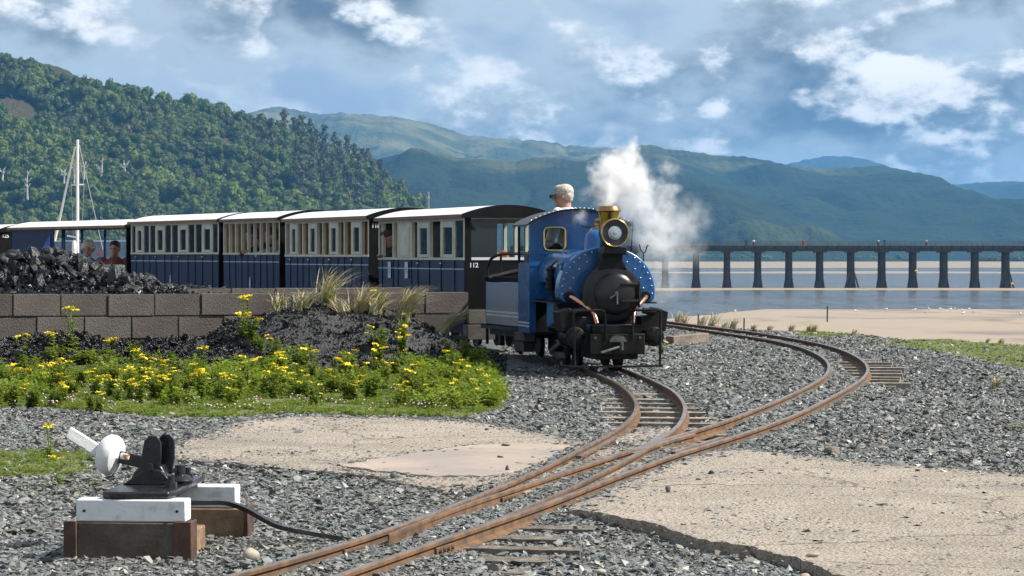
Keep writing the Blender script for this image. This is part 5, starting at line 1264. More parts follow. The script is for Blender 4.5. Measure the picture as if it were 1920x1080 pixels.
# ================================================================== PEOPLE
M_skin = pbr('skin', (0.46, 0.25, 0.18), 0.55, var=(0.40, 0.20, 0.15), vscale=20)
def cloth(name, c): return pbr(name, c, 0.85, var=tuple(x * 0.7 for x in c), vscale=12, bump=0.2, bscale=30)
M_white = cloth('white_cotton', (0.72, 0.73, 0.76)); M_dkblue = cloth('dark_overalls', (0.02, 0.022, 0.03)); M_red = cloth('maroon_jacket', (0.17, 0.045, 0.04)); M_purple = cloth('violet_top', (0.16, 0.10, 0.28)); M_blk = cloth('black_top', (0.018, 0.018, 0.02)); M_pale = cloth('pale_blue_shirt', (0.36, 0.42, 0.52)); M_orange = cloth('orange_top', (0.42, 0.14, 0.04)); M_jeans = cloth('denim', (0.03, 0.045, 0.08))
def hair_mat(name, a, b_): return pbr(name, a, 0.5, var=b_, vscale=55, bump=0.5, bscale=90, bdist=0.006)
M_hw = hair_mat('white_hair', (0.62, 0.56, 0.47), (0.34, 0.29, 0.23)); M_hd = hair_mat('dark_hair', (0.018, 0.012, 0.010), (0.04, 0.028, 0.02)); M_hb = hair_mat('brown_hair', (0.06, 0.035, 0.02), (0.03, 0.018, 0.01)); M_eye = pbr('eye_dark', (0.02, 0.015, 0.012), 0.2)
def remesh(o, vox, sm=2):
    m = o.modifiers.new('join', 'REMESH'); m.mode = 'VOXEL'; m.voxel_size = vox; m.use_smooth_shade = True
    s_ = o.modifiers.new('soften', 'SMOOTH'); s_.iterations = sm; s_.factor = 0.5
def person(name_lbl, loc, face, hair, hairm, top, bottom, arms=None, head_yaw=0.0, head_pitch=0.0, lean=0.0, vox=0.014, glasses=False, curly=False, group='people on the train', scale=1.0):
    """seated figure: origin at the hips on the seat, face = heading of the body (degrees anticlockwise from +x)"""
    t = empty('person', loc, R(face)); t.scale = (scale,) * 3; tag(t, name_lbl, 'person', group)
    # body frame: x forward, y left, z up
    def L_(z): return lean * z
    sh = 0.46; hx = L_(0.66)
    HM = Matrix.Translation((hx + 0.015, 0, 0.630)) @ Euler((0, head_pitch, head_yaw)).to_matrix().to_4x4()
    b = MB()
    def he(c, r, rot=None):
        c = HM @ Vector(c); b.ell(c, r, 14, 10, HM.to_euler() if rot is None else rot)
    he((0, 0, 0.02), (0.094, 0.074, 0.098)); he((0.022, 0, -0.045), (0.066, 0.056, 0.070)); he((0.075, 0, -0.088), (0.022, 0.026, 0.020)); he((0.098, 0, -0.02), (0.020, 0.013, 0.026)); he((0.086, 0, 0.022), (0.016, 0.045, 0.012))
    he((0.082, 0, -0.058), (0.014, 0.026, 0.009))
    for s_ in (-1, 1): he((-0.008, s_ * 0.077, -0.012), (0.018, 0.010, 0.030))
    b.tube([(L_(0.4), 0, 0.42), HM @ Vector((-0.015, 0, -0.06))], [0.062, 0.052], 14)
    b.ell((L_(0.35), 0, 0.37), (0.095, 0.165, 0.10), 16, 10); b.ell((L_(0.2), 0, 0.22), (0.10, 0.145, 0.17), 16, 10); b.ell((0, 0, 0.06), (0.11, 0.165, 0.12), 16, 10)
    A = arms or {'L': ((0.05, 0.25, 0.22), (0.24, 0.16, 0.14)), 'R': ((0.05, -0.25, 0.22), (0.24, -0.16, 0.14))}
    limbs = []
    for k, s_ in (('L', 1), ('R', -1)):
        S_ = Vector((L_(sh), s_ * 0.185, sh - 0.01)); E_, W_ = Vector(A[k][0]), Vector(A[k][1]); d = (W_ - E_).normalized()
        b.ell(S_, (0.055, 0.055, 0.055), 10, 8); b.tube([S_, (S_ + E_) / 2, E_], [0.050, 0.047, 0.039], 10); b.tube([E_, E_ + (W_ - E_) * 0.35, W_], [0.039, 0.041, 0.026], 10)
        u = d.cross(Vector((0, 0, 1))); u = u.normalized() if u.length > 0.1 else Vector((0, 1, 0)); dn = u.cross(d)
        Pm = W_ + d * 0.045; b.ell(Pm, (0.040, 0.036, 0.018), 10, 8, Matrix((d, u, d.cross(u))).transposed().to_euler())
        for q, (o_, ln) in enumerate(((-0.026, 0.062), (-0.009, 0.072), (0.009, 0.068), (0.025, 0.052))):
            a0 = Pm + d * 0.03 + u * o_; b.tube([a0, a0 + d * ln * 0.5 + dn * 0.006, a0 + d * ln * 0.85 - Vector((0, 0, 0.018))], [0.0095, 0.009, 0.0075], 8)
        a0 = Pm + u * s_ * -0.03; b.tube([a0, a0 + d * 0.03 + u * s_ * -0.022], [0.0105, 0.009], 8)
        limbs.append((S_, E_, W_))
    for s_ in (-1, 1):
        b.tube([(0, s_ * 0.09, 0.05), (0.20, s_ * 0.10, 0.065), (0.40, s_ * 0.10, 0.05)], [0.085, 0.075, 0.058], 12); b.tube([(0.40, s_ * 0.10, 0.05), (0.41, s_ * 0.10, -0.14), (0.40, s_ * 0.10, -0.36)], [0.058, 0.055, 0.036], 12); b.ell((0.45, s_ * 0.10, -0.38), (0.11, 0.042, 0.035), 10, 8)
    body = b.build('body', M_skin, t); remesh(body, vox)
    b = MB(); b.ell((L_(0.37), 0, 0.395), (0.107, 0.182, 0.105), 16, 10); b.ell((L_(0.2), 0, 0.22), (0.112, 0.158, 0.18), 16, 10); b.ell((0, 0, 0.08), (0.118, 0.168, 0.12), 16, 10); b.tube([(L_(0.44), 0, 0.45), (L_(0.50) - 0.003, 0, 0.512)], [0.095, 0.070], 14)
    for S_, E_, W_ in limbs: b.ell(S_, (0.064, 0.064, 0.064), 10, 8); b.tube([S_, (S_ + E_) / 2, E_], [0.060, 0.057, 0.050], 10); b.tube([E_, E_ + (W_ - E_) * 0.4, E_ + (W_ - E_) * 0.86], [0.050, 0.049, 0.037], 10)
    o = b.build('shirt', top, t); remesh(o, vox)
    b = MB(); b.ell((0, 0, 0.04), (0.122, 0.178, 0.115), 16, 10)
    for s_ in (-1, 1): b.tube([(0, s_ * 0.09, 0.05), (0.20, s_ * 0.10, 0.065), (0.40, s_ * 0.10, 0.05)], [0.095, 0.084, 0.067], 12); b.tube([(0.40, s_ * 0.10, 0.05), (0.41, s_ * 0.10, -0.14), (0.40, s_ * 0.10, -0.33)], [0.067, 0.063, 0.05], 12)
    o = b.build('trousers', bottom, t); remesh(o, vox)
    b = MB()
    def hh(c, r): b.ell(HM @ Vector(c), r, 16, 12, HM.to_euler())
    if curly:
        rr = random.Random(len(name_lbl)); hh((-0.02, 0, 0.05), (0.105, 0.098, 0.095))
        for _ in range(60):
            u_, v_ = rr.uniform(0.7, 5.6), rr.uniform(-0.5, 1.5); hh((-0.02 + 0.10 * math.cos(u_) * math.cos(v_), 0.10 * math.sin(u_) * math.cos(v_), 0.04 + 0.098 * math.sin(v_)), (0.025, 0.025, 0.025))
    else:
        hh((-0.014, 0, 0.046), (0.098, 0.084, 0.082)); hh((-0.045, 0, 0.004), (0.060, 0.076, 0.066)); hh((0.03, 0.0, 0.086), (0.068, 0.064, 0.038)); hh((-0.066, 0, -0.032), (0.028, 0.050, 0.036))
    o = b.build('hair', hairm, t); remesh(o, max(0.006, vox * 0.62), 1)
    for s_ in (-1, 1):
        b = MB(); b.ell(HM @ Vector((0.088, s_ * 0.031, 0.002)), (0.008, 0.011, 0.007), 8, 6); b.build('eye', M_eye, t)
    if glasses:
        g = empty('spectacles', (0, 0, 0), 0, t)
        for s_ in (-1, 1):
            pts = [HM @ Vector((0.112, s_ * 0.035 + 0.026 * math.cos(a), 0.002 + 0.021 * math.sin(a))) for a in [2 * math.pi * k / 14 for k in range(16)]]
            b = MB(); b.tube(pts, 0.0022, 6); b.tube([HM @ Vector((0.112, s_ * 0.061, 0.006)), HM @ Vector((0.0, s_ * 0.082, 0.006))], 0.0022, 6); b.build('rim', M_steel, g)
            b = MB(); b.lathe([(0.0, -0.001), (0.025, -0.001), (0.025, 0.001), (0.0, 0.001)], 14, (0, 0, 0), 'x'); lo = b.build('lens', M_glass, g); lo.matrix_local = HM @ Matrix.Translation((0.112, s_ * 0.035, 0.002))
    return t
# driver, perched behind the cab, looking round to the left
dp = Vector((0.56, 24.42, 0)); dz = HC + (478 - 364) / F * dp.y
drv = person('white haired driver in a white shirt looking sideways above the cab roof', (dp.x, dp.y, dz - 0.612), 150, 'short', M_hw, M_white, M_dkblue, head_yaw=R(14), head_pitch=R(6), lean=0.08, vox=0.009, scale=0.94, glasses=True, arms={'L': ((0.10, 0.24, 0.16), (0.30, 0.12, 0.06)), 'R': ((0.16, -0.24, 0.18), (0.36, -0.16, 0.12))})
b = MB(); b.tube(smooth_path([(0.125, 0.02, 0.61), (0.155, 0.025, 0.60), (0.175, 0.028, 0.585)], 4), 0.006, 6); b.lathe([(0.0, 0.57), (0.016, 0.572), (0.019, 0.60), (0.013, 0.605), (0.0, 0.59)], 12, (0.178, 0.028, 0)); o = b.build('smoking_pipe', M_blk, None)
o.parent = None; o.matrix_world = Matrix.Translation(drv.location) @ Euler((0, 0, R(150 + 14))).to_matrix().to_4x4(); tag(o, 'dark tobacco pipe held in the mouth of the driver', 'pipe')
def in_coach(c, x, y, z): 
    M = Matrix.Translation(c.location) @ Euler((0, 0, c.rotation_euler.z)).to_matrix().to_4x4(); return M @ Vector((x, y, z))
def cdeg(c): return math.degrees(c.rotation_euler.z)
# man leaning out of the nearest coach
xb = (e1[7] + e1[8]) / 2
person('dark haired man in black leaning on the sill of the nearest coach', in_coach(c1, xb + 0.22, -0.60, 0.58), cdeg(c1) + 90, 'short', M_hb, M_blk, M_jeans, head_yaw=R(-12), head_pitch=R(28), lean=0.78, arms={'L': ((0.52, 0.24, 0.36), (0.60, 0.02, 0.385)), 'R': ((0.52, -0.24, 0.36), (0.63, -0.04, 0.40))}, scale=0.95)
person('passenger in an orange top seated inside the nearest coach', in_coach(c1, e1[2] + 0.22, -0.62, 0.56), cdeg(c1) + 180, 'short', M_hd, M_orange, M_jeans, scale=0.92)
person('dark haired passenger in black at the window of the short coach', in_coach(c3, 1.22, -0.60, 0.58), cdeg(c3) + 90, 'short', M_hd, M_blk, M_jeans, head_yaw=R(-35), head_pitch=R(10), lean=0.78, arms={'L': ((0.52, 0.24, 0.36), (0.60, 0.02, 0.385)), 'R': ((0.60, -0.22, 0.36), (0.63, -0.02, 0.40))}, scale=0.95)
person('passenger in pale blue with an elbow out of the short coach', in_coach(c3, 0.66, -0.60, 0.57), cdeg(c3) + 90, 'short', M_hd, M_pale, M_jeans, head_yaw=R(-20), lean=0.70, arms={'L': ((0.50, 0.24, 0.36), (0.58, 0.02, 0.385)), 'R': ((0.60, -0.24, 0.36), (0.56, -0.02, 0.40))}, scale=0.95)
person('dark clothed passenger further inside the short coach', in_coach(c3, 0.62, -0.60, 0.57), cdeg(c3) + 180, 'short', M_hd, M_blk, M_jeans, scale=0.92)
person('amber clad passenger inside the long coach behind the heap', in_coach(c4, 1.55, -0.45, 0.56), cdeg(c4) + 180, 'short', M_hb, M_orange, M_jeans, scale=0.92)
# open coach
def open_spot(px, y): return Vector(((px - 960) / F * y, y))
p = open_spot(166, 38.6); person('curly white haired woman in a violet top in the open coach', (p.x, p.y, HC - (461 - 478) / F * p.y - 0.69), 255, 'curly', M_hw, M_purple, M_jeans, curly=True, head_yaw=R(10), scale=1.0)
p = open_spot(216, 37.85); person('dark haired passenger in a maroon jacket in the open coach', (p.x, p.y, HC - (459 - 478) / F * p.y - 0.69), 262, 'short', M_hd, M_red, M_jeans, scale=1.0, arms={'L': ((0.08, 0.27, 0.24), (0.22, 0.10, 0.26)), 'R': ((0.06, -0.26, 0.22), (0.20, -0.12, 0.18))})
# ================================================================== POINT LEVER
M_wpaint = pbr('white_paint', (0.70, 0.71, 0.73), 0.6, var=(0.50, 0.49, 0.47), vscale=13, vlo=0.52, vhi=0.72, bump=0.4, bscale=60, bdist=0.004)
def chipped():
    m = pbr('chipped_white', (0.78, 0.78, 0.76), 0.55, var=(0.34, 0.15, 0.06), vscale=16, vlo=0.54, vhi=0.60, bump=0.5, bscale=40, bdist=0.004); return m
M_chip = chipped()
M_gloss = pbr('gloss_black', (0.010, 0.010, 0.011), 0.25, var=(0.02, 0.02, 0.021), vscale=14, bump=0.25, bscale=50, bdist=0.004)
M_base = pbr('stained_baulk', (0.06, 0.047, 0.036), 0.9, var=(0.115, 0.095, 0.075), vscale=6, bump=0.5, bscale=50, bdist=0.008)
M_oak = pbr('raw_timber', (0.30, 0.19, 0.10), 0.8, var=(0.16, 0.10, 0.06), vscale=9, bump=0.4, bscale=30)
M_rbr = pbr('rusty_bracket', (0.045, 0.024, 0.018), 0.8, var=(0.09, 0.042, 0.026), vscale=18, bump=0.4, bscale=80, bdist=0.005)
LV = gp(243, 1052, -0.05); LV.z = ground_z(LV.x, LV.y)
LROT = R(-4.5)
lever = empty('point_lever', LV, LROT); tag(lever, 'white weighted railway point lever on painted timbers in the foreground', 'point lever')
def LP(px, py, Y):
    """photo position at a depth, in the frame of the lever"""
    return Euler((0, 0, -LROT)).to_matrix() @ (at(px, py, Y) - LV)
def lb(b, name, mat, **k): return b.build(name, mat, k.pop('parent', lever), **k)
k_ = LV.y / F
fx0, fx1 = -0.235, 0.235
b = MB(); b.bx(fx0, fx1, 0.0, 0.11, -0.06, 0.145); base1 = lb(b, 'base_sleeper', M_base, bevel=0.006)
b = MB(); b.bx(-0.218, 0.222, 0.003, 0.105, 0.147, 0.235); beam1 = lb(b, 'white_timber', M_wpaint, bevel=0.006)
for x in (-0.185, 0.187):
    b = MB(); b.cyl((x, -0.001, 0.19), (x, 0.004, 0.19), 0.006, n=8); b.build('bolt_hole', M_gloss, beam1)
for (x0, x1) in ((fx0 - 0.03, fx0 + 0.022), (fx1 - 0.06, fx1 + 0.012)):
    b = MB(); b.bx(x0, x1, -0.014, -0.001, -0.06, 0.15); b.bx(x0 if x0 < 0 else x1 - 0.012, x0 + 0.012 if x0 < 0 else x1, -0.001, 0.10, -0.06, 0.15) if x0 > 0 else None
    lb(b, 'steel_bracket', M_rbr, bevel=0.003)
y2 = 0.72
b = MB(); b.bx(-0.15, 0.325, y2, y2 + 0.11, -0.06, 0.13); lb(b, 'base_sleeper', M_oak, bevel=0.006)
b = MB(); b.bx(-0.14, 0.285, y2 + 0.003, y2 + 0.105, 0.132, 0.225); lb(b, 'white_timber', M_wpaint, bevel=0.006)
b = MB(); b.bx(0.327, 0.341, y2 - 0.02, y2 + 0.12, -0.06, 0.14); lb(b, 'steel_bracket', M_rbr, bevel=0.003)
b = MB(); b.bx(0.15, 0.228, 0.111, 0.36, -0.05, 0.10); lb(b, 'packing_timber', M_oak, bevel=0.006)
# stand: base plate, frame, twin quadrants
YB = LV.y + 0.38
def q3(px, py, dy=0.0): return LP(px, py, YB + dy)
zt = 0.237
b = MB(); b.prism([(-0.12, 0.03), (-0.08, 0.0), (0.15, 0.02), (0.17, 0.10), (0.14, 0.74), (0.06, 0.80), (-0.06, 0.78), (-0.12, 0.70), (-0.12, 0.20)], zt, zt + 0.028, 'z'); lb(b, 'base_plate', M_gloss, bevel=0.008)
b = MB(); b.prism([(-0.055, zt + 0.028), (0.125, zt + 0.028), (0.10, zt + 0.07), (0.08, zt + 0.105), (0.0, zt + 0.11), (-0.03, zt + 0.08)], 0.33, 0.43); fr = lb(b, 'stand_frame', M_gloss, bevel=0.008)
for yy in (0.31, 0.435):
    b = MB(); b.prism([(-0.075, zt + 0.028), (0.14, zt + 0.028), (0.085, zt + 0.085), (0.03, zt + 0.10)], yy, yy + 0.014); b.build('web', M_gloss, fr, bevel=0.004)
fr.location.x = -0.03
for yy in (0.325, 0.415):
    qo = 0.0 if yy < 0.4 else 0.036
    pts = [(0.0 + qo, zt + 0.055), (0.07 + qo, zt + 0.065), (0.082 + qo, zt + 0.13), (0.082 + qo, zt + 0.20), (0.066 + qo, zt + 0.226), (0.032 + qo, zt + 0.228), (0.012 + qo, zt + 0.205), (0.0 + qo, zt + 0.14)]
    b = MB(); b.prism(pts, yy, yy + 0.016); qd = lb(b, 'quadrant', M_gloss, bevel=0.003); qd.location.x = -0.03
    for (x, z) in ((0.035, 0.19), (0.062, 0.185)):
        x += qo; b = MB(); b.cyl((x, yy - 0.002, zt + z), (x, yy, zt + z), 0.006, n=8); b.build('pin_hole', M_lampin, qd)
b = MB(); b.cyl((0.005, 0.29, zt + 0.10), (0.005, 0.47, zt + 0.10), 0.018, n=14); lb(b, 'pivot', M_gloss)
for (x, y) in ((0.12, 0.20), (0.10, 0.62), (-0.06, 0.66)):
    b = MB(); b.cyl((x, y, zt + 0.028), (x, y, zt + 0.05), 0.026, n=6); b.cyl((x, y, zt + 0.05), (x, y, zt + 0.075), 0.014, n=10); lb(b, 'bolt', M_gloss)
b = MB(); b.lathe([(0.0, 0.0), (0.05, 0.0), (0.055, 0.012), (0.04, 0.03), (0.022, 0.036), (0.022, 0.075), (0.0, 0.08)], 16, (0.115, 0.40, zt + 0.028)); lb(b, 'crank_boss', M_gloss)
# arm, weight, handle
A0 = Vector((0.01, 0.378, zt + 0.105)); A1 = LP(206, 853, YB + 0.0); ad = (A1 - A0).normalized()
b = MB(); b.bar(A0, A1 + ad * 0.02, 0.022, 0.05); lb(b, 'arm', M_gloss, bevel=0.004)
H0 = LP(192, 852, YB); H1 = LP(126, 810, YB - 0.03)
b = MB(); b.bar(H0, H1, 0.016, 0.052); hd = lb(b, 'handle', M_chip, bevel=0.006)
b = MB(); prof = [(0.0, -0.046), (0.05, -0.045), (0.072, -0.037), (0.083, -0.02), (0.086, 0.0), (0.083, 0.02), (0.072, 0.037), (0.05, 0.045), (0.0, 0.046)]
b.lathe(prof, 36, (0, 0, 0), 'x'); wt = lb(b, 'balance_weight', pbr('weight_white', (0.78, 0.78, 0.77), 0.55, var=(0.45, 0.33, 0.22), vscale=9, vlo=0.64, vhi=0.72, bump=0.5, bscale=30, bdist=0.006))
wt.scale = (0.84, 0.88, 0.98); wt.location = A1; wt.rotation_euler = (0, R(14), R(-18))
b = MB(); b.cyl((0.055, 0, 0.005), (0.085, 0, 0.005), 0.014, n=8); nb = b.build('set_bolt', M_chip, lever); nb.location = A1; nb.rotation_euler = (0, R(8), R(-20))
# the bent flat rod to the points
rp = [LP(335, 944, LV.y + 0.42), LP(385, 943, LV.y + 0.48), LP(425, 944, LV.y + 0.5), LP(460, 955, LV.y + 0.48), LP(500, 977, LV.y + 0.45), LP(535, 992, LV.y + 0.42), LP(580, 1001, LV.y + 0.5), LP(655, 1013, LV.y + 0.62)]
pth = smooth_path(rp, 6); V = []
b = MB()
for i, p in enumerate(pth):
    t = (pth[min(i + 1, len(pth) - 1)] - pth[max(i - 1, 0)]).normalized(); s_ = Vector((t.y, -t.x, 0)).normalized(); u_ = s_.cross(t)
    for (a, c) in ((-0.017, -0.009), (0.017, -0.009), (0.017, 0.009), (-0.017, 0.009)): V.append(p + s_ * a + u_ * c)
fs = [(i * 4 + k, i * 4 + (k + 1) % 4, (i + 1) * 4 + (k + 1) % 4, (i + 1) * 4 + k) for i in range(len(pth) - 1) for k in range(4)] + [(0, 1, 2, 3), tuple(len(V) - 4 + k for k in range(4))]
b._add(V, fs); lb(b, 'point_rod', M_gloss)

# ================================================================== VIADUCT
VY = 446.0
M_tim = pbr('viaduct_timber', (0.030, 0.031, 0.033), 0.85, var=(0.06, 0.058, 0.054), vscale=0.8, bump=0.4, bscale=4, bdist=0.05)
M_rail = pbr('viaduct_rail', (0.09, 0.09, 0.088), 0.8, var=(0.17, 0.165, 0.155), vscale=0.5)
via = empty('viaduct', (0, VY, WATER_Z)); tag(via, 'long dark timber railway viaduct on piers across the estuary', 'viaduct')
sp = 58 * VY / F; vz = lambda py: HC - (py - 478) / F * VY - WATER_Z
PX = [(1247 + 58 * k - 960) / F * VY for k in range(-5, 14)]
zt_, zr_ = vz(471), vz(453)
def mesh_of(b, mat, smooth=True): m = b.mesh('piece', smooth); m.materials.append(mat); return m
b = MB()
prof = [(1.0, -0.5), (0.86, 0.25), (0.74, 1.0), (0.60, 1.7), (0.57, 3.5), (0.54, zt_ - 0.22)]
b.lathe([(0, -0.5)] + prof + [(0, zt_ - 0.22)], 10); m_shaft = mesh_of(b, M_tim)
b = MB(); b.bx(-0.95, 0.95, -2.2, 2.2, zt_ - 0.24, zt_ - 0.02); m_cap = mesh_of(b, M_tim, False)
b = MB(); b.bx(-0.62, 0.62, -2.0, 2.0, zt_ - 0.50, zt_ - 0.27); m_cor = mesh_of(b, M_tim, False)
b = MB(); b.bx(-sp / 2, sp / 2, -0.2, 0.2, zt_, vz(463)); m_beam = mesh_of(b, M_tim, False)
b = MB(); b.bx(-sp / 2, sp / 2, -2.5, 2.5, vz(463), vz(460.5)); m_deck = mesh_of(b, M_tim, False)
b = MB(); b.bx(-0.05, 0.05, -0.05, 0.05, vz(466), zr_); m_post = mesh_of(b, M_rail, False)
b = MB(); b.bx(-sp / 2, sp / 2, -0.04, 0.04, -0.06, 0.06); m_rl = mesh_of(b, M_rail, False)
b = MB(); b.bx(-0.14, 0.14, -0.14, 0.14, vz(468.5), vz(461.5)); m_join = mesh_of(b, M_tim, False)
for i, x in enumerate(PX):
    pr = empty('pier', (x, 0, 0), 0, via)
    share('shaft', m_shaft, pr, (0, -1.1, 0), (0, 0, 0.2 * i), (1, 0.9, 1)); share('shaft', m_shaft, pr, (0.0, 1.1, 0), (0, 0, 0.3 * i), (1, 0.9, 1))
    share('cap_beam', m_cap, pr)
    if i in (11, 16):
        for sx in (-1, 1):
            b = MB(); b.bar((sx * 1.35, -1.6, -0.4), (sx * 0.35, -1.5, 3.0), 0.3, 0.3); b.build('raking_strut', M_tim, pr, smooth=False)
    sn = empty('span', (x + sp / 2, 0, 0), 0, via)
    for y in (-2.2, -0.7, 0.7, 2.2): share('girder', m_beam, sn, (0, y, 0))
    share('deck', m_deck, sn)
    for y in (-2.42, 2.42):
        for k in (0, 1, 2): share('railing_post', m_post, sn, (-sp / 2 + sp * k / 3, y, 0))
        for z in (zr_ - 0.05, zr_ - 0.42): share('railing', m_rl, sn, (0, y + 0.12, z))
    for k in range(6): share('joist_end', m_join, sn, (-sp / 2 + sp * (k + 0.5) / 6, -2.62, 0))
M_far_red = cloth('red_coat', (0.38, 0.03, 0.03)); M_far_buff = cloth('buff_coat', (0.42, 0.38, 0.28))
def walker(px, top, legs, label):
    t = empty('person', ((px - 960) / F * VY, VY - 0.9, WATER_Z + vz(464.5)), R(90)); tag(t, label, 'person', 'walkers on the viaduct'); t.scale = (0.92,) * 3
    b = MB(); b.ell((0, 0, 1.62), (0.10, 0.085, 0.125), 10, 8); b.tube([(0, 0, 1.38), (0, 0, 1.55)], 0.055, 8); b.ell((0, 0, 1.22), (0.13, 0.20, 0.26), 10, 8); b.ell((0, 0, 0.95), (0.13, 0.18, 0.15), 10, 8)
    for s_ in (-1, 1):
        b.tube([(0, s_ * 0.2, 1.40), (0.02, s_ * 0.25, 1.12), (0.12, s_ * 0.22, 0.90)], [0.055, 0.045, 0.035], 8); b.tube([(0, s_ * 0.09, 0.92), (s_ * 0.08, s_ * 0.09, 0.5), (s_ * 0.14, s_ * 0.09, 0.06)], [0.09, 0.065, 0.045], 8); b.ell((s_ * 0.14 + 0.06, s_ * 0.09, 0.04), (0.13, 0.05, 0.045), 8, 6)
    o = b.build('body', M_skin, t); remesh(o, 0.035)
    b = MB(); b.ell((0, 0, 1.22), (0.16, 0.23, 0.28), 10, 8)
    for s_ in (-1, 1): b.tube([(0, s_ * 0.2, 1.40), (0.02, s_ * 0.25, 1.12), (0.10, s_ * 0.22, 0.94)], [0.075, 0.06, 0.05], 8)
    o = b.build('jacket', top, t); remesh(o, 0.035)
    b = MB(); b.ell((0, 0, 0.93), (0.15, 0.20, 0.16), 10, 8)
    for s_ in (-1, 1): b.tube([(0, s_ * 0.09, 0.92), (s_ * 0.08, s_ * 0.09, 0.5), (s_ * 0.14, s_ * 0.09, 0.12)], [0.105, 0.08, 0.06], 8)
    o = b.build('trousers', legs, t); remesh(o, 0.035)
    b = MB(); b.ell((-0.02, 0, 1.67), (0.105, 0.095, 0.10), 10, 8); b.build('hair', M_hb, t)
walker(1398, M_blk, M_jeans, 'dark clothed walker on the viaduct nearest the steam')
walker(1412, M_white, M_jeans, 'walker in white on the viaduct beside the dark clothed one')
walker(1505, M_far_red, M_far_red, 'walker in a red coat on the viaduct above the knolls')
walker(1645, M_pale, M_blk, 'walker in pale blue leading a pair on the viaduct')
walker(1657, M_blk, M_jeans, 'walker in black following the one in pale blue')
walker(1735, M_far_buff, M_jeans, 'lone walker in a buff coat on the right part of the viaduct')
# marker boards and a yellow float on the piers
for (px, py, lb_) in ((1718, 508, 'small yellow marker on a middle pier of the viaduct'), (1898, 532, 'yellow float by the braced pier at the right')):
    b = MB(); b.lathe([(0, -0.25), (0.14, -0.22), (0.2, 0), (0.14, 0.22), (0, 0.25)], 12, (0, 0, 0), 'x'); b.cyl((0, 0, 0.15), (0, 0, 0.4), 0.05, n=8)
    o = b.build('marker', pbr('marker_yellow', (0.55, 0.50, 0.05), 0.5)); o.location = at(px, py, VY - 2.6); tag(o, lb_, 'marker', 'yellow markers on the viaduct')

# ================================================================== GULLS
M_gull = pbr('gull_white', (0.78, 0.78, 0.78), 0.7); M_gullw = pbr('gull_wing', (0.36, 0.38, 0.41), 0.7); M_beak = pbr('gull_beak', (0.55, 0.32, 0.03), 0.5)
def make_gull():
    t = empty('gull', (0, 0, 0)); b = MB(); b.ell((0, 0, 0.20), (0.19, 0.08, 0.085), 14, 10, (0, R(-12), 0)); b.ell((0.17, 0, 0.31), (0.055, 0.045, 0.048), 12, 8); b.tube([(0.09, 0, 0.23), (0.155, 0, 0.30)], [0.06, 0.04], 10); b.tube([(-0.12, 0, 0.19), (-0.27, 0, 0.15)], [0.05, 0.018], 8)
    bd = b.build('body', M_gull, t); remesh(bd, 0.016)
    for s_ in (-1, 1):
        b = MB(); b.ell((-0.05, s_ * 0.068, 0.215), (0.20, 0.022, 0.058), 12, 8, (0, R(-6), s_ * 0.1)); b.build('wing', M_gullw, t)
        b = MB(); b.tube([(0.01, s_ * 0.03, 0.13), (0.01, s_ * 0.03, 0.005)], 0.007, 6); b.box((0.03, s_ * 0.03, 0.006), (0.07, 0.04, 0.01)); b.build('leg', M_beak, t)
    b = MB(); b.tube([(0.215, 0, 0.305), (0.275, 0, 0.292)], [0.016, 0.005], 8); b.build('beak', M_beak, t)
    return t
g0 = make_gull()
GUL = [(1379, 587, 'lone gull on the sand nearest the steam'), (1605, 587, 'gull on its own at the middle of the beach'), (1661, 583.5, 'gull at the waterline left of the flock'), (1715, 584.5, 'leftmost gull of the flock by the water'), (1736, 590, 'gull standing nearest to the front of the flock on its left side'), (1742, 582.8, 'second gull of the flock along the waterline'), (1764, 582.8, 'third gull of the flock along the waterline'), (1782, 583.2, 'fourth gull of the flock along the waterline'), (1793, 582.8, 'fifth gull of the flock along the waterline'), (1805, 585.5, 'gull of the flock just behind the front ones'), (1806, 591, 'frontmost gull of the flock'), (1818, 583.3, 'last gull of the flock along the waterline'), (1825, 588.5, 'rightmost gull of the flock'), (1914, 592, 'single gull at the right edge of the beach')]
for i, (px, py, lb_) in enumerate(GUL):
    Y = min(np.linspace(150, 290, 500), key=lambda y: abs(478 + (HC - max(beach_z((px - 960) / F * y, y), WATER_Z)) * F / y - py)); x = (px - 960) / F * Y
    o = g0 if i == 0 else copy_tree(g0)
    o.location = (x, Y, max(beach_z(x, Y), WATER_Z) + 0.0); o.rotation_euler = (0, 0, random.uniform(0, 6.28)); tag(o, lb_, 'gull', 'gulls resting on the beach')
b = MB(); b.tube([(0, 0, -0.5), (0.03, 0, 1.3)], 0.06, 8); o = b.build('wooden_stake', M_tim); o.location = at(1551, 600, 200); o.location.z = beach_z(o.location.x, 200); tag(o, 'thin dark stake standing in the beach sand', 'stake')
for px, py, Y, lb_ in ((1395, 612, 33.2, 'short dark fence stake in the bank grass behind the track'), (1309, 604, 34.0, 'small dark stake in the tall grass beside the loco steam')):
    b = MB(); b.tube([(0, 0, -0.05), (0.004, 0, 0.10), (0, 0, 0.115)], [0.010, 0.010, 0.004], 8); o = b.build('wooden_stake', M_tim); o.location = at(px, py, Y); tag(o, lb_, 'stake')

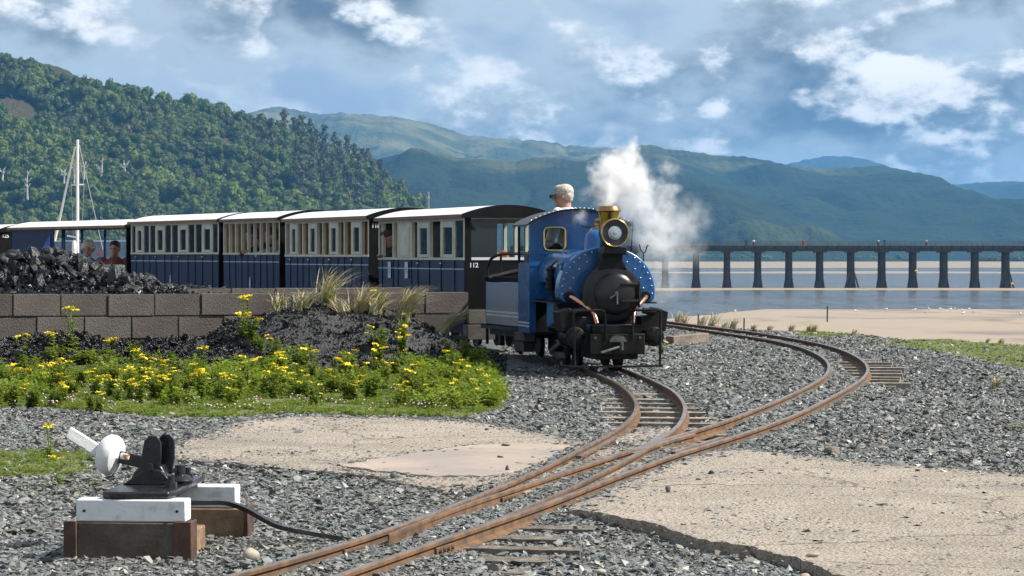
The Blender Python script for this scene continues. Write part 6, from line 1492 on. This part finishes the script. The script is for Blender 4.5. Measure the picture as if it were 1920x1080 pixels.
# ================================================================== YACHT
M_hull = pbr('yacht_white', (0.78, 0.78, 0.78), 0.35); M_alu = pbr('mast_white', (0.80, 0.80, 0.80), 0.35, metal=0.1); M_wire = pbr('rigging_wire', (0.5, 0.5, 0.5), 0.4, metal=0.6); M_redp = pbr('red_trim', (0.45, 0.04, 0.03), 0.5)
YY = 150.0; yb = Vector(((145 - 960) / F * YY, YY, WATER_Z))
yacht = empty('sailing_yacht', yb, R(90)); tag(yacht, 'moored white sailing yacht, its tall mast rising above the open coach', 'yacht')
zY = lambda py: HC - (py - 478) / F * YY - WATER_Z; xY = lambda px: (px - 145) / F * YY
V = []; secs = [(-3.4, 0.9, 0.85), (-2, 1.25, 0.8), (0, 1.4, 0.8), (2, 1.05, 0.9), (3.3, 0.45, 1.0), (4.0, 0.03, 1.08)]
b = MB(); n = 7
for (s_, hw, fb) in secs:
    for k in range(n): a = math.pi * k / (n - 1); V.append((s_, -hw * math.cos(a), fb - (fb + 0.35) * math.sin(a) ** 0.7))
fs = [(i * n + k, i * n + k + 1, (i + 1) * n + k + 1, (i + 1) * n + k) for i in range(5) for k in range(n - 1)] + [tuple(range(n)), tuple(5 * n + k for k in range(n))] + [(i * n, (i + 1) * n, (i + 1) * n + n - 1, i * n + n - 1) for i in range(5)]
b._add(V, fs); b.build('hull', M_hull, yacht)
b = MB(); b.prism([(-1.4, 0.8), (1.6, 0.9), (1.2, 1.25), (-1.3, 1.35)], -0.75, 0.75); b.build('cabin', M_hull, yacht, bevel=0.05)
def yl(px, py, d=0.0): return Vector((d, -xY(px), zY(py)))          # yacht frame: x away from the viewer, y to the left
b = MB(); b.tube([yl(145, 560), yl(146, 262)], [0.105, 0.085], 12); b.build('mast', M_alu, yacht)
b = MB(); b.tube([yl(101, 452, 0.3), yl(142, 275)], [0.075, 0.055], 10); b.build('furled_sail', M_hull, yacht)
b = MB(); b.tube([yl(193, 468), yl(149, 272)], 0.022, 6); b.build('backstay', M_wire, yacht)
b = MB(); b.tube([yl(134, 347), yl(158, 346)], 0.035, 6); b.build('spreader', M_alu, yacht)
for px in (134, 158):
    b = MB(); b.tube([yl(px, 347), yl(146, 268)], 0.012, 6); b.tube([yl(px, 347), yl(140 if px < 146 else 151, 500)], 0.012, 6); b.build('shroud', M_wire, yacht)
b = MB(); b.tube([yl(144, 445), yl(126, 442)], 0.05, 8); b.build('boom', M_alu, yacht)
b = MB(); b.bx(-0.3, 0.3, -xY(197), -xY(181), zY(475), zY(472)); b.build('guard_rail', M_redp, yacht)
b = MB(); b.lathe([(0, 0), (0.16, 0.02), (0.16, 0.8), (0.08, 0.95), (0, 0.95)], 12, yl(140, 480)); b.build('fender', M_hull, yacht)

# ================================================================== WOODED HILLSIDE
def leaf_crown(seed, n, rad, shape, leaf, squash=0.8):
    r = random.Random(seed); V = []; Fc = []
    lobes = [(Vector((r.uniform(-0.5, 0.5), r.uniform(-0.5, 0.5), r.uniform(0.25, 0.8))), r.uniform(0.28, 0.5)) for _ in range(7)]
    for _ in range(n):
        if shape == 'pine':
            z = r.random() ** 0.8; w_ = 0.46 * (1 - z) ** 0.45 * (0.55 + 0.45 * math.sin(z * 15 + seed + 2 * math.sin(seed * 3.0))) + 0.06; a = r.uniform(0, 6.28); q = r.random() ** 0.5 * w_; c = Vector((math.cos(a) * q, math.sin(a) * q, z)); nrm = Vector((math.cos(a), math.sin(a), 0.7))
        else:
            lc, lr = lobes[r.randrange(7)]; d = Vector((r.gauss(0, 1), r.gauss(0, 1), r.gauss(0.25, 1))).normalized(); c = lc + d * lr * r.uniform(0.75, 1.05); c.z *= squash; nrm = d
        jt = 0.5 if shape == 'pine' else 0.32
        nrm = (nrm + Vector((r.gauss(0, jt), r.gauss(0, jt), r.gauss(0, jt)))).normalized()
        t = nrm.orthogonal().normalized(); bt = nrm.cross(t); s_ = leaf * r.uniform(0.6, 1.4); a = r.uniform(0, 6.28); t, bt = t * math.cos(a) + bt * math.sin(a), bt * math.cos(a) - t * math.sin(a)
        b0 = len(V); V += [c + t * s_, c + bt * s_ * 0.7, c - t * s_, c - bt * s_ * 0.7]; Fc.append((b0, b0 + 1, b0 + 2, b0 + 3))
    if shape != 'pine':
        for lc, lr in lobes:
            q = MB(); q.ell((lc.x, lc.y, lc.z * squash), (lr * 0.78, lr * 0.78, lr * 0.78 * squash), 9, 6); b0 = len(V); V += [Vector(p) for p in q.v]; Fc += [tuple(b0 + i for i in f) for f in q.f]
    me = bpy.data.meshes.new('crown'); me.from_pydata([tuple(v * rad) for v in V], [], Fc); return me
M_leaf = leaf_mat('hill_foliage', [(0.028, 0.050, 0.007), (0.066, 0.108, 0.011), (0.10, 0.148, 0.016), (0.036, 0.060, 0.008), (0.08, 0.12, 0.013), (0.05, 0.082, 0.009), (0.115, 0.148, 0.018), (0.022, 0.037, 0.007)], 0.2, ((0.045, 0.066, 0.014), (0.11, 0.085, 0.035)), 0.012)
def wood():
    r = random.Random(21); pos = []; rot = []; scl = []; idx = []
    for _ in range(5200):
        px = r.uniform(-90, 815); t = r.uniform(0.03, 1.0) ** 0.85
        if px < 345 and t > 0.90 - 0.06 * fbm(px * 0.012, 2.0): continue
        if px > 530 and t > 0.35 and r.random() < 0.45: continue
        if fbm(px * 0.012, t * 4.0, 7.0) > 0.42: continue
        p = wood_pt(px, t)
        if p.z < -3: continue
        s_ = r.choice((r.uniform(2.8, 5.0), r.uniform(4.5, 8.0), r.uniform(7.0, 11.0))) * (0.7 if px < 340 and t > 0.85 else 1.0)
        pos.append((p.x, p.y, p.z - 0.6)); rot.append((0, 0, r.uniform(0, 6.28))); scl.append((s_, s_, s_ * r.uniform(0.8, 1.25))); idx.append(r.randrange(6))
    scatter('hillside_wood', [leaf_crown(40 + k, 380, 1.0, 'oak', 0.085, 0.6 + 0.12 * k) for k in range(6)], pos, rot, scl, idx, M_leaf, 'dense green broadleaf wood covering the hillside', 'wood')
    pos = []; rot = []; scl = []; idx = []
    for _ in range(900):
        px = r.choice((r.uniform(1290, 1700), r.uniform(1860, 2000), r.uniform(1290, 1420))); p = Vector(((px - 960) / F * 2250, 2250 + r.uniform(-20, 90), -4.6)); s_ = r.uniform(5, 10) * (0.6 + 0.5 * abs(fbm(px * 0.02, 1)))
        pos.append(tuple(p)); rot.append((0, 0, r.uniform(0, 6.28))); scl.append((s_, s_, s_)); idx.append(r.randrange(6))
    scatter('far_shore_trees', [leaf_crown(60 + k, 120, 1.0, 'oak', 0.16) for k in range(6)], pos, rot, scl, idx, M_leaf, 'low belt of trees along the far shore', 'wood')
wood()
M_pine = leaf_mat('pine_needles', [(0.035, 0.052, 0.02), (0.07, 0.07, 0.032), (0.045, 0.06, 0.022), (0.08, 0.08, 0.04)], 0.15)
M_bark = pbr('pine_bark', (0.16, 0.12, 0.09), 0.9, var=(0.08, 0.06, 0.05), vscale=1.0); M_dead = pbr('bleached_wood', (0.66, 0.63, 0.57), 0.9, var=(0.34, 0.32, 0.29), vscale=1.0)
pine_me = [leaf_crown(80 + k, 420, 1.0, 'pine', 0.05) for k in range(4)]
for m_ in pine_me: m_.materials.append(M_pine)
def pine(px, t, h, label, k):
    p = wood_pt(px, t); o = empty('pine_tree', (p.x, p.y, p.z - 0.5), k * 1.3); tag(o, label, 'tree', 'pines on the nose of the hill')
    b = MB(); b.tube([(0, 0, 0), (0.1, 0, h * 0.5), (0, 0.1, h * 0.97)], [0.38, 0.26, 0.05], 7)
    for q in range(6):
        a = q * 2.1 + k; z = h * (0.42 + 0.08 * q); b.tube([(0, 0, z), (math.cos(a) * h * 0.14, math.sin(a) * h * 0.14, z + h * 0.03)], [0.10, 0.03], 5)
    b.build('trunk', M_bark, o)
    share('crown', pine_me[k % 4], o, (0, 0, h * 0.30), (0, 0, k), (h * 0.62, h * 0.62, h * 0.72))
PN = [(540, .93), (556, .95), (570, .9), (588, .93), (604, .88), (612, .95), (622, .80), (634, .92), (640, .70), (648, .86), (656, .94), (664, .75), (672, .90), (680, .62), (684, .84), (694, .93), (700, .70), (708, .86), (716, .55), (722, .90), (734, .72), (744, .88), (758, .80), (774, .86), (790, .80)]
_r = random.Random(4); PN = [(_r.uniform(525, 745), _r.uniform(0.42, 0.97)) for _ in range(34)] + PN
for k, (px, t) in enumerate(PN): pine(px, t, (19 if px < 720 else 15 if px < 770 else 9) * (0.9 + 0.25 * ((k * 7) % 5) / 5), 'dark slender pine tree among the stand on the nose of the wooded hill' if k < len(PN) - 1 else 'lone small pine at the foot of the hill above the coach roof', k)
def dead_tree(px, py, h, k, label):
    tt = min(np.linspace(0.05, 0.9, 120), key=lambda t: abs(478 + (HC - wood_pt(px, t).z) * F / wood_pt(px, t).y - py)); p = wood_pt(px, tt); r = random.Random(k)
    o = empty('dead_tree', (p.x, p.y - 16, p.z - 1.0)); tag(o, label, 'tree', 'bleached dead trees on the hillside')
    b = MB(); b.tube([(0, 0, 0), (r.uniform(-.6, .6), 0, h * 0.5), (r.uniform(-1, 1), 0, h)], [0.6, 0.45, 0.18], 7); b.build('trunk', M_dead, o)
    for q in range(6):
        z = h * r.uniform(0.4, 0.9); d = r.choice((-1, 1)) * r.uniform(1.0, 2.6); b = MB(); b.tube([(0, 0, z), (d * 0.6, r.uniform(-.5, .5), z + 1.0), (d, 0, z + 2.4)], [0.30, 0.22, 0.12], 6); b.build('limb', M_dead, o)
for k, (px, py, h, lb_) in enumerate(((312, 352, 13, 'forked white dead tree in the middle of the hillside'), (322, 340, 11, 'bleached bare tree right behind the forked white one'), (341, 338, 12, 'white dead tree with drooping limbs uphill of the coach roofs'), (256, 372, 15, 'tall thin pale trunk left of the dead trees'), (365, 328, 9, 'small bare tree at the right of the dead group'), (296, 345, 8, 'short pale snag at the left of the forked dead tree'), (205, 336, 6, 'small twisted white snag near the yacht mast'))): dead_tree(px, py, h, k, lb_)
b = MB(); b.cyl((0, 0, 0), (0, 0, 9), 0.18, n=8); b.bx(-0.5, 0.5, -0.1, 0.1, 8.2, 9.2); o = b.build('signal_post', M_dead); o.location = at(804, 396, 1190); tag(o, 'thin pale post at the shoreline beyond the coach roof', 'post')

# ================================================================== WEEDS AND GRASS
M_wl = leaf_mat('ragwort_leaf', [(0.14, 0.205, 0.018), (0.20, 0.275, 0.028), (0.16, 0.235, 0.02), (0.235, 0.29, 0.045)], 0.45)
M_ws = pbr('ragwort_stem', (0.12, 0.15, 0.04), 0.7); M_yf = pbr('ragwort_flower', (0.82, 0.62, 0.012), 0.6, var=(0.85, 0.70, 0.04), vscale=40)
M_grass = leaf_mat('short_grass', [(0.10, 0.17, 0.02), (0.15, 0.225, 0.03), (0.19, 0.215, 0.05), (0.12, 0.19, 0.025)], 0.35); M_straw = pbr('dry_marram', (0.46, 0.40, 0.24), 0.7, var=(0.30, 0.30, 0.13), vscale=4, rnd=[(0.50, 0.44, 0.28), (0.36, 0.34, 0.18), (0.44, 0.37, 0.22)])
M_clover = pbr('clover_pink', (0.60, 0.42, 0.48), 0.7, rnd=[(0.66, 0.50, 0.55), (0.52, 0.34, 0.42)])
def ragwort(seed, h, stems, heads, bushy):
    r = random.Random(seed); sb_ = MB(); V = []; Fc = []; tops = []
    for s_ in range(stems):
        a = r.uniform(0, 6.28); sp_ = r.uniform(0.1, 0.42) * (1.0 if bushy else 0.45); hh = h * r.uniform(0.72, 1.0); top = Vector((math.cos(a) * h * sp_, math.sin(a) * h * sp_, hh)); mid = Vector((top.x * 0.35, top.y * 0.35, hh * 0.5))
        path = smooth_path([(0, 0, 0), mid, top], 4); sb_.tube(path, [0.0055 - 0.003 * i / (len(path) - 1) for i in range(len(path))], 5); tops.append(top)
        for q in range(int(40 * (h / 0.3)) if bushy else 24):
            f = r.uniform(0.04, 0.95); p = path[min(int(f * (len(path) - 1)), len(path) - 1)] + Vector((0, 0, r.uniform(-.01, .01))); b2 = r.uniform(0, 6.28); ln = (0.075 - 0.04 * f) * (h / 0.3) ** 0.7 * r.uniform(0.7, 1.25)
            d = Vector((math.cos(b2), math.sin(b2), r.uniform(0.0, 0.75))).normalized(); sd = d.cross(Vector((0, 0, 1))).normalized(); w_ = ln * 0.30; m = p + d * ln * 0.5 + Vector((0, 0, 0.08 * ln)); e = p + d * ln - Vector((0, 0, 0.22 * ln))
            b0 = len(V); V += [p, m + sd * w_, m - sd * w_, m + Vector((0, 0, -0.12 * ln)), e, m * 0.5 + e * 0.5 + sd * w_ * 0.9, m * 0.5 + e * 0.5 - sd * w_ * 0.9]; Fc += [(b0, b0 + 1, b0 + 3), (b0, b0 + 3, b0 + 2), (b0 + 1, b0 + 5, b0 + 4, b0 + 3), (b0 + 3, b0 + 4, b0 + 6, b0 + 2)]
    lm = bpy.data.meshes.new('leaves'); lm.from_pydata([tuple(v) for v in V], [], Fc); lm.materials.append(M_wl)
    sm = sb_.mesh('stems'); sm.materials.append(M_ws); fm = []
    for top in tops[:heads]:
        V = []; Fc = []
        for q in range(26):
            a = r.uniform(0, 6.28); rr_ = 0.040 * (h / 0.3) ** 0.5 * r.random() ** 0.5; c = Vector((math.cos(a) * rr_, math.sin(a) * rr_, 0.018 - 3.0 * rr_ * rr_ + r.uniform(-.006, .006))); s2 = r.uniform(0.006, 0.0105); b0 = len(V); tl = Vector((r.gauss(0, .35), r.gauss(0, .35), 0))
            for k in range(6):
                t_ = k * 1.0472; V.append(c + Vector((math.cos(t_) * s2, math.sin(t_) * s2, (tl.x * math.cos(t_) + tl.y * math.sin(t_)) * s2)))
            V.append(c + Vector((0, 0, -s2 * 1.1))); Fc.append(tuple(b0 + k for k in range(6))); Fc += [(b0 + (k + 1) % 6, b0 + k, b0 + 6) for k in range(6)]
        me = bpy.data.meshes.new('flower_head'); me.from_pydata([tuple(v) for v in V], [], Fc); me.materials.append(M_yf); fm.append((me, top))
    return sm, lm, fm
RW = [ragwort(1, 0.29, 7, 4, True), ragwort(2, 0.25, 8, 2, True), ragwort(3, 0.31, 7, 4, True), ragwort(4, 0.24, 9, 0, True), ragwort(5, 0.38, 3, 3, False), ragwort(6, 0.27, 8, 1, True)]
def plant(x, y, k, s, label, rz, z=None, group='ragwort in the weed bed', cat='plant', dead=None):
    sm, lm, fm = RW[k]; t = empty('ragwort_plant', (x, y, ground_z(x, y) - 0.005 if z is None else z), rz); t.scale = (s, s, s); tag(t, label, cat, group)
    share('stems', sm, t); o = share('leaves', lm, t); o['kind'] = 'stuff'
    for me, top in fm: share('flower_head', me, t, top, (random.uniform(-.3, .3), random.uniform(-.3, .3), 0))
    return t
def bed():
    r = random.Random(17); n = 0
    spots = [(px, py) for px, py in ((20, 720), (45, 712), (70, 705), (95, 722), (120, 712), (140, 730), (160, 712), (180, 726), (200, 708), (215, 735), (235, 716), (250, 740), (270, 712), (290, 730), (310, 715), (330, 742), (352, 722), (372, 732), (395, 716), (415, 738), (440, 742), (455, 715), (470, 700), (488, 722), (500, 690), (515, 705), (520, 735), (545, 712), (560, 728), (575, 700), (590, 742), (610, 715), (625, 730), (645, 705), (660, 738), (680, 715), (695, 690), (705, 730), (715, 670), (730, 705), (745, 742), (755, 690), (770, 722), (785, 700), (800, 735), (815, 710), (830, 740), (845, 718), (860, 700), (870, 738), (885, 715), (900, 730), (905, 700), (915, 745), (870, 690), (720, 690), (660, 690), (10, 745), (60, 748), (110, 752), (180, 757), (760, 672), (845, 690))]
    for px, py in spots:
        for q in range(3):
            p = gp(px + r.uniform(-14, 14), py + 12 + r.uniform(-9, 9), BALLAST)
            if not in_poly(p.x, p.y, WEED): continue
            yel = 0.5 if px < 540 else 0.33
            if px > 790: yel = 0.08
            k = r.choice((0, 2, 1)) if r.random() < yel else r.choice((3, 5))
            plant(p.x, p.y, k, r.choice((r.uniform(0.42, 0.68), r.uniform(0.6, 0.95))) * (0.85 if py > 735 else 1.0), 'yellow flowered ragwort plant in the dense weed bed below the coal', r.uniform(0, 6.28)) if k not in (3,) else plant(p.x, p.y, k, r.uniform(0.45, 0.9), 'leafy ragwort plant without flowers in the dense weed bed', r.uniform(0, 6.28)); n += 1
bed()
def foliage():
    r = random.Random(8); pos = []; rot = []; scl = []; idx = []; protos = []
    for k in range(4):
        rr = random.Random(50 + k); V = []; Fc = []
        for q in range(46):
            a = rr.uniform(0, 6.28); p0 = Vector((rr.gauss(0, 0.03), rr.gauss(0, 0.03), rr.uniform(0.0, 0.13))); d = Vector((math.cos(a), math.sin(a), rr.uniform(0.1, 1.0))).normalized(); sd = d.cross(Vector((0, 0, 1))).normalized(); ln = rr.uniform(0.03, 0.065); w_ = ln * 0.28; m = p0 + d * ln * 0.5; e = p0 + d * ln - Vector((0, 0, 0.25 * ln)); b0 = len(V)
            V += [p0, m + sd * w_, e, m - sd * w_]; Fc += [(b0, b0 + 1, b0 + 2), (b0, b0 + 2, b0 + 3)]
        me = bpy.data.meshes.new('weed_clump'); me.from_pydata([tuple(v) for v in V], [], Fc); protos.append(me)
    for _ in range(5200):
        px, py = r.uniform(-10, 940), r.uniform(672, 768); p = gp(px, py, BALLAST)
        if not in_poly(p.x, p.y, WEED) or mound_h(p.x, p.y) > 0.12: continue
        f = fbm(p.x * 1.1, p.y * 1.1, 5.0) + (0.25 if px > 780 else 0.0) - (0.35 if py > 748 else 0.0)
        if f < 0.12: continue
        s_ = r.uniform(0.4, 1.05); pos.append((p.x, p.y, float(ground_zs(p.x, p.y)) - 0.01)); rot.append((r.gauss(0, 0.2), r.gauss(0, 0.2), r.uniform(0, 6.28))); scl.append((s_, s_, s_ * r.uniform(0.6, 1.2))); idx.append(r.randrange(4))
    scatter('weed_foliage', protos, pos, rot, scl, idx, M_wl, 'tangled green weed leaves filling the flower bed', 'weeds')
foliage()
def single(px, py, k, s, label, Y=None):
    """a plant whose foot shows at a photo position; the ground is searched along the sight line"""
    if Y is None: Y = min(np.linspace(9, 25, 900), key=lambda y: abs(478 + (HC - ground_z((px - 960) / F * y, y)) * F / y - py))
    x = (px - 960) / F * Y; return plant(x, Y, k, s, label, px * 0.7, None, 'single ragwort plants')
single(133, 612, 4, 1.0, 'tall ragwort growing against the block wall at the left', 23.55)
single(40, 664, 4, 0.85, 'ragwort with one yellow top among the spilt coal at the far left', 22.9); single(100, 648, 4, 0.75, 'small ragwort in the coal beside the left one', 23.2)
single(203, 678, 4, 0.82, 'thin ragwort with stacked yellow heads in front of the coal', 22.6); single(470, 640, 0, 1.05, 'bushy yellow ragwort on the coal mound below the wall', 23.2); single(455, 625, 4, 1.0, 'slender ragwort leaning at the left side of the mound', 23.45)
single(254, 690, 4, 0.6, 'small ragwort before the lower wall blocks', 22.5); single(380, 690, 4, 0.65, 'ragwort with a broad flat yellow top at the edge of the coal', 22.3); single(590, 690, 4, 0.55, 'small yellow topped ragwort at the foot of the mound', 22.2)
single(92, 858, 4, 0.52, 'ragwort with yellow top behind the white balance weight'); single(108, 912, 4, 0.42, 'little ragwort left of the point lever'); single(366, 916, 1, 0.30, 'little ragwort just right of the point lever'); single(715, 590, 5, 0.8, 'green ragwort among the straw grass by the wall', 23.9); single(1240, 645, 5, 0.55, 'green weed beside the locomotive cylinder', 26.0); single(850, 670, 5, 0.7, 'green ragwort at the right foot of the mound', 22.4); single(615, 600, 5, 0.6, 'small green weed on top of the mound', 23.9)
def tuft(seed, n, h, w_, lean, bw):
    r = random.Random(seed); V = []; Fc = []
    for _ in range(n):
        a = r.uniform(0, 6.28); hh = h * r.uniform(0.55, 1.0); sp_ = w_ * r.uniform(0.1, 1.0); b0 = Vector((r.gauss(0, 0.12 * w_), r.gauss(0, 0.12 * w_), 0)); d = Vector((math.cos(a), math.sin(a), 0)); sd = Vector((-d.y, d.x, 0)); i0 = len(V); N = 5
        for k in range(N + 1):
            f = k / N; p = b0 + d * sp_ * f ** 1.8 + Vector((lean * h * f ** 1.6, 0, hh * (f - 0.28 * f ** 3))); ww = bw * (1 - f * 0.9); V += [p - sd * ww, p + sd * ww]
            if k: j = i0 + 2 * k; Fc.append((j - 2, j - 1, j + 1, j))
    me = bpy.data.meshes.new('blades'); me.from_pydata([tuple(v) for v in V], [], Fc); return me
def marram(px, py, Y, h, n, label, w_=0.8, lean=0.25, bw=0.0045, mat=None):
    if Y is None: Y = min(np.linspace(9, 36, 1200), key=lambda y: abs(478 + (HC - ground_z((px - 960) / F * y, y)) * F / y - py))
    x = (px - 960) / F * Y; t = empty('marram_tuft', (x, Y, ground_z(x, Y) - 0.01)); tag(t, label, 'grass', 'marram grass tufts')
    me = tuft(int(px * 3), int(n * 1.9), h * 1.45, h * w_ * 1.25, lean, bw * 1.15); me.materials.append(mat or M_straw); o = share('blades', me, t); o['kind'] = 'stuff'
marram(752, 605, 23.8, 0.36, 150, 'big pale straw coloured marram tuft in front of the wall', 0.5, 0.38); marram(822, 615, 23.7, 0.26, 110, 'windswept straw tuft at the right end of the wall', 0.6, 0.75); marram(610, 585, 24.0, 0.34, 60, 'loose marram tuft on the crest of the coal mound', 0.8, 0.3)
marram(672, 585, 24.0, 0.36, 80, 'greenish straw tuft beside the ragwort on the mound', 0.7, 0.35); marram(565, 605, 23.8, 0.22, 60, 'low drooping dry tuft on the left of the mound', 1.0, 0.25); marram(450, 548, 24.75, 0.34, 26, 'thin long grass blades standing before the short coach', 0.7, -0.35); marram(640, 600, 23.8, 0.2, 45, 'small arched dry tuft on the mound', 1.2, -0.4); marram(705, 600, 23.75, 0.22, 50, 'bleached tuft left of the biggest one', 0.9, 0.3); marram(520, 575, 24.2, 0.2, 40, 'sparse straw at the left of the mound crest', 1.0, 0.2)
for i, (px, py, h, lb_) in enumerate(((1268, 606, 0.22, 'dark headed tall grass right behind the locomotive'), (1288, 605, 0.17, 'pale grass tuft by the steam'), (1312, 606, 0.15, 'straw tuft beyond the far track'), (1335, 609, 0.20, 'tall pale tuft beyond the far track'), (1358, 611, 0.14, 'bushy pale tuft on the bank'), (1380, 613, 0.16, 'low tuft next to the fence stake'), (1416, 614, 0.10, 'small tuft right of the fence stake'), (1445, 616, 0.09, 'small dark tuft at the bank edge'), (1478, 616, 0.12, 'thin tuft at the start of the turf'), (1518, 617, 0.16, 'bleached white tuft on the turf edge'), (1530, 617, 0.13, 'second bleached white tuft on the turf edge'), (1596, 620, 0.11, 'single white stalks on the turf'), (1880, 640, 0.10, 'brown tuft on the turf near the right edge'), (1850, 637, 0.09, 'low brown tuft on the turf hump'), (1865, 728, 0.10, 'dry tuft in the ballast near the right edge'))):
    marram(px + random.uniform(-6, 6), py, None, h * random.uniform(0.6, 1.1), random.randrange(14, 44), lb_, 1.0, 0.3, 0.0042)
def cover():
    r = random.Random(5); pos = []; rot = []; scl = []; idx = []; cp = []
    def try_(poly, x0, x1, y0, y1, n, s0, s1):
        for _ in range(n):
            x, y = r.uniform(x0, x1), r.uniform(y0, y1)
            if not in_poly(x, y, poly) or mound_h(x, y) > 0.05: continue
            if fbm(x * 1.6, y * 1.6, 3.0) < -0.28 and r.random() < 0.75: continue
            pos.append((x, y, float(ground_zs(x, y)) - 0.004)); rot.append((0, 0, r.uniform(0, 6.28))); s_ = r.uniform(s0, s1); scl.append((s_, s_, s_ * r.uniform(0.6, 1.2))); idx.append(r.randrange(5))
    try_(WEED, -4.6, 0.1, 16.5, 23.2, 15000, 0.5, 1.2); try_(WEED2, -3.2, -2.0, 12.4, 15, 1500, 0.4, 0.9); try_(TURF_R, 3, 6.6, 23, 33, 6000, 0.35, 0.8); try_(TURF_R2, 2.9, 4, 14, 18, 500, 0.4, 0.8)
    for _ in range(160):
        p = gp(r.uniform(40, 330), r.uniform(930, 990), BALLAST) if r.random() < 0.2 else gp(r.uniform(30, 200), r.uniform(880, 930), BALLAST)
        pos.append((p.x, p.y, ground_z(p.x, p.y))); rot.append((0, 0, r.uniform(0, 6.28))); s_ = r.uniform(0.2, 0.5); scl.append((s_, s_, s_)); idx.append(r.randrange(5))
    protos = [tuft(700 + k, 16, 0.055, 0.06, 0.1, 0.0035) for k in range(3)]
    for k in range(2):
        rr = random.Random(k); V = []; Fc = []
        for q in range(16):
            a = rr.uniform(0, 6.28); d = Vector((math.cos(a), math.sin(a), 0)); c = d * rr.uniform(0.005, 0.045) + Vector((0, 0, rr.uniform(0.008, 0.035))); s_ = rr.uniform(0.007, 0.014); sd = Vector((-d.y, d.x, 0)); b0 = len(V); V += [c - d * s_, c + sd * s_ * 0.7, c + d * s_ + Vector((0, 0, -0.004)), c - sd * s_ * 0.7]; Fc.append((b0, b0 + 1, b0 + 2, b0 + 3))
        me = bpy.data.meshes.new('clover_leaf'); me.from_pydata([tuple(v) for v in V], [], Fc); protos.append(me)
    scatter('short_turf', protos, pos, rot, scl, idx, M_grass, 'short green grass and clover between the weeds', 'grass')
    pos = []; rot = []; scl = []; idx = []
    for _ in range(1400):
        px, py = r.uniform(0, 860), r.uniform(728, 778); p = gp(px, py, BALLAST)
        if not in_poly(p.x, p.y, WEED) or fbm(p.x * 2.2, p.y * 2.2, 9.0) < 0.18: continue
        s_ = r.uniform(0.004, 0.0085); pos.append((p.x, p.y, ground_z(p.x, p.y) + r.uniform(0.03, 0.06))); rot.append((0, 0, r.uniform(0, 6))); scl.append((s_, s_, s_)); idx.append(0)
    b = MB(); b.ell((0, 0, 0), (1, 1, 0.8), 7, 5); scatter('clover_flowers', [b.mesh('clover_head')], pos, rot, scl, idx, M_clover, 'tiny pink clover flowers in the turf', 'flowers')
cover()

# ================================================================== STEAM
def steam():
    # blobs of the plume: photo position, depth, radius, weight
    BL = [(1141, 380, 22.4, 0.09, 1.2), (1136, 362, 22.45, 0.13, 1.2), (1130, 345, 22.5, 0.14, 1.1), (1146, 332, 22.55, 0.17, 1.1), (1162, 312, 22.7, 0.15, 1.0), (1176, 292, 22.8, 0.12, 0.9), (1186, 272, 22.85, 0.08, 0.7), (1185, 340, 22.8, 0.17, 0.9), (1205, 325, 22.95, 0.11, 0.6), (1112, 352, 22.55, 0.09, 0.7), (1094, 362, 22.6, 0.08, 0.45), (1168, 372, 22.8, 0.17, 0.55), (1196, 385, 23.0, 0.17, 0.42), (1222, 405, 23.3, 0.18, 0.30), (1242, 352, 23.3, 0.11, 0.26), (1258, 318, 23.4, 0.09, 0.20), (1250, 375, 23.4, 0.12, 0.24), (1222, 440, 23.5, 0.2, 0.30), (1262, 425, 23.7, 0.22, 0.17), (1295, 405, 23.9, 0.2, 0.09), (1250, 470, 23.8, 0.2, 0.17), (1240, 525, 23.9, 0.22, 0.08), (1285, 465, 24.0, 0.2, 0.08), (1090, 408, 23.3, 0.09, 0.22)]
    x0, x1, y0, y1, z0, z1 = 0.35, 2.15, 21.9, 24.6, 0.80, 2.45
    b = MB(); b.bx(x0, x1, y0, y1, z0, z1); o = b.build('steam', None, smooth=False)
    m = bpy.data.materials.new('steam_cloud'); m.use_nodes = True; T = NT(m.node_tree); T.n.clear()
    out = T.add('ShaderNodeOutputMaterial'); pv = T.add('ShaderNodeVolumePrincipled'); tc = T.add('ShaderNodeTexCoord'); p = tc.outputs['Object']
    nz = T.noise(p, 3.6, 4, 0.62, 0.0, 'Color'); wob = T.vmath('MULTIPLY', T.vmath('SUBTRACT', nz, (0.5, 0.5, 0.5)), (0.42, 0.42, 0.42)); q = T.vmath('ADD', p, wob)
    tot = None
    for (px, py, Y, r_, wt_) in BL:
        c = at(px, py, Y); d = T.vmath('DISTANCE', q, tuple(c)); f = T.math('MULTIPLY', T.smooth(d, r_ * 1.25, r_ * 0.15), wt_)
        tot = f if tot is None else T.math('ADD', tot, f)
    er = T.smooth(T.noise(p, 8.5, 5, 0.68), 0.36, 0.64)
    dens = T.math('MULTIPLY', T.math('MULTIPLY', tot, T.math('ADD', T.math('MULTIPLY', er, 0.95), 0.05)), 30.0)
    pv.inputs['Color'].default_value = (0.99, 0.99, 0.99, 1); pv.inputs['Anisotropy'].default_value = 0.25
    T.link(dens, pv.inputs['Density']); T.link(pv.outputs[0], out.inputs['Volume']); o.data.materials.append(m)
    tag(o, 'white steam blowing from the locomotive chimney', 'steam', kind='stuff')
steam()
